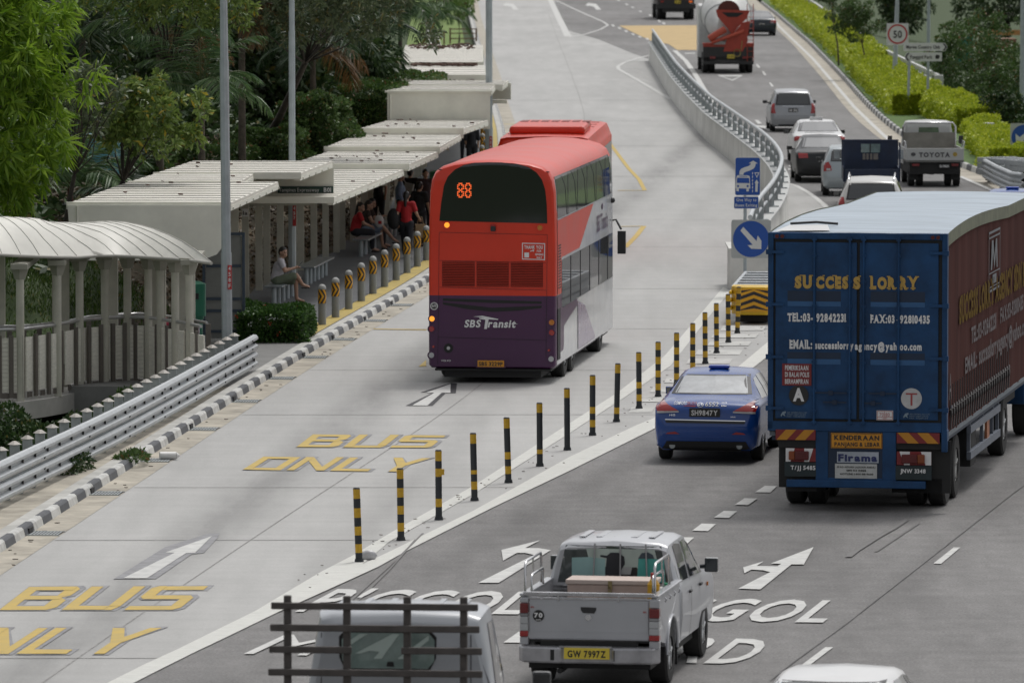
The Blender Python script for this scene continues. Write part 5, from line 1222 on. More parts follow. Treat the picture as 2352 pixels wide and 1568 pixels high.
bdec('air_slots', [([(172, 1052), (728, 1066), (728, 1079), (450, 1076), (172, 1066)], 0), ([(172, 1074), (450, 1103), (728, 1090), (728, 1102), (600, 1118), (450, 1126), (300, 1110), (172, 1086)], 0)], [black])
for (x, y, r_, m, nm) in ((195, 641, 17, amber_on, 'indicator_light'), (719, 653, 17, amber_lens, 'indicator_light'), (110, 1167, 17, amber_on, 'tail_light'), (785, 1183, 18, amber_lens, 'tail_light'), (108, 1224, 18, red_lens, 'tail_light'), (785, 1240, 18, red_lens, 'tail_light'), (107, 1372, 18, clear_lens, 'reversing_light'), (782, 1388, 18, clear_lens, 'reversing_light'), (118, 1324, 8, red_lens, 'reflector'), (769, 1339, 8, red_lens, 'reflector')):
    c0 = BX((x, y)); h = bv.ray_cast(Vector((c0[0], -5, c0[1])), Vector((0, 1, 0)))[0]; R0 = r_/287.7; mb = MB()
    if r_ > 10: mb.cyl((c0[0], h.y+.01, c0[1]), (c0[0], h.y-.016, c0[1]), R0*1.3, n=20, m=1)
    mb.cyl((c0[0], h.y, c0[1]), (c0[0], h.y-.028, c0[1]), R0, R0*.8, n=20); mb.build(nm, [m, bred if y < 1000 else bpur], bus)
mb = MB(); c0 = BX((203, 1331)); mb.cyl((c0[0], .0, c0[1]), (c0[0], -.02, c0[1]), .09, n=20); mb.cyl((c0[0], -.02, c0[1]), (c0[0], -.024, c0[1]), .035, n=12, m=1); mb.build('filler_cap', [black, alloy], bus)
mb = MB(); c0 = BX((456, 660)); mb.box((c0[0], -.03, c0[1]), (.1, .07, .1)); mb.cyl((c0[0], -.06, c0[1]-.01), (c0[0], -.08, c0[1]-.01), .03, n=12); mb.build('camera_housing', blackpl, bus, bevel=.015)
mb = MB(); c0 = BX((456, 643)); mb.box((c0[0], -.02, c0[1]+.0), (.1, .05, .05)); mb.build('centre_brake_light', red_lens, bus, bevel=.01)
st = bdec('thank_you_sticker', [([(618, 738), (748, 740), (747, 834), (618, 831)], 0), ([(623, 743), (743, 745), (742, 829), (623, 826)], 1)], [letter_w, bred])
mb = MB()
for t_, x, y, w, h in (('THANK YOU', 631, 771, 104, 20), ('FOR', 702, 789, 26, 12), ('GIVING', 692, 808, 46, 12), ('WAY', 700, 826, 32, 12)):
    a, b = BX((x, y)); text_on(mb, t_, (a, -.022, b), (1, 0, 0), (0, 0, 1), w/287.7, h/287.7, bold=.03)
for P in (([(632, 792), (658, 792), (658, 820), (632, 820)]), ([(664, 783), (680, 778), (678, 772), (688, 780), (680, 788), (680, 783), (664, 787)])): mb.add([(BX(p)[0], -.022, BX(p)[1]) for p in P], [tuple(range(len(P)))])
mb.build('lettering', letter_w, st)
mb = MB()
for t_, x, w in (('SBS', 292, 90), ('ransit', 425, 155)):
    a, b = BX((x, 1212)); V, F = text_mesh(t_, w/287.7, 42/287.7 if t_ == 'SBS' else 44/287.7, bold=.03); mb.add([(a+p[0]+p[1]*.18, -.014, b+p[1]) for p in V], F)
P = [(345, 1153), (395, 1148), (485, 1166), (484, 1170), (430, 1168), (420, 1222), (405, 1222), (412, 1170), (380, 1166), (375, 1160), (410, 1158)]
mb.add([(BX(p)[0], -.014, BX(p)[1]) for p in P], [tuple(range(len(P)))]); mb.add([(BX(p)[0], -.014, BX(p)[1]) for p in ((560, 1190), (598, 1192), (560, 1196))], [(0, 1, 2)])
mb.build('operator_lettering', letter_w, bus)
mb = MB(); a, b = BX((162, 1406)); text_on(mb, 'VOLVO', (a, -.014, b), (1, 0, 0), (0, 0, 1), .19, .035, bold=.02); mb.build('maker_lettering', letter_w, bus)
mb = MB(); c0 = BX((122, 1096)); h = -.0; hy = bv.ray_cast(Vector((c0[0], -5, c0[1])), Vector((0, 1, 0)))[0].y
disc(mb, (c0[0], hy-.008, c0[1]), .076, m=0); disc(mb, (c0[0], hy-.012, c0[1]), .064, m=1); disc(mb, (c0[0], hy-.014, c0[1]), .058, m=0); disc(mb, (c0[0], hy-.016, c0[1]), .052, m=1); text_on(mb, '60', (c0[0]-.038, hy-.023, c0[1]-.015), (1, 0, 0), (0, 0, 1), .076, .045, bold=.02, m=0); mb.build('speed_disc', [letter_w, letter_k], bus)
a0 = BX((443, 1416)); mb = MB(); mb.b2(a0[0]-.29, a0[0]+.29, -.02, -.006, a0[1]-.085, a0[1]+.085); mb.build('plate_recess', bpur, bus); plate(bus, a0[0], -.032, a0[1], .52, .125, 'SBS 3229P', mat('plate_amber', (.62, .27, .02), .4, var=.05, emit=0), letter_k, .9)
mb = MB(); mb.b2(-1.12, 1.15, .02, 11.5, .25, .29); mb.b2(-.95, .95, .1, 11.0, .12, .26, 0); mb.build('underbody', black, bus)
for s in (-1, 1):
    mb = MB(); c0 = BX((160 if s < 0 else 757, 331 if s < 0 else 342)); h = bv.ray_cast(Vector((c0[0], -5, c0[1])), Vector((0, 1, 0)))[0]; mb.box((c0[0], (h.y if h else .1)-.01, c0[1]), (.09, .02, .02)); mb.build('marker_light', blackpl, bus)
# sides
sglass = busglass('bus_side_glass', (.010, .012, .018), .55)
for face, s in (('right', 1), ('left', -1)):
    mb = MB(); decal(mb, bv, [(.35, 3.20), (11.7, 3.20), (11.7, 4.02), (.35, 4.02)], face, .008, 0, 1.2); mb.build('upper_side_glass', sglass, bus)
    mb = MB(); decal(mb, bv, [(1.1, 1.43), (11.5, 1.43), (11.5, 2.36), (1.1, 2.36)], face, .008, 0, 1.2); mb.build('lower_side_glass', sglass, bus)
    mb = MB(); decal(mb, bv, [(.26, 1.72), (1.0, 1.72), (1.0, 2.42), (4.5, 2.42), (7.4, 3.17), (.26, 3.17)], face, .010, 0, .8); decal(mb, bv, [(.26, 4.02), (.26, 3.17), (.33, 3.17), (.33, 4.02)], face, .01, 0, 1); mb.build('red_livery_panel', bred, bus)
    mb = MB(); decal(mb, bv, [(.26, .33), (1.45, .33), (1.45, 1.05), (4.1, 1.30), (4.1, 1.42), (1.05, 1.42), (1.05, 1.7), (.26, 1.7)], face, .010, 0, .8); mb.build('purple_livery_panel', bpur, bus)
    mb = MB(); decal(mb, bv, [(4.25, .34), (8.0, .34), (5.6, 1.2), (4.15, 1.38), (4.25, 1.0)], face, .010, 0, .8); mb.build('lavender_livery_panel', blav, bus)
    mb = MB(); V, F = text_mesh('SBS Transit', 2.3, .34, bold=.02)
    if face == 'right':
        for f in F: mb.add([(1.262, 8.1+V[i][0], 2.55+V[i][1]) for i in f], [tuple(range(len(f)))])
        mb.sphere((1.255, 9.3, 3.02), .14, sq=(.05, 1, .5)); mb.build('side_lettering', bpur, bus)
    mb = MB()
    for y in (2.2, 4.1, 6.0, 7.9, 9.8): mb.box((s*1.262, y, 3.61), (.008, .05, .82)); mb.box((s*1.262, y+.6, 1.9), (.008, .05, .92))
    mb.build('window_pillars', blackpl, bus)
    mb = MB()
    for k in range(16): mb.box((s*1.262, .62, 1.85+k*.055), (.01, .45, .02))
    mb.box((s*1.26, .5, .95), (.012, .5, 1.0), m=0); mb.build('side_grille', black, bus)
    for y in (2.1, 3.55, 9.3): wheel(bus, s*1.22, y, .48, .28, .58)
    mb = MB(); mb.box((s*(1.25+.19), 11.6, 2.15), (.17, .12, .48)); mb.tube([(s*1.2, 11.75, 2.6), (s*1.3, 11.8, 2.62), (s*1.42, 11.7, 2.42)], .025); mb.build('mirror', blackpl, bus, bevel=.03)
mb = MB(); mb.sphere((1.27, 11.3, 3.05), .06); mb.build('side_camera', blackpl, bus)
# ---- red single-deck bus ahead ----------------------------------------------------------------
b2 = empty('single_deck_bus', (.82, 178, .16), -radians(3.2), 'red single-deck bus ahead, only its roof and air-conditioning pod showing', 'bus')
sb = refine([(0, .3, 1.15, 2.6, 2.86, 1.0), (.1, .28, 1.235, 2.66, 2.98, 1.08), (.3, .28, 1.25, 2.7, 3.02, 1.12), (6, .28, 1.25, 2.7, 3.03, 1.12), (11.7, .28, 1.25, 2.7, 3.0, 1.1), (12, .3, 1.15, 2.5, 2.8, 1.0)])
body2 = loft(sb[::3]+[sb[-1]], 'body', [bred, black], b2, [(3.2, .48), (9.0, .48)]); bv2 = bvh_of(body2)
mb = MB(); P = [(-.98, 1.5), (.98, 1.5), (.95, 5.6), (.7, 6.0), (-.7, 6.0), (-.95, 5.6)]; mb.prism(P, 3.0, 3.24); mb.build('roof_pod', bred, b2, bevel=.09)
mb = MB(); 
for k in range(7): mb.b2(-.85+k*.27, -.65+k*.27, 4.4, 5.4, 3.241, 3.25)
mb.build('pod_grille', mat('pod_dark_red', (.22, .03, .02), .5), b2)
mb = MB(); decal(mb, bv2, [(-1.0, 1.5), (1.0, 1.5), (.95, 2.55), (-.95, 2.55)], 'rear', .01, 0, .4); mb.build('rear_window', dglass, b2)
for face in ('right', 'left'): mb = MB(); decal(mb, bv2, [(.5, 1.4), (11.4, 1.4), (11.4, 2.5), (.5, 2.5)], face, .01, 0, 1.5); mb.build('side_glass', dglass, b2)
for s in (-1, 1):
    for y in (3.2, 9.0): wheel(b2, s*1.23, y, .48, .28, .58)
mb = MB()
for y in (1.2, 6.4, 8, 9.6): mb.box((0, y, 3.045), (2.0, .02, .012))
mb.build('roof_seams', mat('pod_dark_red', (.22, .03, .02), .5), b2)
# ---- blue curtain-sided articulated truck --------------------------------------------------------
tb = mat('truck_blue', (.010, .055, .150), .5, var=.2, scale=2.2, coat=.05, spec=.3); tb2 = mat('truck_blue_dark', (.007, .022, .055), .5, var=.1); gask = mat('door_gasket', (.012, .014, .017), .7, var=.1)
curt = mat('curtain_red_brown', (.078, .029, .025), .95, var=.14, spec=.08, scale=1.2, bump=.15, bscale=3, stretch=(1, 3, .2)); roofw = mat('truck_roof_tarp', (.42, .475, .53), .8, var=.10, scale=1.2, stretch=(.5, 3, 1), spec=.2); olive = mat('olive_strip', (.16, .17, .115), .7, var=.15, scale=4)
tyw = 9.8
trk = empty('curtain_sided_truck', (5.38, 108.25, 0), -radians(tyw), 'long blue truck with red-brown curtain side and company lettering on its rear doors', 'truck')
SC = 287.0; TW = 1.39
def TR(p): return ((p[0]-486.5)/SC, (1533-p[1])/SC)
LT = 14.2
mb = MB()
for i, y in enumerate((0.12, 1.5, 4, 7, 10, 12.5, LT)): pass
ysr = [.0, .8, 2, 4, 6, 8, 10, 12, LT]
def bowz(y): return 4.33+.10*sin(pi*min(1, y/9.5)**.8) if y < 9.5 else 4.33+.0
mb.grid([[(x, y, bowz(y)+.03*(1-(x/1.39)**2)) for x in np.linspace(-1.39, 1.39, 9)] for y in ysr], flip=True)
pass
mb.build('roof_tarp', roofw, trk)
mb = MB(); mb.add([(-1.30, .10, 4.375), (-.45, .12, 4.385), (-.60, 1.0, 4.43), (-1.20, 1.05, 4.42)], [(0, 1, 2, 3)]); mb.tube([(-1.2, 1.08, 4.44), (-.8, 1.18, 4.46), (-.45, 1.1, 4.44)], .02, m=1); mb.build('roof_patch', [mat('patch_white', (.6, .6, .6), .4, var=.05), blackpl], trk)
# side curtains
for s in (-1, 1):
    mb = MB(); rows = []
    for y in np.linspace(.1, LT, 60):
        rows.append([(s*(1.385+.006*sin(y*5.1)+.004*sin(y*13)), y, z) for z in (1.22, 2., 3., bowz(y)-.18)])
    mb.grid(rows, flip=(s > 0)); mb.build('side_curtain', curt, trk)
    mb = MB(); mb.grid([[(s*1.40, y, bowz(y)-.19), (s*1.40, y, bowz(y)+.015)] for y in np.linspace(0, LT, 40)], flip=(s > 0)); mb.build('top_strip', olive, trk)
    mb = MB(); mb.b2(s*1.30, s*1.39, .1, LT, 1.17, 1.24); mb.build('side_rail', mat('side_rail_grey', (.17, .2, .23), .5, metal=.3), trk)
mb = MB(); mb.b2(-1.36, 1.36, .15, LT, 1.1, 4.2); mb.build('body_frame', tb2, trk)
mb = MB()   # straps with buckles
for k in range(26):
    y = .45+k*.36
    mb.box((1.405, y+.03, 1.72), (.012, .03, .5)); mb.box((1.415, y+.07, 1.56), (.03, .12, .14), rx=.6); mb.box((1.412, y+.10, 1.40), (.02, .06, .26), rx=-.5); mb.box((1.42, y+.05, 1.63), (.025, .05, .05), m=1)
mb.build('strap_buckles', [mat('buckle_dark', (.03, .026, .028), .5), chrome], trk)
# rear frame and doors
mb = MB()
def tbox(mb, xa, ya, xb, yb, y0, y1, m=0): A = TR((xa, yb)); B = TR((xb, ya)); mb.b2(A[0], B[0], y0, y1, A[1], B[1], m)
tbox(mb, 83, 283, 108, 1165, -.02, .14); tbox(mb, 866, 283, 890, 1255, -.02, .14); tbox(mb, 108, 283, 866, 312, -.02, .14); tbox(mb, 83, 1128, 866, 1172, -.02, .14)
tbox(mb, 300, 1172, 356, 1400, -.01, .2); tbox(mb, 600, 1172, 662, 1400, -.01, .2); tbox(mb, 356, 1380, 600, 1400, -.01, .1); tbox(mb, 866, 1160, 892, 1258, -.03, .2)
tbox(mb, 170, 1390, 795, 1423, -.05, .06); mb.build('rear_frame', tb, trk, bevel=.01)
mb = MB(); tbox(mb, 108, 312, 866, 1128, .012, .1); mb.build('door_gasket', gask, trk)
dl = []
for (xa, xb) in ((117, 484), (496, 850)):
    mb = MB(); tbox(mb, xa, 326, xb, 1117, -.018, .01)
    d = mb.build('rear_door', tb, trk, bevel=.012); dl.append(d)
    mb = MB()
    c = [(172, 412), (546, 790)][xa > 300]
    for (z0, z1, zl) in ((543, 590, 612), (818, 848, 872)):
        for a, b in ((c[0], (c[0]+c[1])/2-4), ((c[0]+c[1])/2+8, c[1])):
            A = TR((a, z1)); B = TR((b, z0)); mb.add([(A[0], -.022, A[1]), (B[0], -.022, A[1]), (B[0], -.019, B[1]), (A[0], -.019, B[1])], [(0, 1, 2, 3)], 1)
            A2 = TR((a, zl)); mb.add([(A2[0], -.020, A2[1]), (B[0], -.020, A2[1]), (B[0], -.030, A[1]), (A[0], -.030, A[1])], [(0, 1, 2, 3)], 0)
    mb.build('door_corrugation', [mat('truck_blue_panel', (.03, .11, .26), .4, var=.06), tb2], d)
mb = MB()
for x in (293, 453, 515, 672):
    a = TR((x, 0))[0]; r = MB(); r.cyl((a, -.055, TR((0, 1140))[1]), (a, -.055, TR((0, 300))[1]), .018, n=8)
    for z in (312, 385, 500, 610, 700, 860, 990, 1080, 1130): r.box((a, -.04, TR((0, z))[1]), (.07, .05, .035))
    r.build('lock_rod', tb, trk)
for (xa, xb, y) in ((300, 440, 998), (335, 440, 1040), (520, 600, 1042), (540, 665, 998)):
    h_ = MB(); A = TR((xa, y)); B = TR((xb, y)); h_.b2(A[0], B[0], -.075, -.055, A[1]-.012, A[1]+.012); h_.box(((A[0]+B[0])/2, -.07, A[1]), (.07, .04, .07)); h_.build('door_handle', tb2, trk)
for y in (370, 605, 840, 1070):
    for (xa, xb) in ((88, 155), (812, 884)): h_ = MB(); A = TR((xa, y)); B = TR((xb, y)); h_.b2(A[0], B[0], -.05, -.022, A[1]-.022, A[1]+.022); h_.box((A[0] if xa < 300 else B[0], -.03, A[1]), (.09, .05, .08)); h_.build('hinge', tb, trk)
gold = mat('letter_gold', (.50, .32, .075), .5, var=.06); redl = mat('sign_dark_red', (.20, .018, .02), .5, var=.05)
yt = -.034
def ttext(mb, txt, x0, x1, ybase, ytop, **k): a, b = TR((x0, ybase)); text_on(mb, txt, (a, yt, b), (1, 0, 0), (0, 0, 1), (x1-x0)/SC, (ybase-ytop)/SC, **k)
B_ = .075; mb = MB(); ttext(mb, 'SU', 205, 288, 528, 472, bold=B_, serif=True); ttext(mb, 'CCES', 299, 448, 528, 472, bold=B_, serif=True); ttext(mb, 'S', 468, 503, 529, 473, bold=B_, serif=True); ttext(mb, 'LOR', 545, 664, 529, 473, bold=B_, serif=True); ttext(mb, 'RY', 678, 763, 529, 473, bold=B_, serif=True); mb.build('company_lettering', gold, trk)
mb = MB(); ttext(mb, 'TEL:03-', 172, 288, 679, 641, bold=.055, serif=True); ttext(mb, '92842231', 302, 438, 679, 641, bold=.055, serif=True); ttext(mb, 'FAX:03', 546, 654, 682, 645, bold=.055, serif=True); ttext(mb, '-', 664, 672, 682, 645); ttext(mb, '92810435', 678, 812, 682, 645, bold=.055, serif=True); mb.build('phone_lettering', letter_w, trk)
mb = MB(); ttext(mb, 'EMAIL:', 182, 284, 801, 762, bold=.055, serif=True); ttext(mb, 'successlorry', 296, 470, 801, 766, bold=.05); ttext(mb, 'agency@yah', 476, 664, 803, 768, bold=.05); ttext(mb, 'oo.com', 678, 776, 803, 768, bold=.05); mb.build('email_lettering', letter_w, trk)
mb = MB(); A = TR((149, 968)); B = TR((281, 870)); mb.b2(A[0], B[0], -.03, -.02, A[1], B[1]); o = mb.build('notice_plate', redl, trk)
mb = MB(); 
for t_, y, x1 in (('PEMERIKSAAN', 899, 267), ('DI BALAI POLIS', 929, 271), ('BERHAMPIRAN', 960, 267)): ttext(mb, t_, 162, x1, y, y-22, bold=.02)
mb.build('lettering', letter_w, o)
mb = MB(); c0 = TR((224, 1012)); disc(mb, (c0[0], -.026, c0[1]), .155, n=32); o = mb.build('letter_disc', letter_k, trk); mb = MB(); ttext(mb, 'A', 198, 249, 1035, 975, bold=.05); mb.build('lettering', letter_w, o)
mb = MB(); c0 = TR((731, 1020)); disc(mb, (c0[0], -.026, c0[1]), .163, n=32); o = mb.build('letter_disc', mat('disc_pale', (.5, .5, .5), .5), trk); mb = MB(); ttext(mb, 'T', 706, 757, 1051, 995, bold=.0); mb.build('lettering', mat('letter_pink_red', (.33, .06, .06), .5), o)
mb = MB(); A = TR((575, 1118)); B = TR((649, 1075)); mb.b2(A[0], B[0], -.03, -.02, A[1], B[1]); o = mb.build('speed_sticker', letter_w, trk); mb = MB(); ttext(mb, '70', 588, 607, 1101, 1085, m=0); ttext(mb, '80', 615, 634, 1101, 1085, m=0); ttext(mb, 'KM/J', 603, 622, 1113, 1106); 
for q in (line((578, 1078), (646, 1078), 2), line((578, 1115), (646, 1115), 2), line((578, 1078), (578, 1115), 2), line((646, 1078), (646, 1115), 2), line((611, 1080), (611, 1103), 2), line((578, 1104), (646, 1104), 2)): mb.add([(TR(p)[0], -.034, TR(p)[1]) for p in q], [(0, 1, 2, 3)])
mb.build('lettering', mat('letter_red', (.35, .03, .03), .4, var=0), o)
mb = MB()
for x0 in (143, 695):
    for k, (t_) in enumerate(('UEN. KENDERAAN & LORI', 'EXPORT AGENT SDN BHD', 'NO. TELEFON')): ttext(mb, t_, x0+28, x0+118-k*4, 1092+k*9, 1086+k*9)
    mb.add([(TR((x0+a, 1083+b))[0], yt, TR((x0+a, 1083+b))[1]) for a, b in ((0, 18), (8, 4), (22, 0), (24, 8), (16, 12), (22, 24), (8, 16), (2, 26))], [tuple(range(8))])
mb.build('small_lettering', mat('letter_pale_blue', (.2, .27, .33), .5), trk)
# hazard strips, boards, plates, lights, flaps
hy_ = mat('hazard_yellow', (.50, .22, .015), .45, var=.05)
for (xa, xb, ya, yb) in ((120, 300, 1166, 1212), (665, 858, 1173, 1220)):
    mb = MB(); A = TR((xa, yb)); B = TR((xb, ya)); mb.b2(A[0], B[0], -.028, -.02, A[1], B[1]); w = B[0]-A[0]; h = B[1]-A[1]; s = -1 if xa < 300 else 1
    for k in (0, 1):
        u0 = .02+k*.46+(.0 if s > 0 else .0); P = [(A[0]+w*u0, A[1] if s < 0 else B[1]), (A[0]+w*(u0+.26), A[1] if s < 0 else B[1]), (A[0]+w*min(1, u0+.50), B[1] if s < 0 else A[1]), (A[0]+w*(u0+.24), B[1] if s < 0 else A[1])]
        mb.add([(a, -.031, b) for a, b in P], [(0, 1, 2, 3)], 1)
    mb.build('hazard_strip', [redl, hy_], trk)
mb = MB(); A = TR((370, 1246)); B = TR((600, 1178)); mb.b2(A[0], B[0], -.03, -.012, A[1], B[1]); mb.b2(A[0]+.008, B[0]-.008, -.034, -.0301, A[1]+.008, B[1]-.008, 1); mb.b2(A[0]+.014, B[0]-.014, -.038, -.0341, A[1]+.014, B[1]-.014, 0); o = mb.build('vehicle_class_board', [mat('board_orange', (.58, .25, .015), .5), letter_k], trk)
yt = -.042; mb = MB(); ttext(mb, 'KENDERAAN', 385, 588, 1208, 1186, bold=.04); ttext(mb, 'PANJANG & LEBAR', 386, 590, 1236, 1218, bold=.03); mb.build('lettering', letter_k, o)
mb = MB(); A = TR((357, 1400)); B = TR((600, 1172)); mb.b2(A[0], B[0], .0, .02, A[1], B[1]); mb.build('centre_panel', tb2, trk)
mb = MB(); A = TR((397, 1311)); B = TR((584, 1262)); mb.b2(A[0], B[0], -.02, -.001, A[1], B[1]); o = mb.build('maker_board', mat('board_blue_white', (.38, .42, .48), .5), trk); yt = -.026; mb = MB(); ttext(mb, 'Firama', 402, 578, 1303, 1270, bold=.05); mb.build('lettering', mat('letter_navy', (.02, .03, .12), .5), o)
mb = MB(); A = TR((388, 1381)); B = TR((577, 1316)); mb.b2(A[0], B[0], -.02, -.001, A[1], B[1]); o = mb.build('complaint_board', mat('board_white', (.48, .49, .48), .5), trk); mb = MB()
for t_, y, x0, x1 in (('SPAD ADUAN (ADUAN ANDA)', 1334, 397, 570), ('SMS KE 15888', 1349, 440, 528), ('HOTLINE 1-800-88-9600', 1365, 412, 560)): ttext(mb, t_, x0, x1, y, y-8, bold=.03)
mb.build('lettering', letter_k, o)
for (xa, xb, lx0, lx1, px0, px1, tx, ym) in ((165, 300, 180, 270, 188, 300, 'T/JJ 5485', 0), (665, 820, 688, 792, 682, 796, 'JNW 3348', 8)):
    mb = MB(); A = TR((xa, 1310+ym)); B = TR((xb, 1250+ym)); mb.b2(A[0], B[0], .0, .03, A[1], B[1], 0); w = B[0]-A[0]
    for u in (0, .62): mb.add([(A[0]+w*(u if xa < 300 else 1-u), -.004, B[1]), (A[0]+w*((u+.3) if xa < 300 else 1-u-.3), -.004, B[1]), (A[0]+w*((u+.16) if xa < 300 else 1-u-.16), -.004, A[1]), (A[0]+w*((u-.0) if xa < 300 else 1-u), -.004, A[1])], [(0, 1, 2, 3)], 1)
    mb.build('reflector_plate', [redl, letter_w], trk)
    mb = MB(); A = TR((lx0, 1302+ym)); B = TR((lx1, 1262+ym)); xm = lerp(A[0], B[0], .68 if xa > 300 else .3); mb.b2(A[0], xm, -.06, -.006, A[1], B[1], 0 if xa > 300 else 1); mb.b2(xm+.002, B[0], -.06, -.006, A[1], B[1], 1 if xa > 300 else 0); mb.build('tail_light', [mat('dim_red_lens', (.10, .01, .01), .3), mat('dim_amber_lens', (.22, .05, .01), .3)], trk, bevel=.015)
    mb = MB(); A = TR((xa-5, 1376+ym)); B = TR((xb+2, 1313+ym)); mb.b2(A[0], B[0], -.01, .02, A[1], B[1]); o = mb.build('number_plate', mat('plate_dark_blue', (.012, .025, .03), .4), trk); mb = MB(); ttext(mb, tx, px0, px1, 1345+ym, 1326+ym, bold=.03); mb.build('lettering', letter_w, o)
    mb = MB(); tbox(mb, 130 if xa < 300 else 620, 1212, 300 if xa < 300 else 866, 1248, .02, .06); tbox(mb, 130 if xa < 300 else 640, 1210, 165 if xa < 300 else 905, 1428 if xa < 300 else 1445, .1, .13); tbox(mb, 165 if xa < 300 else 640, 1380, 300 if xa < 300 else 866, 1445, .1, .13); mb.build('mud_flap', black, trk)
for (xa, xb) in ((112, 158), (812, 862)):
    mb = MB()
    for k in (0, 1): c0 = TR((xa+12+k*24, 300)); mb.cyl((c0[0], -.02, c0[1]), (c0[0], -.05, c0[1]), .03, n=12)
    mb.build('marker_light', mat('dim_red_lens', (.10, .01, .01), .3), trk)
for y in (1.45, 2.78): 
    for s in (-1, 1): wheel(trk, s*1.26, y, .52, .27, .55, mat('steel_rim', (.36, .36, .35), .45, metal=.4), dual=True)
mb = MB(); mb.b2(-1.05, 1.05, .3, LT, .75, 1.1); mb.b2(-.4, .4, 1, LT, .45, .75); mb.b2(-1.3, 1.3, 4.5, 5.3, .35, 1.1); mb.build('chassis', black, trk)
mb = MB()    # side guard
for z in (1.0, .58): mb.b2(1.30, 1.37, 3.9, 8.6, z-.06, z+.06)
for y in (4.0, 6.0, 7.6, 8.5): mb.b2(1.29, 1.345, y, y+.08, .5, 1.17)
mb.b2(1.31, 1.35, 6.6, 7.0, .62, .95, 1); mb.build('side_guard', [mat('guard_grey', (.16, .18, .22), .5, metal=.3), mat('guard_orange', (.35, .13, .06), .5)], trk)
# tractor unit in front
mb = MB(); prof = [(LT+.3, .6), (LT+.3, 3.2), (LT+.8, 3.5), (LT+1.9, 3.3), (LT+2.2, 2.2), (LT+2.25, .6)]; mb.prismx(prof, -1.22, 1.22); mb.b2(-.5, .5, LT-4, LT+.3, .5, 1.0); mb.build('tractor_cab', tb, trk, bevel=.05)
for y in (LT-3.2, LT+1.2):
    for s in (-1, 1): wheel(trk, s*1.2, y, .52, .27, .55)
# curtain lettering (right side), y is distance along
def stext(mb, txt, y0, y1, zb, zt, **k): text_on(mb, txt, (1.412, y0, zb), (0, 1, 0), (0, 0, 1), y1-y0, zt-zb, **k)
mb = MB(); stext(mb, 'SUCCESS LORRY AGENCY SDN BHD', 1.7, 13.2, 2.86, 3.28, bold=.055, serif=True); mb.build('side_company_lettering', mat('letter_faded_gold', (.145, .092, .022), .95, var=.08, spec=.05), trk)
mb = MB(); stext(mb, 'TEL:03-92842231', 3.5, 7.4, 2.42, 2.68, bold=.03); stext(mb, 'FAX:03-92810435', 8.1, 12.0, 2.45, 2.71, bold=.03); stext(mb, 'EMAIL:', 2.6, 4.4, 2.0, 2.26, bold=.03); stext(mb, 'successlorryagency@yahoo.com', 4.7, 12.8, 2.0, 2.3, bold=.03); stext(mb, 'A', .25, .6, 1.75, 2.15); mb.build('side_phone_lettering', mat('letter_faded_white', (.19, .175, .18), .95, var=.08, spec=.05), trk)
mb = MB(); g_ = (6.2, 8.0, 3.05, 4.08); x = 1.412
for q in ((6.2, 8.0, 4.02, 4.06), (6.2, 8.0, 3.94, 3.97), (6.2, 8.0, 3.06, 3.10), (6.2, 8.0, 3.13, 3.15), (6.2, 6.24, 3.1, 4.02), (7.96, 8.0, 3.1, 4.02), (6.2, 8.0, 3.36, 3.38)): mb.add([(x, q[0], q[2]), (x, q[1], q[2]), (x, q[1], q[3]), (x, q[0], q[3])], [(0, 1, 2, 3)])
mb.add([(x, 6.5, 3.42), (x, 6.65, 3.9), (x, 6.9, 3.9), (x, 7.1, 3.6), (x, 7.3, 3.9), (x, 7.5, 3.9), (x, 7.6, 3.42), (x, 7.45, 3.42), (x, 7.35, 3.7), (x, 7.1, 3.42), (x, 6.85, 3.7), (x, 6.7, 3.42)], [tuple(range(12))])
mb.add([(x, 6.8, 3.18), (x, 7.4, 3.18), (x, 7.4, 3.33), (x, 6.8, 3.33)], [(0, 1, 2, 3)]); mb.build('side_logo', mat('logo_grey', (.15, .16, .18), .5), trk)

# ---- silver double-cab pickup -------------------------------------------------------------------------
psil = paint('pickup_silver', (.43, .44, .465), .35, metal=.25, coat=.4)
pk = empty('pickup_truck', (.93, 84.4, 0), -radians(9.6), 'silver double-cab pickup with an open bed in the foreground, registration GW 7997 Z', 'pickup truck')
def PK(p): return ((p[0]-888)/724., (1675-p[1])/724.)      # crop pixels -> x,z on the tailgate plane
def arc(cy, cz, r, a0, a1, n=12): return [(cy+r*cos(a0+(a1-a0)*i/n), cz+r*sin(a0+(a1-a0)*i/n)) for i in range(n+1)]
hw = .86
for s in (-1, 1):
    prof = [(.16, .62), (.78, .52)]+arc(1.15, .40, .42, pi*.93, .06*pi)+[(1.58, .44), (2.02, .40), (2.02, 1.16), (.06, 1.16), (.06, .70)]
    mb = MB(); n = len(prof); v = []; layers = [(hw-.10, 0), (hw-.02, .0), (hw, .02)]
    # outer skin with a soft shoulder
    def ox(z): return hw-.028*max(0, (z-.88)/.28)**2-.02*max(0, (.6-z)/.2)
    v = [(s*(hw-.09), a, b) for a, b in prof]+[(s*ox(b), a, b) for a, b in prof]
    mb.add(v, [tuple(range(n)), tuple(range(n, 2*n))]+[(i, (i+1) % n, n+(i+1) % n, n+i) for i in range(n)]); mb.build('bed_side', psil, pk, bevel=.02, weld=True)
    mb = MB(); aa = arc(1.15, .40, .44, pi, 0); mb.tube([(s*(hw+.005), a, b) for a, b in aa], .02, n=6); mb.build('arch_lip', psil, pk)
    mb = MB(); mb.box((s*(hw-.05), 1.04, 1.178), (.1, 2.0, .03)); mb.build('bed_rail', psil, pk, bevel=.01)
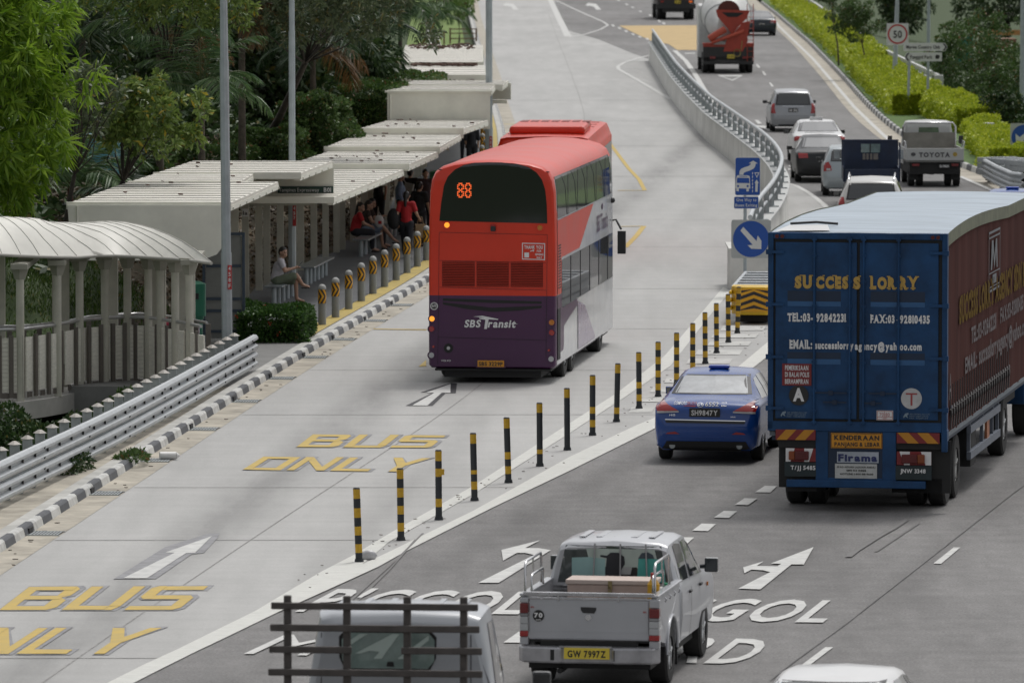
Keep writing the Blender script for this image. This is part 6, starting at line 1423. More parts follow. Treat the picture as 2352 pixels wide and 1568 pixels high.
mb = MB(); mb.b2(-hw+.09, hw-.09, .12, 2.02, .60, .66); mb.b2(-hw+.1, hw-.1, 1.98, 2.02, .66, 1.1); mb.build('bed_floor', mat('bed_liner', (.05, .05, .05), .7), pk)
tg = MB(); A = PK((352, 1215)); B = PK((1422, 845)); tg.b2(A[0], B[0], .04, .09, A[1], B[1]); tgo = tg.build('tailgate', psil, pk, bevel=.012)
mb = MB(); mb.b2(A[0], B[0], .034, .0385, A[1]+.02, A[1]+.09); mb.b2(A[0], B[0], .032, .0385, A[1]+.09, A[1]+.10); mb.build('tailgate_crease', psil, tgo)
mb = MB(); mb.b2(A[0]-.07, B[0]+.07, .02, .10, 1.17, 1.215); mb.b2(A[0]-.07, B[0]+.07, .03, .10, 1.125, 1.150)
for x in (615, 1155): c0 = PK((x, 850)); mb.box((c0[0], .03, c0[1]), (.022, .02, .07))
mb.build('tailgate_rail', mat('rail_silver', (.5, .5, .52), .25, metal=.7), tgo, bevel=.006)
mb = MB(); P = [PK(p) for p in ((816, 922), (954, 925), (952, 950), (935, 977), (836, 974), (818, 950))]; mb.prismy(P, .03, .042); mb.build('tailgate_handle', blackpl, tgo)
mb = MB(); c0 = PK((884, 1014)); mb.cyl((c0[0], .04, c0[1]), (c0[0], .028, c0[1]), .036, n=20); mb.box((c0[0], .026, c0[1]), (.085, .006, .016)); mb.build('badge', chrome, tgo)
mb = MB(); c0 = PK((438, 1005)); disc(mb, (c0[0], .034, c0[1]), .070); o = mb.build('speed_disc', letter_k, tgo); mb = MB(); text_on(mb, '70', (c0[0]-.052, .022, c0[1]-.018), (1, 0, 0), (0, 0, 1), .104, .058, bold=.05); text_on(mb, 'km/h', (c0[0]-.03, .022, c0[1]-.055), (1, 0, 0), (0, 0, 1), .06, .016, bold=.05); mb.build('lettering', letter_w, o)
mb = MB()
for x in (368, 1372): a, b = PK((x, 937 if x < 500 else 966)); text_on(mb, 'EPL', (a, .036, b), (1, 0, 0), (0, 0, 1), .045, .022, bold=.04)
mb.build('red_lettering', mat('letter_red', (.35, .03, .03), .4, var=0), tgo)
for s, (xa, xb, yt_, yb_) in ((-1, (272, 346, 895, 1190)), (1, (1428, 1520, 925, 1210))):
    A = PK((xa, yb_)); B = PK((xb, yt_)); H = B[1]-A[1]; mb = MB(); b_ = [0, .14, .48, .62, 1.]
    for (u0, u1, m) in ((0, .17, 3), (.172, .38, 1), (.382, .60, 1), (.602, .70, 2), (.702, 1, 0)): mb.b2(A[0], B[0], .0, .12, A[1]+H*u0, A[1]+H*u1, m)
    mb.build('tail_light', [mat('deep_red_lens', (.16, .01, .012), .2, coat=.6), clear_lens, mat('lens_grey', (.25, .25, .26), .25), red_lens], pk, bevel=.012)
    mb = MB(); mb.b2(A[0], B[0], .02, .12, A[1]-.10, A[1]-.005); mb.b2(A[0], B[0], .02, .12, B[1]+.004, 1.14); mb.build('corner_post', psil, pk, bevel=.01)
mb = MB()
sec = [(-.88, .10), (-.80, -.06), (-.35, -.13), (-.30, -.10), (.30, -.10), (.35, -.13), (.80, -.06), (.88, .10)]
pts2 = [(a, b) for a, b in sec]; back = [(.80, .2), (-.80, .2)]
mb.prism(sec+back, .36, .56); mb.build('bumper', mat('bumper_silver', (.42, .42, .44), .3, metal=.6, var=.14, scale=4), pk, bevel=.025)
mb = MB(); mb.b2(-.34, .30, -.115, -.05, .555, .575); mb.b2(-.45, -.38, -.122, -.10, .40, .53, 1); mb.b2(.33, .40, -.122, -.10, .40, .53, 1); mb.build('bumper_step', [mat('bumper_silver', (.42, .42, .44), .3), black], pk)
plate(pk, -.0, -.125, .49, .56, .135, 'GW 7997Z', plate_y, letter_k, .84)
mb = MB(); mb.b2(-.75, .75, .1, 4.6, .28, .45); mb.b2(-.6, .6, .05, .12, .5, .62); mb.cyl((-.35, -.02, .26), (-.35, .5, .26), .035); mb.build('underbody', black, pk)
for s in (-1, 1):
    mb = MB(); mb.box((s*.74, 1.62, .33), (.24, .02, .3)); mb.build('mud_flap', black, pk)
# cab
S = [(1.98, .36, .80, 1.12, 1.58, .66), (2.04, .33, .855, 1.12, 1.64, .665), (2.3, .33, .86, 1.12, 1.66, .67), (3.0, .33, .86, 1.11, 1.665, .67), (3.55, .33, .86, 1.10, 1.63, .65), (4.25, .33, .86, 1.08, 1.16, .70), (4.95, .33, .85, .98, 1.04, .66), (5.12, .42, .75, .8, .85, .6)]
cab = loft(S, 'cab', [psil, black], pk, [(4.08, .37)]); bvc = bvh_of(cab)
# open the rear window: dark surround plus clear glass with things behind it
mb = MB(); decal(mb, bvc, [(-.70, 1.14), (.70, 1.14), (.60, 1.60), (-.60, 1.60)], 'rear', .006, 0, .2); mb.build('rear_window', mat('pickup_rear_glass', (.035, .045, .045), .05, var=0, coat=1), pk)
pg = mat('window_pale', (.36, .43, .40), .3, var=.08); teal = mat('seat_teal', (.06, .33, .30), .6, var=.06); tealp = mat('seat_pale_teal', (.26, .42, .42), .6, var=.05)
def rearitem(nm, P, m, off):
    mb = MB(); decal(mb, bvc, P, 'rear', off, 0, .3); return mb.build(nm, m, pk)
rearitem('windscreen_view', [(-.28, 1.33), (.58, 1.33), (.52, 1.565), (-.34, 1.565)], pg, .008)
rearitem('headrest', [(-.52, 1.155), (-.10, 1.155), (-.10, 1.44), (-.30, 1.46), (-.52, 1.45)], tealp, .010)
rearitem('headrest', [(.30, 1.155), (.66, 1.155), (.64, 1.44), (.32, 1.46)], teal, .010)
rearitem('dashboard', [(-.10, 1.155), (.3, 1.155), (.3, 1.34), (-.10, 1.34)], black, .009)
rearitem('storage_box', [(.02, 1.25), (.22, 1.25), (.24, 1.34), (.05, 1.34)], mat('box_grey', (.35, .37, .37), .5), .013)
# driver: head with cap
rearitem('driver_head', [(-.08, 1.16), (.09, 1.16), (.10, 1.30), (.15, 1.38), (.14, 1.47), (.07, 1.52), (-.03, 1.52), (-.08, 1.48), (-.16, 1.49), (-.16, 1.465), (-.08, 1.45), (-.09, 1.35)], mat('driver_dark', (.02, .022, .028), .7), .014)
rearitem('passenger_head', [(.52, 1.45), (.50, 1.50), (.44, 1.53), (.36, 1.52), (.32, 1.46), (.32, 1.45)], mat('passenger_cap', (.05, .07, .09), .7), .014)
for x in (-.235, .095, .425):
    mb = MB(); mb.cyl((x*1.03, 1.90, 1.12), (x*.97, 1.965, 1.63), .011, n=6); mb.build('window_bar', mat('bar_grey', (.3, .3, .31), .4, metal=.5), pk)
mb = MB(); mb.b2(-.62, .62, 1.93, 1.99, 1.10, 1.13); mb.build('bar_mount', psil, pk)
for q in ([(2.22, 1.15), (2.78, 1.14), (2.84, 1.56), (2.45, 1.60), (2.3, 1.58)], [(2.93, 1.14), (3.95, 1.10), (3.6, 1.50), (3.3, 1.58), (2.96, 1.58)]):
    for f_ in ('right', 'left'): mb = MB(); decal(mb, bvc, q, f_, .006, 0, .25); mb.build('side_window', dglass, pk)
for s in (-1, 1):
    mb = MB(); f_ = 'right' if s > 0 else 'left'
    for q in (line_ for line_ in ([(2.84, .42), (2.855, .42), (2.90, 1.6), (2.885, 1.6)], [(2.06, .42), (2.075, .42), (2.075, 1.6), (2.06, 1.6)])): decal(mb, bvc, q, f_, .004, 0, .4)
    mb.build('door_gap', black, pk)
    for y in (2.72, 3.62): mb = MB(); mb.box((s*.872, y-.0, .98), (.03, .14, .035)); mb.build('door_handle', blackpl, pk, bevel=.008)
    mb = MB(); mb.box((s*.99, 3.75, 1.21), (.17, .12, .18)); mb.cyl((s*.84, 3.8, 1.18), (s*.98, 3.76, 1.2), .03, n=6); mb.build('mirror', [mat('pickup_mirror', (.02, .03, .035), .15, coat=1), dglass], pk, bevel=.03)
    mb = MB(); mb.box((s*.868, 4.25, .92), (.02, .05, .05)); mb.build('side_repeater', amber_lens, pk)
    wheel(pk, s*.85, 1.15, .365, .24, .6); wheel(pk, s*.85, 4.08, .365, .24, .6)
    # stainless rails over the bed corners
    mb = MB(); xx = s*.80
    mb.tube([(xx, .12, 1.2), (xx, .12, 1.52), (xx, .2, 1.575), (xx, 1.25, 1.575), (xx, 1.32, 1.52), (xx, 1.32, 1.2)], .018, n=8); mb.tube([(xx-s*.05, .3, 1.2), (xx-s*.05, .3, 1.37), (xx-s*.05, .36, 1.40), (xx-s*.05, 1.1, 1.40), (xx-s*.05, 1.16, 1.36), (xx-s*.05, 1.16, 1.2)], .016, n=8); mb.cyl((xx, .7, 1.4), (xx, .7, 1.575), .012, n=6)
    mb.build('bed_bar', mat('stainless', (.62, .62, .63), .2, metal=1, var=.03), pk)
    for k in range(4): mb = MB(); mb.tube([(s*.87, .5+k*.38, 1.13), (s*.89, .5+k*.38, 1.10), (s*.87, .5+k*.38, 1.07)], .01, n=5); mb.build('rope_hook', chrome, pk)
mb = MB()
for k in range(5): mb.b2(-.5+k*.22, -.42+k*.22, 2.4, 3.2, 1.668, 1.680)
mb.build('roof_rib', psil, pk, bevel=.01)
# load in the bed: separate things
R_ = Matrix.Rotation(-radians(9.6), 4, 'Z')
def in_bed(x, y, z): q = R_ @ Vector((x, y, z)); return Vector(pk.location)+q
e = empty('storage_chest', in_bed(.10, 1.35, .665), -radians(9.6), 'pale pink padlocked chest lying across the pickup bed', 'chest')
mb = MB(); mb.b2(-.54, .54, -.24, .24, 0, .54); mb.build('body', mat('chest_pink', (.50, .38, .33), .6, var=.08, scale=3), e, bevel=.01); mb = MB(); mb.b2(-.56, .56, -.26, .26, .541, .60); mb.build('lid', mat('chest_lid', (.56, .46, .41), .6, var=.06), e, bevel=.012)
mb = MB(); mb.box((0, -.27, .54), (.05, .015, .10)); mb.box((-.0, -.285, .45), (.045, .03, .055)); mb.tube([(-.015, -.285, .47), (-.015, -.285, .52), (.015, -.285, .52), (.015, -.285, .47)], .007, n=5); mb.build('padlock', mat('brass', (.3, .24, .12), .4, metal=.7), e)
mb = MB(); mb.cyl((0, 0, 0), (0, 0, .40), .075, n=14); mb.cyl((0, 0, .40), (0, 0, .47), .075, .035, n=14); mb.cyl((0, 0, .47), (0, 0, .54), .035, n=12, m=1); o = mb.build('yellow_bottle', [mat('bottle_orange', (.62, .33, .01), .4, var=.05), mat('cap_red', (.5, .03, .02), .4)]); o.location = in_bed(.69, .75, .86); tag(o, 'yellow fluid bottle with a red cap at the right of the pink chest', 'bottle')
mb = MB(); mb.sphere((0, 0, .09), .1, sq=(1, 1, .8)); mb.cyl((.03, 0, .15), (.03, 0, .21), .04, n=10, m=1); o = mb.build('white_container', [mat('white_plastic', (.6, .6, .58), .4, var=.05), mat('cap_green', (.02, .3, .14), .4)]); o.location = in_bed(.72, 1.4, 1.0); tag(o, 'round white container with a green cap behind the right bed rail', 'container')
mb = MB(); mb.b2(-.08, .08, -.12, .12, 0, .32); o = mb.build('tool_box', mat('tool_dark', (.03, .03, .03), .6)); o.location = in_bed(.68, 1.5, .665); tag(o, 'dark tool box under the white container in the pickup bed', 'box')

# ---- grey lorry with slatted rack, foreground ------------------------------------------------------------
lw = paint('lorry_pale_grey', (.40, .42, .45), .35); 
lr = empty('lorry', (-1.375, 69.6, 0), -radians(5.2), 'pale grey lorry cab behind a slatted wooden rack at the bottom of the picture', 'lorry')
mb = MB(); mb.b2(-1.0, 1.0, -3.6, -.02, .95, 1.05); mb.b2(-.5, .5, -3.6, 3.5, .5, .9); mb.build('flatbed', mat('rack_wood', (.085, .075, .07), .7, var=.15, scale=6), lr)
for i, z in enumerate((2.62, 2.40, 2.18, 1.95)):
    if z == 2.18:
        for (a, b) in ((-1.07, -.235), (.265, 1.08)): mb = MB(); mb.b2(a, b, -.03, .01, z-.035, z+.035); mb.build('rack_slat', mat('rack_wood', (.085, .075, .07), .7, var=.15, scale=6), lr, bevel=.01)
    else: mb = MB(); mb.b2(-1.05-.01*i, 1.04+.015*i, -.03, .01, z-.035, z+.035); mb.build('rack_slat', mat('rack_wood', (.085, .075, .07), .7, var=.15, scale=6), lr, bevel=.01)
for x in (-.89, -.29, .32, .89): mb = MB(); mb.b2(x-.037, x+.037, .012, .09, 1.05, 2.72); mb.build('rack_post', mat('rack_wood', (.085, .075, .07), .7, var=.15, scale=6), lr, bevel=.01)
S = [(.42, .75, .92, 1.4, 2.18, .74), (.50, .7, .99, 1.42, 2.29, .80), (.7, .7, 1.0, 1.42, 2.335, .83), (1.2, .7, 1.0, 1.4, 2.34, .83), (1.62, .7, 1.0, 1.38, 2.28, .80), (2.05, .7, 1.0, 1.30, 1.45, .86), (2.18, .6, .98, 1.0, 1.1, .86)]
lc = loft(S, 'cab', [lw, black], lr); lc.location = (.2, 0, .2); bvl = bvh_of(lc)
wpoly = [(-.58, 1.83), (-.52, 1.75), (.29, 1.75), (.355, 1.83), (.36, 2.04), (.30, 2.11), (-.52, 2.11), (-.585, 2.04)]
mb = MB(); decal(mb, bvl, [(a*1.05-.0, b+(.03 if b > 1.8 else -.03)) for a, b in wpoly], 'rear', .006, 0, .2); o = mb.build('window_seal', black, lr); o.location = lc.location
mb = MB(); decal(mb, bvl, wpoly, 'rear', .012, 0, .2); o = mb.build('rear_window', mat('lorry_window', (.24, .32, .30), .12, var=.22, scale=1.5, coat=.8), lr); o.location = lc.location
mb = MB()
for P in ([(-.45, 1.90), (-.07, 2.10), (.0, 2.10), (-.18, 1.85), (-.26, 1.85), (-.20, 1.92), (-.30, 1.93), (-.40, 1.90)], [(-.02, 1.85), (.06, 1.85), (.30, 2.04), (.30, 2.09)], [(-.55, 2.0), (-.40, 2.10), (-.32, 2.10), (-.52, 1.97)]): decal(mb, bvl, P, 'rear', .018, 0, .3)
o = mb.build('window_view', mat('window_view_pale', (.50, .60, .56), .4, var=.05), lr); o.location = lc.location
mb = MB(); decal(mb, bvl, [(-.13, 1.77), (-.05, 1.77), (-.06, 1.82), (-.12, 1.82)], 'rear', .018); o = mb.build('window_latch', black, lr); o.location = lc.location
for f_ in ('right', 'left'):
    mb = MB(); decal(mb, bvl, [(.72, 1.46), (1.8, 1.40), (1.58, 2.15), (.78, 2.18)], f_, .008, 0, .3); o = mb.build('side_window', dglass, lr); o.location = lc.location
mb = MB()
for x in (-.8, -.5, .72, .9): decal(mb, bvl, [(x, 1.1), (x+.012, 1.1), (x+.012, 2.1), (x, 2.1)], 'rear', .004, 0, .6)
o = mb.build('cab_seams', mat('seam_dark', (.10, .1, .11), .6), lr); o.location = lc.location
mb = MB()
for k in range(6): mb.b2(-.68+k*.25, -.62+k*.25, .66, 1.5, 2.338, 2.352)
o = mb.build('roof_rib', lw, lr, bevel=.006); o.location = lc.location
for s in (-1, 1):
    mb = MB(); s > 0 and mb.tube([(1.18, 2.0, 1.45), (1.45, 2.08, 1.45)], .014, n=6); s > 0 and mb.build('mirror_arm', black, lr)
    mb = MB(); mb.box((s*1.50, 2.05, 1.55), (.20, .07, .40)); mb.build('mirror', mat('mirror_dark', (.018, .02, .022), .2, coat=.8), lr, bevel=.03) if s > 0 else None
    wheel(lr, s*.95, 1.3, .4, .24, .55); wheel(lr, s*.95, -2.4, .4, .24, .55, dual=True)


# ---- small trucks in the queue -------------------------------------------------------------------------------
def PXL(px, y): return ((px-1176)*y/FPX, y, 0)
e = empty('flatbed_truck', PXL(2149, 219.6), -radians(-1.0), 'white flatbed truck with an empty drop-side bed in the right lane of the queue', 'truck')
fw = paint('flatbed_grey_white', (.45, .46, .45), .45, coat=.2)
mb = MB(); mb.b2(-.90, .90, 0, .05, .84, 1.22); g_ = mb.build('tailboard', fw, e, bevel=.01); mb = MB(); text_on(mb, 'TOYOTA', (-.52, -.01, .95), (1, 0, 0), (0, 0, 1), .98, .15, bold=.05); mb.add([(-.70+.08*cos(a), -.01, 1.03+.06*sin(a)) for a in np.linspace(0, 2*pi, 13)[:-1]], [tuple(range(12))]); mb.build('lettering', mat('letter_dark_grey', (.07, .07, .075), .5), g_)
mb = MB(); disc(mb, (.62, -.004, 1.03), .07); mb.build('speed_disc', mat('disc_yellow', (.45, .32, .06), .5), g_)
mb = MB()
for s in (-1, 1): mb.b2(s*.87, s*.90, .05, 2.7, .84, 1.2)
mb.build('side_board', fw, e); mb = MB(); mb.b2(-.9, .9, .0, 2.7, .78, .84); mb.build('bed_floor', mat('bed_floor_grey', (.15, .15, .14), .8), e)
mb = MB(); mb.b2(-.82, .82, 2.68, 2.72, .84, 1.62); mb.build('headboard', mat('headboard_tan', (.26, .25, .22), .7, var=.12), e)
mb = MB(); mb.tube([(-.84, 2.62, .84), (-.84, 2.62, 1.80), (-.76, 2.62, 1.93), (.76, 2.62, 1.93), (.84, 2.62, 1.80), (.84, 2.62, .84)], .03, n=8)
for s in (-1, 1): mb.tube([(s*.9, .3, 1.2), (s*.93, .3, 1.42), (s*.93, .9, 1.42), (s*.9, .9, 1.2)], .02, n=6)
mb.build('goal_post_frame', mat('stainless', (.62, .62, .63), .2, metal=1, var=.03), e)
S = [(2.8, .6, .78, 1.1, 1.80, .66), (2.86, .55, .84, 1.12, 1.93, .70), (3.1, .55, .845, 1.12, 1.98, .72), (3.8, .55, .845, 1.1, 1.95, .70), (4.3, .5, .84, 1.02, 1.15, .74), (4.45, .45, .8, .8, .9, .72)]
cb = loft(S, 'cab', [fw, black], e); bq = bvh_of(cb)
mb = MB(); decal(mb, bq, [(-.34, 1.50), (.34, 1.50), (.31, 1.78), (-.31, 1.78)], 'rear', .01, 0, .3); mb.build('rear_window', mat('queue_window', (.10, .16, .09), .15, var=.25, scale=6, coat=.8), e)
mb = MB(); mb.b2(-.8, .8, .1, 4.2, .4, .78); mb.build('chassis', black, e)
for s in (-1, 1):
    mb = MB(); mb.box((s*.62, .0, .70), (.22, .04, .08)); mb.build('tail_light', mat('deep_red_lens', (.16, .01, .012), .2, coat=.6), e)
    wheel(e, s*.82, .75, .31, .2, .5, dual=True); wheel(e, s*.80, 3.6, .31, .2, .5)
    mb = MB(); mb.tube([(s*.82, 4.1, 1.2), (s*1.05, 4.2, 1.3), (s*1.12, 4.2, 1.25)], .015, n=5); mb.box((s*1.14, 4.15, 1.33), (.14, .05, .26)); mb.build('mirror', mat('mirror_dark', (.018, .02, .022), .2, coat=.8), e)
    mb = MB(); mb.box((s*.66, .3, .36), (.3, .02, .3)); mb.build('mud_flap', black, e)
plate(e, .28, -.0, .66, .34, .12, 'GU 5882H', plate_k, letter_w)
mb = MB(); mb.sphere((0, 0, .1), .12, sq=(1.6, .8, .8)); o = mb.build('red_bundle', mat('bundle_red', (.35, .03, .03), .7)); o.location = Vector(e.location)+Vector((.66, 1.6, .9)); tag(o, 'red bundle lying in the bed of the white flatbed truck', 'bundle')
# dark blue box pickup
e = empty('box_pickup', PXL(2003, 206.5), -radians(1.5), 'dark blue open-backed pickup between the silver hatchback and the white flatbed truck', 'pickup truck')
nv = mat('navy_panel', (.010, .022, .055), .5, var=.15); mb = MB()
mb.b2(-.80, .80, 2.2, 2.26, .75, 1.86); mb.build('headboard', nv, e); mb = MB()
for s in (-1, 1): mb.b2(s*.80, s*.84, .0, 2.26, .75, 1.15); mb.b2(s*.80, s*.85, .0, .05, .75, 1.92); mb.b2(s*.80, s*.85, 2.2, 2.27, .75, 1.92)
mb.b2(-.85, .85, 2.18, 2.27, 1.86, 1.92); mb.b2(-.8, .8, 0, 2.2, .68, .75); mb.build('box_frame', nv, e)
mb = MB(); mb.b2(-.80, .80, -.02, .03, .75, 1.12); mb.build('tailboard', nv, e)
mb = MB(); mb.b2(-.27, .30, 2.175, 2.195, 1.53, 1.79); mb.b2(-.01, .02, 2.165, 2.176, 1.53, 1.79, 1); mb.build('rear_window', [mat('queue_window_blue', (.14, .22, .22), .15, var=.2, scale=6, coat=.8), black], e)
mb = MB()
for k, (a, b) in enumerate(((-.22, -.14), (-.11, -.04), (0, .07), (.10, .24))): mb.b2(a, b, 2.17, 2.195, 1.32, 1.50)
mb.build('stickers', mat('sticker_tan', (.22, .2, .18), .6), e)
S = [(2.35, .5, .70, 1.1, 1.62, .62), (2.42, .45, .76, 1.12, 1.75, .66), (3.0, .45, .77, 1.1, 1.79, .66), (3.5, .45, .77, 1.05, 1.7, .62), (3.95, .4, .76, .95, 1.05, .66), (4.1, .4, .72, .8, .85, .6)]
loft(S, 'cab', [silver2, black], e); mb = MB(); mb.b2(-.7, .7, .1, 3.9, .35, .68); mb.build('chassis', black, e)
for s in (-1, 1):
    wheel(e, s*.78, .7, .29, .2, .5); wheel(e, s*.76, 3.3, .29, .2, .5)
    mb = MB(); mb.tube([(s*.76, 3.6, 1.25), (s*.92, 3.7, 1.3)], .015, n=5); mb.box((s*.96, 3.68, 1.42), (.16, .05, .28)); mb.build('mirror', mat('mirror_chrome', (.4, .44, .46), .2, metal=.6), e)
# ---- concrete mixer truck -------------------------------------------------------------------------------------------
cm_ = empty('concrete_mixer', PXL(1673, 342), -radians(-.8), 'concrete mixer truck with white drum and red discharge chute going uphill', 'mixer truck')
mred = mat('mixer_red', (.36, .045, .025), .5, var=.12, scale=2); mwh = mat('mixer_white', (.62, .62, .61), .4, var=.06)
def MX(p): return ((p[0]-1595)/2.952/46.7, (493-p[1])/2.952/46.7)
mb = MB(); A = [(0.6, 1.9, .55), (1.0, 2.15, .9), (2.0, 2.45, 1.18), (3.2, 2.62, 1.22), (4.6, 2.55, 1.15), (5.8, 2.35, .85), (6.2, 2.25, .5)]
rows = []
for (y, z, r) in [(.35, 2.95, .42)]+[(a, b+.25, c) for a, b, c in A]: rows.append([(r*cos(t), y+.12*r*sin(t), z+r*sin(t)) for t in np.linspace(0, 2*pi, 33)])
mb.grid(rows, flip=True)
mb.build('drum', mwh, cm_)
mb = MB(); rows = []
for k in range(70):
    t = k/69*4*pi; y = .5+k/69*4.6; r = float(np.interp(y, [.35, .6, 1., 2., 3.2, 4.6, 5.8], [.42, .55, .9, 1.18, 1.22, 1.15, .85]))+.01; z = float(np.interp(y, [.35, .6, 1., 2., 3.2, 4.6, 5.8], [2.95, 2.15, 2.4, 2.7, 2.87, 2.8, 2.6]))
    rows.append((r*cos(t), y+.12*r*sin(t), z+r*sin(t)))
mb.tube(rows, .035, n=6); mb.build('drum_stripe', mat('drum_grey', (.4, .41, .42), .5), cm_)
mb = MB(); mb.cyl((0, .30, 3.0), (0, .10, 3.02), .52, .56, n=24, smooth=False); mb.build('drum_mouth', mat('mouth_dark_red', (.10, .02, .015), .7), cm_)
mb = MB(); mb.prismy([MX(p) for p in ((1508, 62), (1738, 68), (1720, 120), (1650, 190), (1620, 235), (1590, 190), (1520, 110))], .0, .08); mb.build('hopper', mred, cm_)
mb = MB(); mb.prismy([MX(p) for p in ((1548, 80), (1700, 84), (1655, 112), (1590, 112))], -.02, -.002); mb.build('hopper_mouth', black, cm_)
mb = MB(); mb.prismy([MX(p) for p in ((1690, 150), (1740, 140), (1715, 300), (1690, 345), (1560, 345), (1585, 260), (1630, 230))], -.04, .3); mb.build('rear_pedestal', mred, cm_)
mb = MB(); a = MX((1465, 260)); b = MX((1570, 195)); mb.tube([(a[0], -.1, a[1]), ((a[0]+b[0])/2, -.2, (a[1]+b[1])/2+.03), (b[0], -.1, b[1])], .17, n=12); a = MX((1480, 285)); b = MX((1700, 205)); mb.tube([(a[0], -.18, a[1]), (b[0], -.1, b[1])], .09, n=8); mb.build('discharge_chute', mat('chute_red', (.46, .08, .045), .45, var=.1), cm_)
mb = MB()
for x in (-1.0, 1.0): mb.box((x, .5, 1.45), (.52, 1.0, .06))
mb.b2(-1.25, 1.25, .0, .1, 1.30, 1.42); mb.build('mudguard', mred, cm_)
mb = MB(); mb.b2(-1.24, 1.24, -.02, .06, .80, 1.30); mb.b2(-1.22, 1.24, -.06, .02, .45, .60); mb.b2(-.9, .9, .1, 8, .6, 1.15); mb.build('rear_beam', mat('mixer_dark', (.03, .03, .03), .6), cm_)
for k, (a, b) in enumerate((( -.85, -.7), (.75, .9))): mb = MB(); mb.box(((a+b)/2, -.03, .78), (.28, .03, .12)); mb.build('tail_light', mat('deep_red_lens', (.16, .01, .012), .2, coat=.6), cm_)
plate(cm_, .12, -.04, .83, .36, .19, 'XD 8442', plate_y, letter_k)
mb = MB(); mb.tube([(.42+.16*cos(t)*(1+.03*k), -.1, 1.0+.18*sin(t)) for k in range(3) for t in np.linspace(0, 2*pi, 14)], .022, n=5); mb.tube([(.62, -.06, 1.15), (.66, -.06, 1.6)], .02, n=5); mb.build('hose', mat('hose_tan', (.33, .27, .10), .6), cm_)
mb = MB()
for s in (0, .3): mb.cyl((.92+s, -.06, .6), (.92+s, .1, 3.4), .02, n=6)
for k in range(9): mb.cyl((.92, -.05+.016*k, .8+k*.28), (1.22, -.05+.016*k, .8+k*.28), .015, n=5)
mb.build('ladder', mred, cm_)
for y in (1.1, 2.4, 6.9):
    for s in (-1, 1): wheel(cm_, s*1.22, y, .50, .26, .5, dual=(y < 5))
mb = MB(); mb.prismx([(6.4, .8), (6.4, 3.2), (7.0, 3.3), (8.2, 3.1), (8.35, 2.0), (8.35, .6), (6.4, .6)], -1.22, 1.22); mb.build('cab', mwh, cm_, bevel=.06)
# ---- second heavy truck at the very top -----------------------------------------------------------------------------------
e = empty('tipper_truck', PXL(1553, 464), -radians(-2), 'heavy red and black truck cut off by the top edge of the picture', 'truck')
mb = MB(); mb.b2(-1.25, 1.25, 0, 6, 1.35, 3.2); mb.build('body', mred, e, bevel=.03); mb = MB(); mb.b2(-1.3, 1.3, -.04, .05, .75, 1.05); mb.b2(-1.2, 1.2, -.02, .04, 1.06, 1.33); mb.b2(-.9, .9, .1, 8, .5, 1.3); mb.build('chassis', mat('mixer_dark', (.03, .03, .03), .6), e)
plate(e, .1, -.06, 1.18, .4, .2, 'XD 5511', plate_y, letter_k)
mb = MB(); mb.box((.95, -.06, 1.2), (.2, .04, .1)); mb.build('tail_light', mat('amber_tail', (.8, .15, .02), .4, emit=.6), e); mb = MB(); mb.box((-.95, -.06, 1.2), (.2, .04, .1)); mb.build('tail_light', red_lens, e)
for y in (1.1, 2.4, 6.5):
    for s in (-1, 1): wheel(e, s*1.22, y, .5, .26, .5, dual=(y < 5))
mb = MB(); mb.prismx([(6.3, .7), (6.3, 2.9), (8.2, 2.8), (8.3, .7)], -1.2, 1.2); mb.build('cab', mwh, e, bevel=.05)
# ================================================================== PEOPLE
def blob(parent, name, segs, m, vox=.014, infl=0., smooth=6):
    """one continuous surface from tapered limbs: segs = [(p0,r0,p1,r1)] or [(p,r)]"""
    mb = MB()
    for s in segs:
        if len(s) == 2: mb.sphere(s[0], s[1]+infl, 12, 8)
        elif len(s) == 3: mb.sphere(s[0], s[1]+infl, 12, 8, sq=s[2])
        else:
            p0, r0, p1, r1 = s; mb.cyl(p0, p1, r0+infl, r1+infl, 12, smooth=True); mb.sphere(p0, r0+infl, 12, 8); mb.sphere(p1, r1+infl, 12, 8)
    o = mb.build(name, m, parent); r = o.modifiers.new('r', 'REMESH'); r.mode = 'VOXEL'; r.voxel_size = vox; r.use_smooth_shade = True
    s_ = o.modifiers.new('s', 'SMOOTH'); s_.iterations = smooth; s_.factor = .5; apply_mods(o); return o
def V3(*a): return Vector(a)
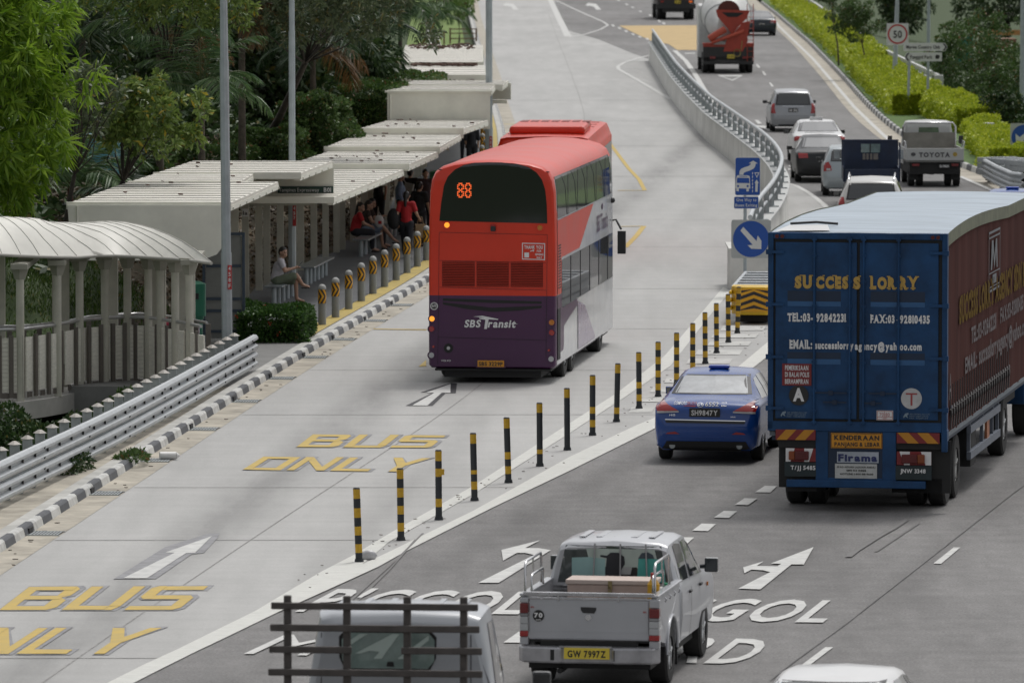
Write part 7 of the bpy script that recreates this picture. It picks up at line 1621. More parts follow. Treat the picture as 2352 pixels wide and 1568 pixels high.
def person(loc, face, J, label, shirt, pants, hairc='hair_black', sleeves=.5, shorts=False, hair='short', shoes=None, group=None, skinm=None, fingers=True, skirt=False):
    e = empty('person', loc, face, label, 'person', group); sk = skinm or skin
    P = {k: Vector(v) for k, v in J.items()}
    hd, nk, ch, pe = P['head'], P['neck'], P['chest'], P['pelvis']
    look = P.get('look', Vector((0, 1, 0))).normalized(); upv = Vector((0, 0, 1)); side = look.cross(upv).normalized()
    body = [(pe, .125, (1.25, .9, .9)), (pe, .115, ch, .125), (ch, .13, (1.25, .85, 1)), (ch, .10, nk, .06), (nk, .052, hd-upv*.06, .052), (hd, .095, (.86, .98, 1.18)), (hd+look*.095-upv*.005, .018), (hd+look*.055-upv*.055, .055), (hd+side*.085-upv*.005, .022), (hd-side*.085-upv*.005, .022)]
    def limb(a, b, c, r0, r1, r2): return [(P[a], r0, P[b], r1), (P[b], r1, P[c], r2)]
    for s in 'lr':
        body += [(nk-upv*.07, .07, P['sh'+s], .062)]+limb('sh'+s, 'el'+s, 'wr'+s, .056, .043, .028)+[(pe, .10, P['hip'+s], .10)]+limb('hip'+s, 'kn'+s, 'an'+s, .088, .058, .038)
        body += [(P['an'+s], .04, P['to'+s], .028)]
        d = P.get('hd'+s, P['wr'+s]+(P['wr'+s]-P['el'+s]).normalized()*.09)-P['wr'+s]; w = P['wr'+s]; dn = d.normalized(); sv = dn.cross(upv)
        sv = sv.normalized() if sv.length > .1 else Vector((0, 1, 0)); nn = dn.cross(sv)
        palm = w+dn*.055; body += [(w, .026, palm, .032), (palm+sv*.02, .018), (palm-sv*.02, .018)]
        if fingers:
            for k, (o_, L) in enumerate(((-.030, .062), (-.010, .072), (.010, .068), (.029, .052))):
                a = palm+sv*o_+dn*.02; b = a+dn*L*.55+nn*(.006+.003*k); c = b+dn*L*.35+nn*(.022+.003*k); body += [(a, .0095, b, .009), (b, .009, c, .0075)]
            a = palm-sv*.026-dn*.03; b = a-sv*.03+dn*.035+nn*.01; body += [(a, .012, b, .009), (b, .009, b+dn*.022+nn*.012, .008)]
    blob(e, 'body', body, sk, .0095 if fingers else .013, smooth=3)
    t = sleeves; top = [(pe+upv*.03, .128, ch, .138), (ch, .142, (1.22, .85, 1)), (ch, .10, nk-upv*.02, .062), (pe+upv*.02, .135, (1.22, .9, .8))]
    for s in 'lr':
        top += [(nk-upv*.075, .075, P['sh'+s], .072)]
        if t > 0:
            a, b, c = P['sh'+s], P['el'+s], P['wr'+s]
            if t <= 1: top += [(a, .068, a+(b-a)*t, .062)]
            else: top += [(a, .068, b, .056), (b, .056, b+(c-b)*(t-1), .046)]
    blob(e, 'shirt', top, shirt, .014, .004, 4)
    bt = [(pe-upv*.01, .132, (1.25, .92, .85))]
    for s in 'lr':
        a, b, c = P['hip'+s], P['kn'+s], P['an'+s]; bt += [(pe, .11, a, .11)]
        if shorts: bt += [(a, .105, a+(b-a)*.85, .088)]
        elif skirt: bt += [(a, .115, b, .13)]
        else: bt += [(a, .102, b, .074), (b, .074, b+(c-b)*.93, .055)]
    blob(e, 'trousers' if not shorts and not skirt else 'shorts' if shorts else 'skirt', bt, pants, .014, .004, 4)
    hm = mat(hairc, (.012, .010, .009), .45, var=.1)
    hs_ = [(hd+upv*.028-look*.016, .100, (.90, 1.0, 1.05)), (hd-look*.045-upv*.01, .085)]
    if hair == 'long': hs_ += [(hd-look*.06, .08, nk-look*.075-upv*.06, .07), (nk-look*.075-upv*.06, .07, ch-look*.10, .045)]
    if hair == 'tail': hs_ += [(hd-look*.09, .05, nk-look*.10-upv*.10, .035)]
    blob(e, 'hair', hs_, hm, .012, 0, 3)
    mb = MB()
    for s in (-1, 1): mb.sphere(hd+look*.087+side*s*.033+upv*.012, .011, 8, 6)
    mb.build('eyes', mat('eye_dark', (.01, .008, .008), .2, var=0), e)
    mb = MB(); mb.sphere(hd+look*.090-upv*.052, .016, 8, 6, sq=(1.4, 1, .35)); mb.build('mouth', mat('lips', (.22, .07, .06), .5, var=0), e)
    shm = shoes or black
    for s in 'lr':
        a, b = P['an'+s], P['to'+s]; mb = MB(); dd = (b-a); dd.z = 0; dd = dd.normalized() if dd.length > .01 else Vector((0, 1, 0)); zz = min(a.z, b.z)-.03
        c = (a+b)/2; mb.sphere((c.x, c.y, min(a.z, b.z)-.022), .052, 12, 6, sq=(1, 1, .3)); mb.sphere((b.x, b.y, b.z-.022), .042, 10, 6, sq=(1, 1, .35)); mb.sphere((a.x, a.y, min(a.z, b.z)-.02), .042, 10, 6, sq=(1, 1, .4))
        mb.build('shoe', shm, e)
    return e
def stand(step=.0, arm=0., look=(0, 1, 0), lean=0.):
    return dict(pelvis=(0, 0, .92), chest=(0, lean, 1.24), neck=(0, lean, 1.43), head=(0, lean+.01, 1.58), look=look,
        shl=(-.17, lean, 1.38), shr=(.17, lean, 1.38), ell=(-.21, lean-.02-arm*.2, 1.12), elr=(.21, lean-.02+arm*.2, 1.12), wrl=(-.20, lean+.06-arm*.25, .90), wrr=(.20, lean+.06+arm*.3, .90),
        hipl=(-.09, 0, .88), hipr=(.09, 0, .88), knl=(-.10, step*.5+.02, .49), knr=(.10, -step*.5+.02, .49), anl=(-.10, step, .08), anr=(.10, -step, .08+abs(step)*.15), tol=(-.11, step+.15, .04), tor=(.11, -step+.15, .04))
def sit(cross=0, look=(0, 1, 0), hands='lap'):
    d = dict(pelvis=(0, 0, .55), chest=(0, .07, .84), neck=(0, .12, 1.02), head=(0, .16, 1.17), look=look, shl=(-.17, .10, .98), shr=(.17, .10, .98),
        ell=(-.22, .20, .76), elr=(.22, .20, .76), wrl=(-.12, .40, .68), wrr=(.12, .40, .68), hipl=(-.09, .02, .53), hipr=(.09, .02, .53), knl=(-.10, .44, .52), knr=(.10, .44, .52), anl=(-.10, .46, .10), anr=(.10, .44, .10), tol=(-.10, .62, .05), tor=(.10, .60, .05))
    if hands == 'phone': d.update(wrl=(-.05, .42, .80), wrr=(.07, .42, .82), hdl=(-.01, .50, .84), hdr=(.03, .51, .85))
    if cross == 1: d.update(knr=(.03, .46, .64), anr=(-.12, .60, .42), tor=(-.16, .74, .37), knl=(-.06, .44, .52))
    if cross == 2: d.update(knr=(.02, .50, .62), anr=(-.05, .80, .28), tor=(-.06, .93, .20), knl=(-.06, .46, .50), anl=(-.06, .52, .10))
    return d
white_tee = mat('white_tee', (.50, .49, .53), .85, var=.08, scale=8); olive_sh = mat('olive_shorts', (.13, .16, .11), .85, var=.1); red_sh = mat('red_shirt', (.40, .015, .02), .8, var=.08); dark_t = mat('dark_trousers', (.018, .019, .025), .85, var=.1)
denim = mat('pale_denim', (.16, .20, .27), .85, var=.1); brown_t = mat('dark_brown_top', (.05, .035, .03), .85); black_t = mat('black_top', (.012, .012, .014), .85); check_t = mat('dark_check_shirt', (.04, .022, .025), .85, var=.3, scale=30); flip = mat('flip_flop_black', (.02, .02, .02), .7)
R90 = -pi/2
p1 = person(Vector((-5.36, 158.1, .15)), R90, sit(1, look=(.62, .6, -.08), hands='phone'), 'person in a white T-shirt and green shorts sitting cross-legged and holding a phone', white_tee, olive_sh, sleeves=.55, shorts=True, shoes=flip)
mb = MB(); mb.box((.02, .55, .90), (.075, .012, .15), rx=-.7); mb.build('phone', mat('phone_screen', (.10, .12, .15), .15, var=0), p1)
p2 = person(Vector((-4.05, 179.3, .15)), R90+.15, sit(0, look=(.55, .6, -.1)), 'person in a red T-shirt and dark trousers, nearest on the occupied far bench', red_sh, dark_t, sleeves=.6, hair='long')
p3_ = person(Vector((-3.86, 180.35, .15)), R90+.15, sit(2, look=(.4, .8, -.3)), 'person with long hair in denim shorts with crossed bare legs between two seated companions', brown_t, denim, sleeves=.3, shorts=True, hair='long', shoes=flip)
p4_ = person(Vector((-3.80, 181.5, .15)), R90+.2, sit(0, look=(.6, .6, -.25), hands='phone'), 'person with short dark hair seated farthest on the bench behind the two women', brown_t, dark_t, sleeves=.5)
mb = MB(); mb.sphere((0, 0, .16), .13, 12, 8, sq=(1, .5, 1.25)); mb.tube([(-.05, 0, .3), (0, 0, .4), (.05, 0, .3)], .008, n=5); mb.box((.02, -.066, .13), (.09, .01, .08), m=1); o = mb.build('plastic_carrier_bag', [mat('bag_white', (.55, .55, .55), .5, var=.1), red_sh]); o.location = (-3.44, 180.2, .15+.60); tag(o, 'white plastic carrier bag with a red print on the knees of the seated group', 'bag')
p5_ = person(Vector((-3.66, 190.6, .15)), pi-.1, stand(look=(0, 1, -.3), arm=0), 'person all in black standing with folded arms behind the seated group', black_t, black_t, sleeves=.4, hair='long', fingers=False)
p6_ = person(Vector((-2.68, 176.6, .15)), -.25, dict(stand(step=.22, arm=.5), wrr=(.30, .12, 1.02), elr=(.27, -.02, 1.14)), 'person in a red T-shirt walking away with a dark ponytail and shoulder bags', red_sh, dark_t, sleeves=.65, hair='tail')
mb = MB(); mb.prism([(-.14, -.06), (.14, -.06), (.14, .06), (-.14, .06)], 0, .34); mb.tube([(-.08, 0, .34), (-.04, 0, .52), (.04, 0, .52), (.08, 0, .34)], .012, n=5); o = mb.build('jute_bag', mat('jute', (.22, .15, .085), .9, var=.15, scale=20)); o.location = (-2.33, 176.7, .15+.52); o.rotation_euler.z = .3; tag(o, 'brown jute shopping bag hanging at the side of the walking person in red', 'bag')
mb = MB(); mb.sphere((0, 0, .25), .22, 12, 8, sq=(.8, .7, 1.25)); o = mb.build('black_shoulder_bag', mat('bag_black', (.012, .012, .014), .7)); o.location = (-3.0, 176.6, .15+.75); tag(o, 'bulky black bag carried on the left of the walking person in red', 'bag')
p7_ = person(Vector((-2.42, 182.2, .15)), -.5, stand(step=.1, arm=.4), 'person in a black T-shirt standing just beyond the walking person in red', black_t, dark_t, sleeves=.7, fingers=False)
p8_ = person(Vector((-2.78, 190.2, .15)), -.3, stand(step=.1), 'person wearing a pale cross-body bag over black, farther along the platform', black_t, dark_t, sleeves=.7, fingers=False)
mb = MB(); mb.box((0, -.16, 1.12), (.26, .10, .36), ry=.2); mb.tube([(-.17, -.1, 1.4), (.1, -.18, 1.1)], .02, n=6); mb.build('bag', mat('bag_pale', (.36, .34, .32), .8), p8_, bevel=.03)
p9_ = person(Vector((-2.36, 189.7, .15)), pi+.3, stand(), 'person in a dark checked shirt in front of the teal bin, facing the camera', check_t, dark_t, sleeves=1.4, fingers=False)
person(Vector((-3.02, 188.0, .15)), R90, stand(), 'person in a light blue top half hidden behind the last shelter column', mat('light_blue_top', (.20, .28, .42), .8), dark_t, sleeves=1.6, fingers=False)
pa = person(Vector((-1.57, 236, .15)), .2, stand(step=.12), 'person in a red top and black trousers under the edge of the far roof', red_sh, dark_t, sleeves=1, fingers=False)
mb = MB(); mb.box((.3, 0, .75), (.1, .26, .26)); mb.build('handbag', black, pa, bevel=.02)
person(Vector((-1.30, 226, .15)), 0, stand(), 'person in dark clothes beside the grey lamp post under the far roof', dark_t, dark_t, sleeves=1, fingers=False)
stripe = mat('striped_shirt', (.34, .38, .42), .85, var=.3, scale=2.2, stretch=(.01, .01, 9), color2=(.14, .17, .22))
pb = person(Vector((-7.02, 136.6, .0)), R90+.4, stand(step=.12), 'person in a striped shirt with a crimson bag walking behind the balustrade', stripe, dark_t, sleeves=.6, fingers=False)
mb = MB(); mb.sphere((-.05, .22, 1.05), .16, 12, 8, sq=(.7, .7, 1.1)); mb.build('bag', mat('bag_crimson', (.26, .015, .04), .6), pb)
person(Vector((-6.38, 136.2, -.25)), 0, stand(step=.15), 'person in a pale pink shirt walking towards the green bin', mat('pink_shirt', (.46, .38, .45), .85, var=.08), dark_t, sleeves=.7, hair='long', fingers=False)
# ================================================================== VEGETATION
def unit(a): return a/np.maximum(1e-6, np.linalg.norm(a, axis=1, keepdims=True))
def leaf_mesh(name, P, D, L, Wd, m, parent=None, fold=.12, shape=0):
    """P base points, D directions, L lengths, Wd widths -> one mesh of folded leaves"""
    N = len(P); D = unit(D); r = RNG.normal(size=(N, 3)); S = unit(np.cross(D, r)); U = np.cross(S, D)
    L = np.broadcast_to(np.asarray(L, float), (N,))[:, None]; Wd = np.broadcast_to(np.asarray(Wd, float), (N,))[:, None]
    mid = P+D*L*(.45 if shape == 0 else .65)+U*L*0; tip = P+D*L-np.array([[0, 0, 1]])*L*fold
    a = mid+S*Wd*.5+U*Wd*fold; b = mid-S*Wd*.5+U*Wd*fold
    V = np.stack([P, a, tip, b], 1).reshape(-1, 3)
    me = bpy.data.meshes.new(name); me.vertices.add(4*N); me.vertices.foreach_set('co', V.ravel()); me.loops.add(4*N); me.loops.foreach_set('vertex_index', np.arange(4*N))
    me.polygons.add(N); me.polygons.foreach_set('loop_start', np.arange(N)*4); me.polygons.foreach_set('loop_total', np.full(N, 4))
    at = me.attributes.new('rnd', 'FLOAT', 'FACE'); at.data.foreach_set('value', RNG.random(N)); me.update(); me.validate(); me.materials.append(m)
    o = bpy.data.objects.new(name, me); COL.objects.link(o)
    if parent: o.parent = parent
    return o
bark = mat('bark', (.10, .085, .065), .9, var=.25, scale=8, bump=.5, bscale=30)
darkbark = mat('dark_bark', (.045, .038, .03), .9, var=.25, scale=8)
def clumps(c, rad, n, seed, hollow=.55):
    g = np.random.default_rng(seed); d = unit(g.normal(size=(n, 3))); r = hollow+(1-hollow)*g.random(n)[:, None]**.6; r = r*np.array([[.92+.42*noise.noise(Vector(tuple(q*1.9))+Vector((seed*3.7, 0, 0)))] for q in d]); return np.array(c)+d*r*np.array(rad), d
def crown_points(cl, dirs, per, cr, seed):
    g = np.random.default_rng(seed); n = len(cl); d = unit(g.normal(size=(n*per, 3))+np.repeat(dirs, per, 0)*.5+np.array([0, 0, .35])); rr = cr*(.55+.45*g.random(n*per))[:, None]
    return np.repeat(cl, per, 0)+d*rr*np.array([1, 1, .7]), d
def tree(name, base, c, rad, nclump, per, cr, L, Wd, m, label, cat='tree', group=None, seed=1, trunk_r=.12, droop=.2, hollow=.55, bk=None, shape=0, whorl=0, twigs=True):
    e = empty(name, base, 0, label, cat, group); B = np.array(base); c = np.array(c)-B; g = np.random.default_rng(seed)
    cl, dd = clumps(c, rad, nclump, seed, hollow)
    if whorl:
        n = len(cl); k = per//whorl; d = unit(g.normal(size=(n*k, 3))+np.repeat(dd, k, 0)*.8+np.array([0, 0, .3])); C = np.repeat(cl, k, 0)+d*cr*(.4+.6*g.random(n*k))[:, None]
        P = np.repeat(C, whorl, 0); ax = np.repeat(d, whorl, 0); ph = g.normal(size=P.shape); D = unit(unit(ph)+ax*.55+np.array([0, 0, -droop])); P = P+D*.01
    else:
        P, D = crown_points(cl, dd, per, cr, seed+1); D = unit(D+g.normal(size=P.shape)*.8+np.array([0, 0, -droop]))
    leaf_mesh('crown', P, D, L*(.7+.6*g.random(len(P))), Wd*(.8+.4*g.random(len(P))), m, e, shape=shape)
    mb = MB(); top = Vector(c); low = Vector((0, 0, 0)); fk = low.lerp(top, .62)+Vector((.1, 0, -.1)); mb.tube([low, low.lerp(fk, .5)+Vector((.08, 0, 0)), fk], [trunk_r, trunk_r*.8, trunk_r*.65], n=8)
    o = mb.build('trunk', bk or bark, e)
    if twigs:
        mb = MB()
        for i in range(0, len(cl), max(1, len(cl)//12)):
            q = Vector(cl[i]); mid = fk.lerp(q, .5)+Vector(g.normal(size=3)*.12); mb.tube([fk, mid, q], [trunk_r*.3, trunk_r*.16, .010], n=5, caps=False)
            for k in range(2): mb.tube([q.lerp(mid, .3), q+Vector(g.normal(size=3)*cr*.8)], [.012, .005], n=4, caps=False)
        mb.build('limbs', bk or bark, e)
    return e
def palm(base, h, nf, FL, m, label, seed=1, droop=1., lean=(0, 0), group='palms behind the bus shelter', m2=None, crown_shaft=None, trunk_r=.09):
    e = empty('palm_tree', base, 0, label, 'palm', group); g = np.random.default_rng(seed); top = Vector((lean[0], lean[1], h))
    mb = MB(); mb.tube([(0, 0, -.3), (lean[0]*.4, lean[1]*.4, h*.5), top], [trunk_r*1.2, trunk_r, trunk_r*.85], n=8); mb.build('trunk', bark, e)
    if crown_shaft: mb = MB(); mb.cyl(top, top+Vector((0, 0, .6)), trunk_r*.9, trunk_r*.5, n=8); mb.build('crown_shaft', crown_shaft, e); top = top+Vector((0, 0, .5))
    P = []; D = []; L = []; rach = MB(); dead = [[], [], []]
    for i in range(nf):
        az = 2*pi*i/nf*1.618*2+g.random(); el = radians(78-62*(i/nf)+g.normal()*6); T = np.array([cos(az)*cos(el), sin(az)*cos(el), sin(el)])
        pts = []; n = 26; pos = np.array(top); d = T.copy(); fl = FL*(.8+.35*g.random())
        for k in range(n+1):
            pts.append(pos.copy()); d = d+np.array([0, 0, -1])*droop*.075*(k/n+.25); d /= np.linalg.norm(d); pos = pos+d*fl/n
        rach.tube(pts[::4], [.022, .018, .015, .012, .009, .006, .004][:len(pts[::4])], n=4, caps=False)
        isdead = m2 is not None and i >= nf-2
        for k in range(2, n+1):
            dv = pts[k]-pts[k-1]; dv /= np.linalg.norm(dv); sd = np.cross(dv, [0, 0, 1.]); sd /= max(.05, np.linalg.norm(sd)); ll = fl*.30*sin(pi*(.12+.86*k/n))**.7+.05
            for s in (-1, 1):
                for q in (0, .5):
                    p_ = pts[k-1]+(pts[k]-pts[k-1])*q; dd = sd*s*1.0+dv*.75+np.array([0, 0, -.25-.35*g.random()]); (dead[0] if isdead else P).append(p_); (dead[1] if isdead else D).append(dd+g.normal(size=3)*.06); (dead[2] if isdead else L).append(ll)
    o = leaf_mesh('fronds', np.array(P), np.array(D), np.array(L), .035 if FL < 2.6 else .045, m, e, fold=.15)
    if m2 is not None: leaf_mesh('dead_fronds', np.array(dead[0]), np.array(dead[1]), np.array(dead[2]), .04, m2, e, fold=.3)
    rach.build('rachis', m2 or mat('rachis_green', (.10, .13, .05), .6), e) if False else rach.build('rachis', mat('rachis_green', (.10, .13, .05), .6), e)
    return e
g_mango = leafmat('leaf_mango', (.09, .19, .012), (.30, .45, .045), transl=.45)
g_frang = leafmat('leaf_broad', (.08, .14, .03), (.22, .30, .07), (.42, .32, .04), transl=.3)
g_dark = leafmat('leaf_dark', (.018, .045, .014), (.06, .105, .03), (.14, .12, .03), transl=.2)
g_mid = leafmat('leaf_mid', (.035, .075, .018), (.10, .17, .045), (.18, .08, .03), transl=.25)
g_grey = leafmat('leaf_grey_green', (.06, .09, .045), (.14, .18, .085), (.25, .2, .06), transl=.25)
g_palm = leafmat('leaf_palm', (.035, .085, .03), (.12, .20, .07), transl=.25, rough=.35)
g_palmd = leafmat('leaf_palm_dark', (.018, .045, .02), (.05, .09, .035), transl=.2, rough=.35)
g_dead = leafmat('leaf_dead', (.10, .055, .02), (.20, .11, .04), transl=.2)
g_hedge = leafmat('leaf_lime', (.24, .33, .015), (.55, .60, .05), transl=.3)
g_box = leafmat('leaf_clipped', (.03, .07, .015), (.09, .16, .03), (.20, .09, .04), transl=.2)
g_ixora = leafmat('leaf_ixora', (.02, .06, .015), (.08, .17, .03), transl=.2)
m_core = mat('hedge_dark_fill', (.03, .05, .016), 1., var=.2, scale=4, spec=.02)  # dark colour stands for the shaded inside of the hedges
redshaft = mat('red_crown_shaft', (.11, .02, .012), .6)
# bright tree at the left
tree('mango_tree', (-12.3, 141.5, .8), (-11.2, 141.0, 5.5), (2.5, 1.6, 3.1), 150, 120, .52, .33, .06, g_mango, 'bright green tree with long drooping leaves at the left edge of the picture', seed=3, whorl=10, droop=.6, hollow=.5)
tree('broadleaf_tree', (-9.4, 150.5, 1.2), (-7.9, 149.5, 4.75), (1.35, 1.0, .85), 58, 80, .26, .17, .065, g_frang, 'sparse leafy branch tree with yellow-tipped leaf rosettes beside the bright green tree', seed=5, whorl=8, droop=-.1, hollow=.2, bk=darkbark, shape=1, trunk_r=.09)
tree('broadleaf_tree', (-9.9, 148, 1.2), (-9.1, 148, 5.1), (.9, .8, .75), 20, 60, .26, .16, .06, g_grey, 'small grey-green tree tucked between the bright green tree and the sparse branch tree', seed=6, whorl=8, droop=.1, hollow=.3, bk=darkbark, shape=1, trunk_r=.07)
tree('spreading_tree', (-7.0, 184, 2), (-4.5, 178, 7.0), (3.0, 2.4, 1.5), 150, 91, .38, .17, .055, g_grey, 'spreading grey-green tree with bare twigs overhanging the shelter roofs', seed=8, whorl=7, droop=.1, hollow=.25, bk=darkbark, shape=1, trunk_r=.12)
tree('spreading_tree', (-9, 172, 2), (-8.0, 166, 7.3), (2.6, 2.0, 1.2), 110, 84, .36, .17, .06, g_frang, 'yellow-green tree along the top edge left of the first lamp post', seed=9, whorl=7, droop=.2, hollow=.3, bk=darkbark, shape=1, trunk_r=.13)
# dark backdrop trees
BK = [(-17, 178, 5.4, 3.4, 'dark leafy tree closing the view behind the bright green tree'), (-13.6, 186, 5.2, 3.0, 'dark tree behind the low red-stemmed palm'), (-10.8, 192, 5.0, 2.8, 'dark tree behind the sparse yellow-tipped branch'), (-8.2, 200, 5.6, 2.8, 'dark tree between the nearest lamp post and the second lamp post'), (-6.3, 210, 5.2, 2.4, 'dark tree behind the clipped hedge, near the second lamp post'), (-7.5, 224, 5.6, 3.0, 'tall dark tree above the end of the clipped hedge')]
for i, (x, y, z, r, lab) in enumerate(BK):
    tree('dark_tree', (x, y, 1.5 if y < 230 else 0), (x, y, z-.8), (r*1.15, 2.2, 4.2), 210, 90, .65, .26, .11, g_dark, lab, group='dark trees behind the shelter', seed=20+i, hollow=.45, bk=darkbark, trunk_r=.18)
PALMS = [(-9.9, 156, 1.0, 1.5, 15, 2.0, g_palm, 1.0, 'low feather palm with a red stem in front of the pale blue tank', redshaft, None, 31), (-7.4, 166, 1.6, 2.6, 14, 2.3, g_palm, 1.2, 'feather palm directly left of the second lamp post with upright fronds', redshaft, None, 32),
    (-8.6, 170, 1.8, 4.2, 15, 2.6, g_palm, 1.6, 'tall palm with one brown dead frond left of the nearest lamp post', None, g_dead, 33), (-10.6, 172, 1.8, 4.2, 14, 2.5, g_palmd, 1.5, 'dark palm with glossy arching fronds above the sparse branch tree', None, None, 34),
    (-6.9, 178, 1.8, 4.6, 14, 2.5, g_palmd, 1.8, 'palm with hanging brown fronds right of the nearest lamp post', None, g_dead, 35), (-8.9, 160, 1.2, .8, 12, 1.7, g_palmd, 1.2, 'small dark palm sprouting just behind the near shelter roof', redshaft, None, 36),
    (-5.6, 196, 2.2, 2.6, 14, 2.3, g_palmd, 1.7, 'dark palm right of the second lamp post above the hedge', None, g_dead, 37), (-4.4, 214, 2.2, 2.4, 13, 2.4, g_palmd, 1.6, 'slender palm with a thin trunk behind the clipped hedge', None, None, 38),
    (-6.2, 250, 0, 4.8, 15, 2.8, g_palmd, 1.7, 'palm with drooping fronds left of the far shelter roofs', None, None, 39), (-4.3, 268, 0, 4.4, 15, 2.6, g_palm, 1.8, 'feathery palm directly beside the pale footpath', None, None, 40), (-8.5, 262, 0, 5.2, 14, 2.8, g_palmd, 1.6, 'palm with a dark bare trunk at the top between dark trees', None, None, 41), (-3.6, 320, 0, 3.2, 12, 2.4, g_palm, 1.6, 'small pale palm at the top of the footpath', None, None, 42)]
for (x, y, z, h, nf, FL, m, dr, lab, shf, m2, sd_) in PALMS: palm((x, y, z), h, nf, FL, m, lab, seed=sd_, droop=dr, crown_shaft=shf, m2=m2)
tree('small_tree', (-2.95, 372, 0), (-2.9, 372, 3.1), (1.1, .9, 1.3), 34, 60, .34, .16, .08, leafmat('leaf_fresh', (.08, .16, .03), (.2, .32, .07), (.15, .05, .03)), 'small fresh green roadside tree at the top behind the bus stop flag', seed=51, trunk_r=.06)
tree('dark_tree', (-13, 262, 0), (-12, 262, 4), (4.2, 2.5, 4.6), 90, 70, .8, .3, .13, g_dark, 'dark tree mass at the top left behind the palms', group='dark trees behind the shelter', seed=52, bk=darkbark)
# second rank of dark trees closing the background
for i, (x, y, z, r) in enumerate([(-25, 215, 4, 4.5), (-19.5, 222, 4, 4.2), (-15, 228, 4, 4), (-11.2, 236, 4, 3.6), (-8.6, 246, 4, 3.2), (-24, 262, 5, 5), (-18, 270, 5, 5)]):
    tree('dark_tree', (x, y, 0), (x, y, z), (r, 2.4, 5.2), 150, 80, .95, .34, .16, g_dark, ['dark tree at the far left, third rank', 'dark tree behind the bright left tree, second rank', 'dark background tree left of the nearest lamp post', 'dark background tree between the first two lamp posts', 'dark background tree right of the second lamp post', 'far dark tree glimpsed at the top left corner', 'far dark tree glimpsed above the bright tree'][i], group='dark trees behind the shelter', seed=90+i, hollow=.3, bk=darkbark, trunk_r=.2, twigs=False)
N = 70000; ys = 142+RNG.random(N)**.8*118; dx = 1.6+RNG.random(N)*13; xs_ = np.array([pl(COLX, y) for y in ys])-dx
hh = np.array([max(0, noise.noise(Vector((x*.55, y*.25, 3)))+.25) for x, y in zip(xs_, ys)])*2.0*np.clip((dx-1.6)/2.5, 0, 1); kk = hh > .12
zs = np.array([tz(x, y) for x, y in zip(xs_, ys)])+hh*(.55+.45*RNG.random(N))
Dd = np.stack([RNG.normal(size=N), RNG.normal(size=N)-.4, RNG.random(N)*1.2-.1], 1); o = leaf_mesh('undergrowth', np.stack([xs_, ys, zs], 1)[kk], Dd[kk], .30, .15, g_dark); tag(o, kind='stuff')
# clipped hedges and shrubs
def hedge(name, path, w, h, label, m, n, L, Wd, cat='hedge', group=None, z0=0., bump=.12, parent=None, core=True, flowers=None):
    p0 = Vector(path[0]); e = empty(name, p0, 0, label, cat, group); P = [Vector(p)-p0 for p in path]; segs = [(P[i+1]-P[i]).length for i in range(len(P)-1)]; T = sum(segs); g = np.random.default_rng(int(abs(p0.x*7+p0.y)))
    pts = []; dirs = []
    for k in range(n):
        t = g.random()*T; i = 0
        while i < len(segs)-1 and t > segs[i]: t -= segs[i]; i += 1
        a = P[i].lerp(P[i+1], t/segs[i]); d = (P[i+1]-P[i]).normalized(); r = Vector((d.y, -d.x, 0)); u = g.random()
        fc = g.random(); hz = h*(1+.0)
        if fc < .44: o_, z, nn = (g.random()-.5)*w, h, Vector((0, 0, 1))
        elif fc < .86: s = 1 if g.random() < .5 else -1; o_, z, nn = s*w/2, h*g.random(), r*s
        else:
            s = -1 if g.random() < .7 else 1; a = (P[0] if s < 0 else P[-1]); dd = (P[1]-P[0]).normalized() if s < 0 else (P[-1]-P[-2]).normalized(); r = Vector((dd.y, -dd.x, 0)); o_, z, nn = (g.random()-.5)*w, h*g.random(), dd*s
        q = a+r*o_; q.z += z+z0; wob = noise.noise(Vector(((p0.x+q.x)*1.3, (p0.y+q.y)*.7, q.z*1.8)))*bump*2; q = q+nn*(wob-g.random()*.12)
        pts.append(tuple(q)); dirs.append(tuple(nn+Vector(g.normal(size=3)*.7)+Vector((0, 0, .35))))
    leaf_mesh('foliage', np.array(pts), np.array(dirs), L*(.7+.6*g.random(n)), Wd, m, e)
    if core:
        Q = [p.copy() for p in P]; Q[0] = P[0]+(P[1]-P[0]).normalized()*.22; Q[-1] = P[-1]-(P[-1]-P[-2]).normalized()*.22; ci = min(.3, w*.22)+(.1 if bump > .2 else 0); mb = MB(); mb.sweep([tuple(p) for p in Q], [(-w/2+ci, z0), (-w/2+ci, z0+h-ci), (w/2-ci, z0+h-ci), (w/2-ci, z0)]); mb.build('dark_fill', m_core, e)  # solid dark block added so the hedge inside reads as shade
    if flowers:
        mb = MB()
        for k in range(flowers):
            q = Vector(pts[g.integers(n)])
            if q.z > h*.3:
                for j in range(5): mb.sphere(q+Vector(g.normal(size=3)*.022), .016, 6, 4)
        mb.build('flowers', mat('flower_red', (.45, .05, .025), .6, var=.1), e)
    return e
hedge('flowering_hedge', [(-5.05, 145.2, .13), (-4.95, 148.0, .13)], 1.45, .62, 'dark green hedge with small red flowers between the guardrail end and the first bollard', g_ixora, 15000, .085, .05, z0=0, bump=.10, flowers=34)
hedge('clipped_hedge', [(-4.75, 199, 2.0), (-4.1, 204, 2.0)], 2.3, 1.75, 'dark clipped hedge block behind the stepped shelter roofs, left of the tall end wall', g_box, 26000, .09, .06, bump=.12)
hedge('clipped_hedge', [(-4.0, 210, 1.9), (-3.2, 222, 1.6)], 2.4, 1.9, 'long dark clipped hedge running behind the far shelter end wall', g_box, 12000, .09, .06, bump=.12)
hedge('shrub', [(-5.6, 187, 2.0), (-5.1, 190, 2.0)], 1.5, 1.75, 'tall rounded green shrub right of the second lamp post', g_mid, 16000, .11, .07, bump=.25)
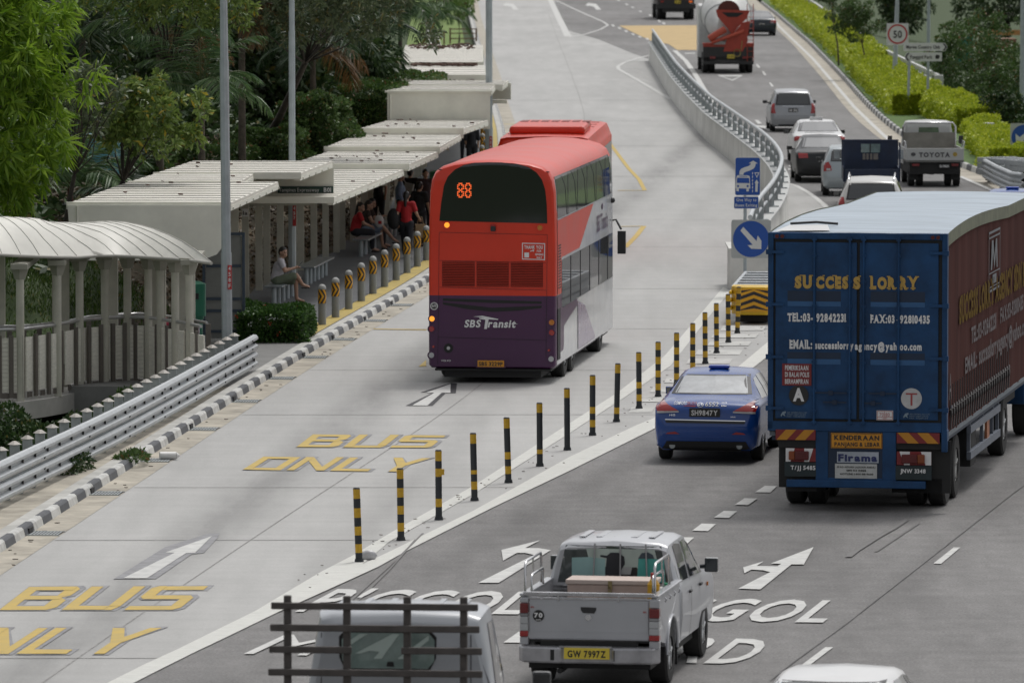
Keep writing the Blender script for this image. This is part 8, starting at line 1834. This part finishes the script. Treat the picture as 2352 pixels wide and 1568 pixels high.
hedge('shrub', [(-6.5, 182, 1.9), (-6.1, 185, 1.9)], 1.5, 1.2, 'mid-height green shrub just left of the tall rounded shrub', g_mid, 13000, .11, .07, bump=.25)
hedge('shrub', [(-8.2, 178, 1.9), (-7.6, 180, 1.9)], 2.0, 1.0, 'low dark shrub behind the second lamp post and shelter roof', g_mid, 7000, .11, .07, bump=.25)
hedge('shrub', [(-9.6, 170, 2.0), (-9.2, 172, 2.0)], 1.7, 1.3, 'round-leaved shrub right of the pale blue tank', g_mid, 7000, .13, .09, bump=.3)
hedge('shrub', [(-10.6, 126, -1.0), (-8.0, 125.5, -1.0), (-7.1, 127.5, -1.0)], 1.6, 1.0, 'low green shrubs growing in the ditch under the curved walkway', g_dark, 9000, .10, .06, bump=.3, core=False)
hedge('shrub', [(-9.2, 115, -1.0), (-8.0, 121, -1.0)], 1.5, .95, 'low dark shrubs growing behind the guardrail posts', g_dark, 8000, .10, .06, bump=.3, core=False)
hedge('shrub', [(-7.25, 131.5, -.4), (-6.95, 132.5, -.4)], .6, .45, 'small bush at the right foot of the curved walkway deck', g_mid, 1500, .09, .05, bump=.2, core=False)
hedge('creeping_weed', [(-6.50, 116.2, .12), (-6.3, 117.2, .12)], .35, .05, 'creeping weed spilling over the kerb beyond the white container', g_mid, 500, .10, .04, cat='weed', bump=.15, core=False)
hedge('creeping_weed', [(-7.35, 113.6, .10), (-7.2, 115, .10)], .4, .25, 'clump of weeds growing at the foot of the guardrail', g_dark, 900, .10, .04, cat='weed', bump=.15, core=False)
# water tank glimpsed in the trees
mb = MB(); mb.cyl((0, 0, 0), (0, 0, 1.0), .42, n=24); mb.cyl((0, 0, 1.0), (0, 0, 1.06), .44, n=24); p = W(262, 352, 3.1); o = mb.build('water_tank', mat('tank_blue', (.10, .30, .38), .45, var=.1)); o.location = (-9.55, 163.5, 2.75); tag(o, 'pale blue tank glimpsed behind palm fronds in the trees', 'tank')
# right-hand hedges
def RH(y, d): return (pl(RK, y)+d, y, .1)
hedge('lime_hedge', [RH(y, 1.15) for y in range(281, 345, 6)], 1.15, .85, 'yellow-green hedge nearest the striped kerb, ending in a square dark front', g_hedge, 26000, .12, .09, group='yellow-green hedges beside the main road', bump=.22)
hedge('lime_hedge', [RH(y, 1.3) for y in range(345, 520, 12)], 1.3, .9, 'upper stretch of yellow-green hedge reaching the top edge of the picture', g_hedge, 22000, .15, .11, group='yellow-green hedges beside the main road', bump=.25)
hedge('lime_hedge', [(16.9, 283, .1), (17.0, 300, .1), (17.3, 330, .1)], 1.1, 1.0, 'second row of yellow-green hedge against the pale parapet wall', g_hedge, 17000, .12, .09, group='yellow-green hedges beside the main road', bump=.3)
hedge('lime_hedge', [(17.6, 335, .1), (18.0, 380, .1), (18.7, 430, .1)], 1.1, 1.1, 'yellow-green hedge climbing behind the young tree to the parapet', g_hedge, 17000, .15, .11, group='yellow-green hedges beside the main road', bump=.3)
hedge('lime_hedge', [(17.45, 262, .1), (17.3, 280, .1)], 1.5, .95, 'wide yellow-green hedge block in front of the parapet end post', g_hedge, 17000, .12, .09, group='yellow-green hedges beside the main road', bump=.2)
hedge('lime_hedge', [(16.3, 229, .0), (16.6, 238, .0), (17.2, 255, .0)], 1.2, .85, 'low yellow-green hedge running behind the white flatbed truck', g_hedge, 19000, .11, .08, group='yellow-green hedges beside the main road', bump=.22)
tree('young_tree', (16.9, 333, .1), (16.35, 331, 2.9), (1.35, .9, 1.15), 60, 80, .26, .13, .06, g_mid, 'young green tree standing in the hedge left of the speed limit sign', seed=61, trunk_r=.05, hollow=.2)
tree('young_tree', (16.5, 352, .1), (15.9, 352, 3.7), (.8, .6, .8), 26, 60, .26, .13, .06, g_mid, 'smaller young tree behind the first one near the top edge', seed=62, trunk_r=.05, hollow=.2)
RB = [(19.4, 300, .4, 1.9, 1.5, 1.7, 'broad green bush right of the parapet end post'), (20.0, 276, -.2, 1.7, 1.6, 1.6, 'tall bushy shrub behind the low yellow-green hedge'), (21.6, 284, -.2, 2.0, 1.5, 2.0, 'dense green bush beside the tall grey lamp post at the right'), (18.6, 262, -.3, 1.1, 1.2, 1.1, 'rounded bush next to the pale concrete post'), (21.4, 318, .3, 2.3, 1.9, 2.2, 'large bush hiding the right part of the green highway sign'), (19.8, 252, -.4, 1.3, 1.2, 1.1, 'dark bush behind the round blue arrow sign at the right edge')]
for i, (x, y, z, r, rz_, h_, lab) in enumerate(RB): tree('bush', (x, y, -.5), (x, y, z+rz_*.6), (r, r*.8, rz_*1.25), 95, 75, .34, .15, .08, [g_dark, g_mid][i in (0, 1, 4)], lab, 'bush', 'green bushes right of the main road', seed=70+i, hollow=.55, trunk_r=.06, twigs=False)
RT = [(30.5, 430, 2.4, 3.6, 'dark tree in the top right corner, left one'), (35.5, 425, 2.0, 3.8, 'dark tree in the top right corner, right one'), (26.3, 470, 1.5, 1.8, 'narrow dark tree above the brown earth patch'), (33, 395, .6, 2.2, 'dark shrubby tree beyond the green highway sign')]
for i, (x, y, z, r, lab) in enumerate(RT): tree('dark_tree', (x, y, -2), (x, y, z), (r, 2, 2.9), 90, 70, .6, .28, .13, g_dark, lab, group='dark trees at the far right', seed=80+i, hollow=.5, bk=darkbark, trunk_r=.2)
# brown earth patch with orange netting
mb = MB(); mb.box((28.2, 405, -.6), (2.0, 3, 1.6)); o = mb.build('earth_bank', mat('bare_earth', (.22, .13, .085), .95, var=.25, scale=2)); o['kind'] = 'structure'
mb = MB(); mb.b2(27.3, 30.0, 402, 402.05, .45, .75); o = mb.build('orange_netting', mat('netting_orange', (.55, .27, .10), .8, var=.2, scale=6)); tag(o, 'strip of pale orange netting on the far brown earth bank', 'netting')
# leaf litter on the slope behind the shelter, grass tufts
N = 26000; ys = 141+RNG.random(N)*110; dx = RNG.random(N)**1.3*5.5+.1; xs_ = np.array([pl(COLX, y) for y in ys])-dx; zs = np.array([tz(x, y) for x, y in zip(xs_, ys)])+.02
k = ys > 150
Dd = np.stack([RNG.normal(size=N), RNG.normal(size=N), RNG.random(N)*.8], 1)
o = leaf_mesh('leaf_litter', np.stack([xs_, ys, zs], 1)[k], Dd[k], .13, .08, leafmat('leaf_litter', (.03, .022, .014), (.17, .12, .07), (.3, .26, .18), transl=.05)); tag(o, kind='stuff')
N = 16000; xs_ = -6.2-RNG.random(N)*6.5; ys = 137.5+RNG.random(N)*14; kk = xs_ < np.array([pl(COLX, y) for y in ys])-.1; zs = np.array([tz(x, y) for x, y in zip(xs_, ys)])
Dd = np.stack([RNG.normal(size=N)*.4, RNG.normal(size=N)*.4, np.ones(N)], 1); o = leaf_mesh('grass', np.stack([xs_, ys, zs], 1)[kk], Dd[kk], .14, .03, leafmat('leaf_grass', (.03, .06, .012), (.10, .17, .03), (.2, .17, .05), transl=.2)); tag(o, kind='stuff')
# fallen leaves and grit in the painted gore and gutter
mb = MB()
for i in range(110):
    t = random.random(); y = lerp(96, 156, t); xr = pl(OUTL, y)-.25; xl = xr-.25-1.0*t; x = random.uniform(xl-.2, xr)
    mb.box((x, y, .022), (random.uniform(.01, .03), random.uniform(.02, .06), .008), rz=random.uniform(0, 3))
for i in range(70):
    y = random.uniform(98, 190); mb.box((kx(y)+random.uniform(.04, .5), y, .018), (random.uniform(.02, .06), random.uniform(.02, .08), .01), rz=random.uniform(0, 3))
o = mb.build('grit', mat('grit_dark', (.16, .14, .12), .9, var=.3, scale=3)); tag(o, kind='stuff')
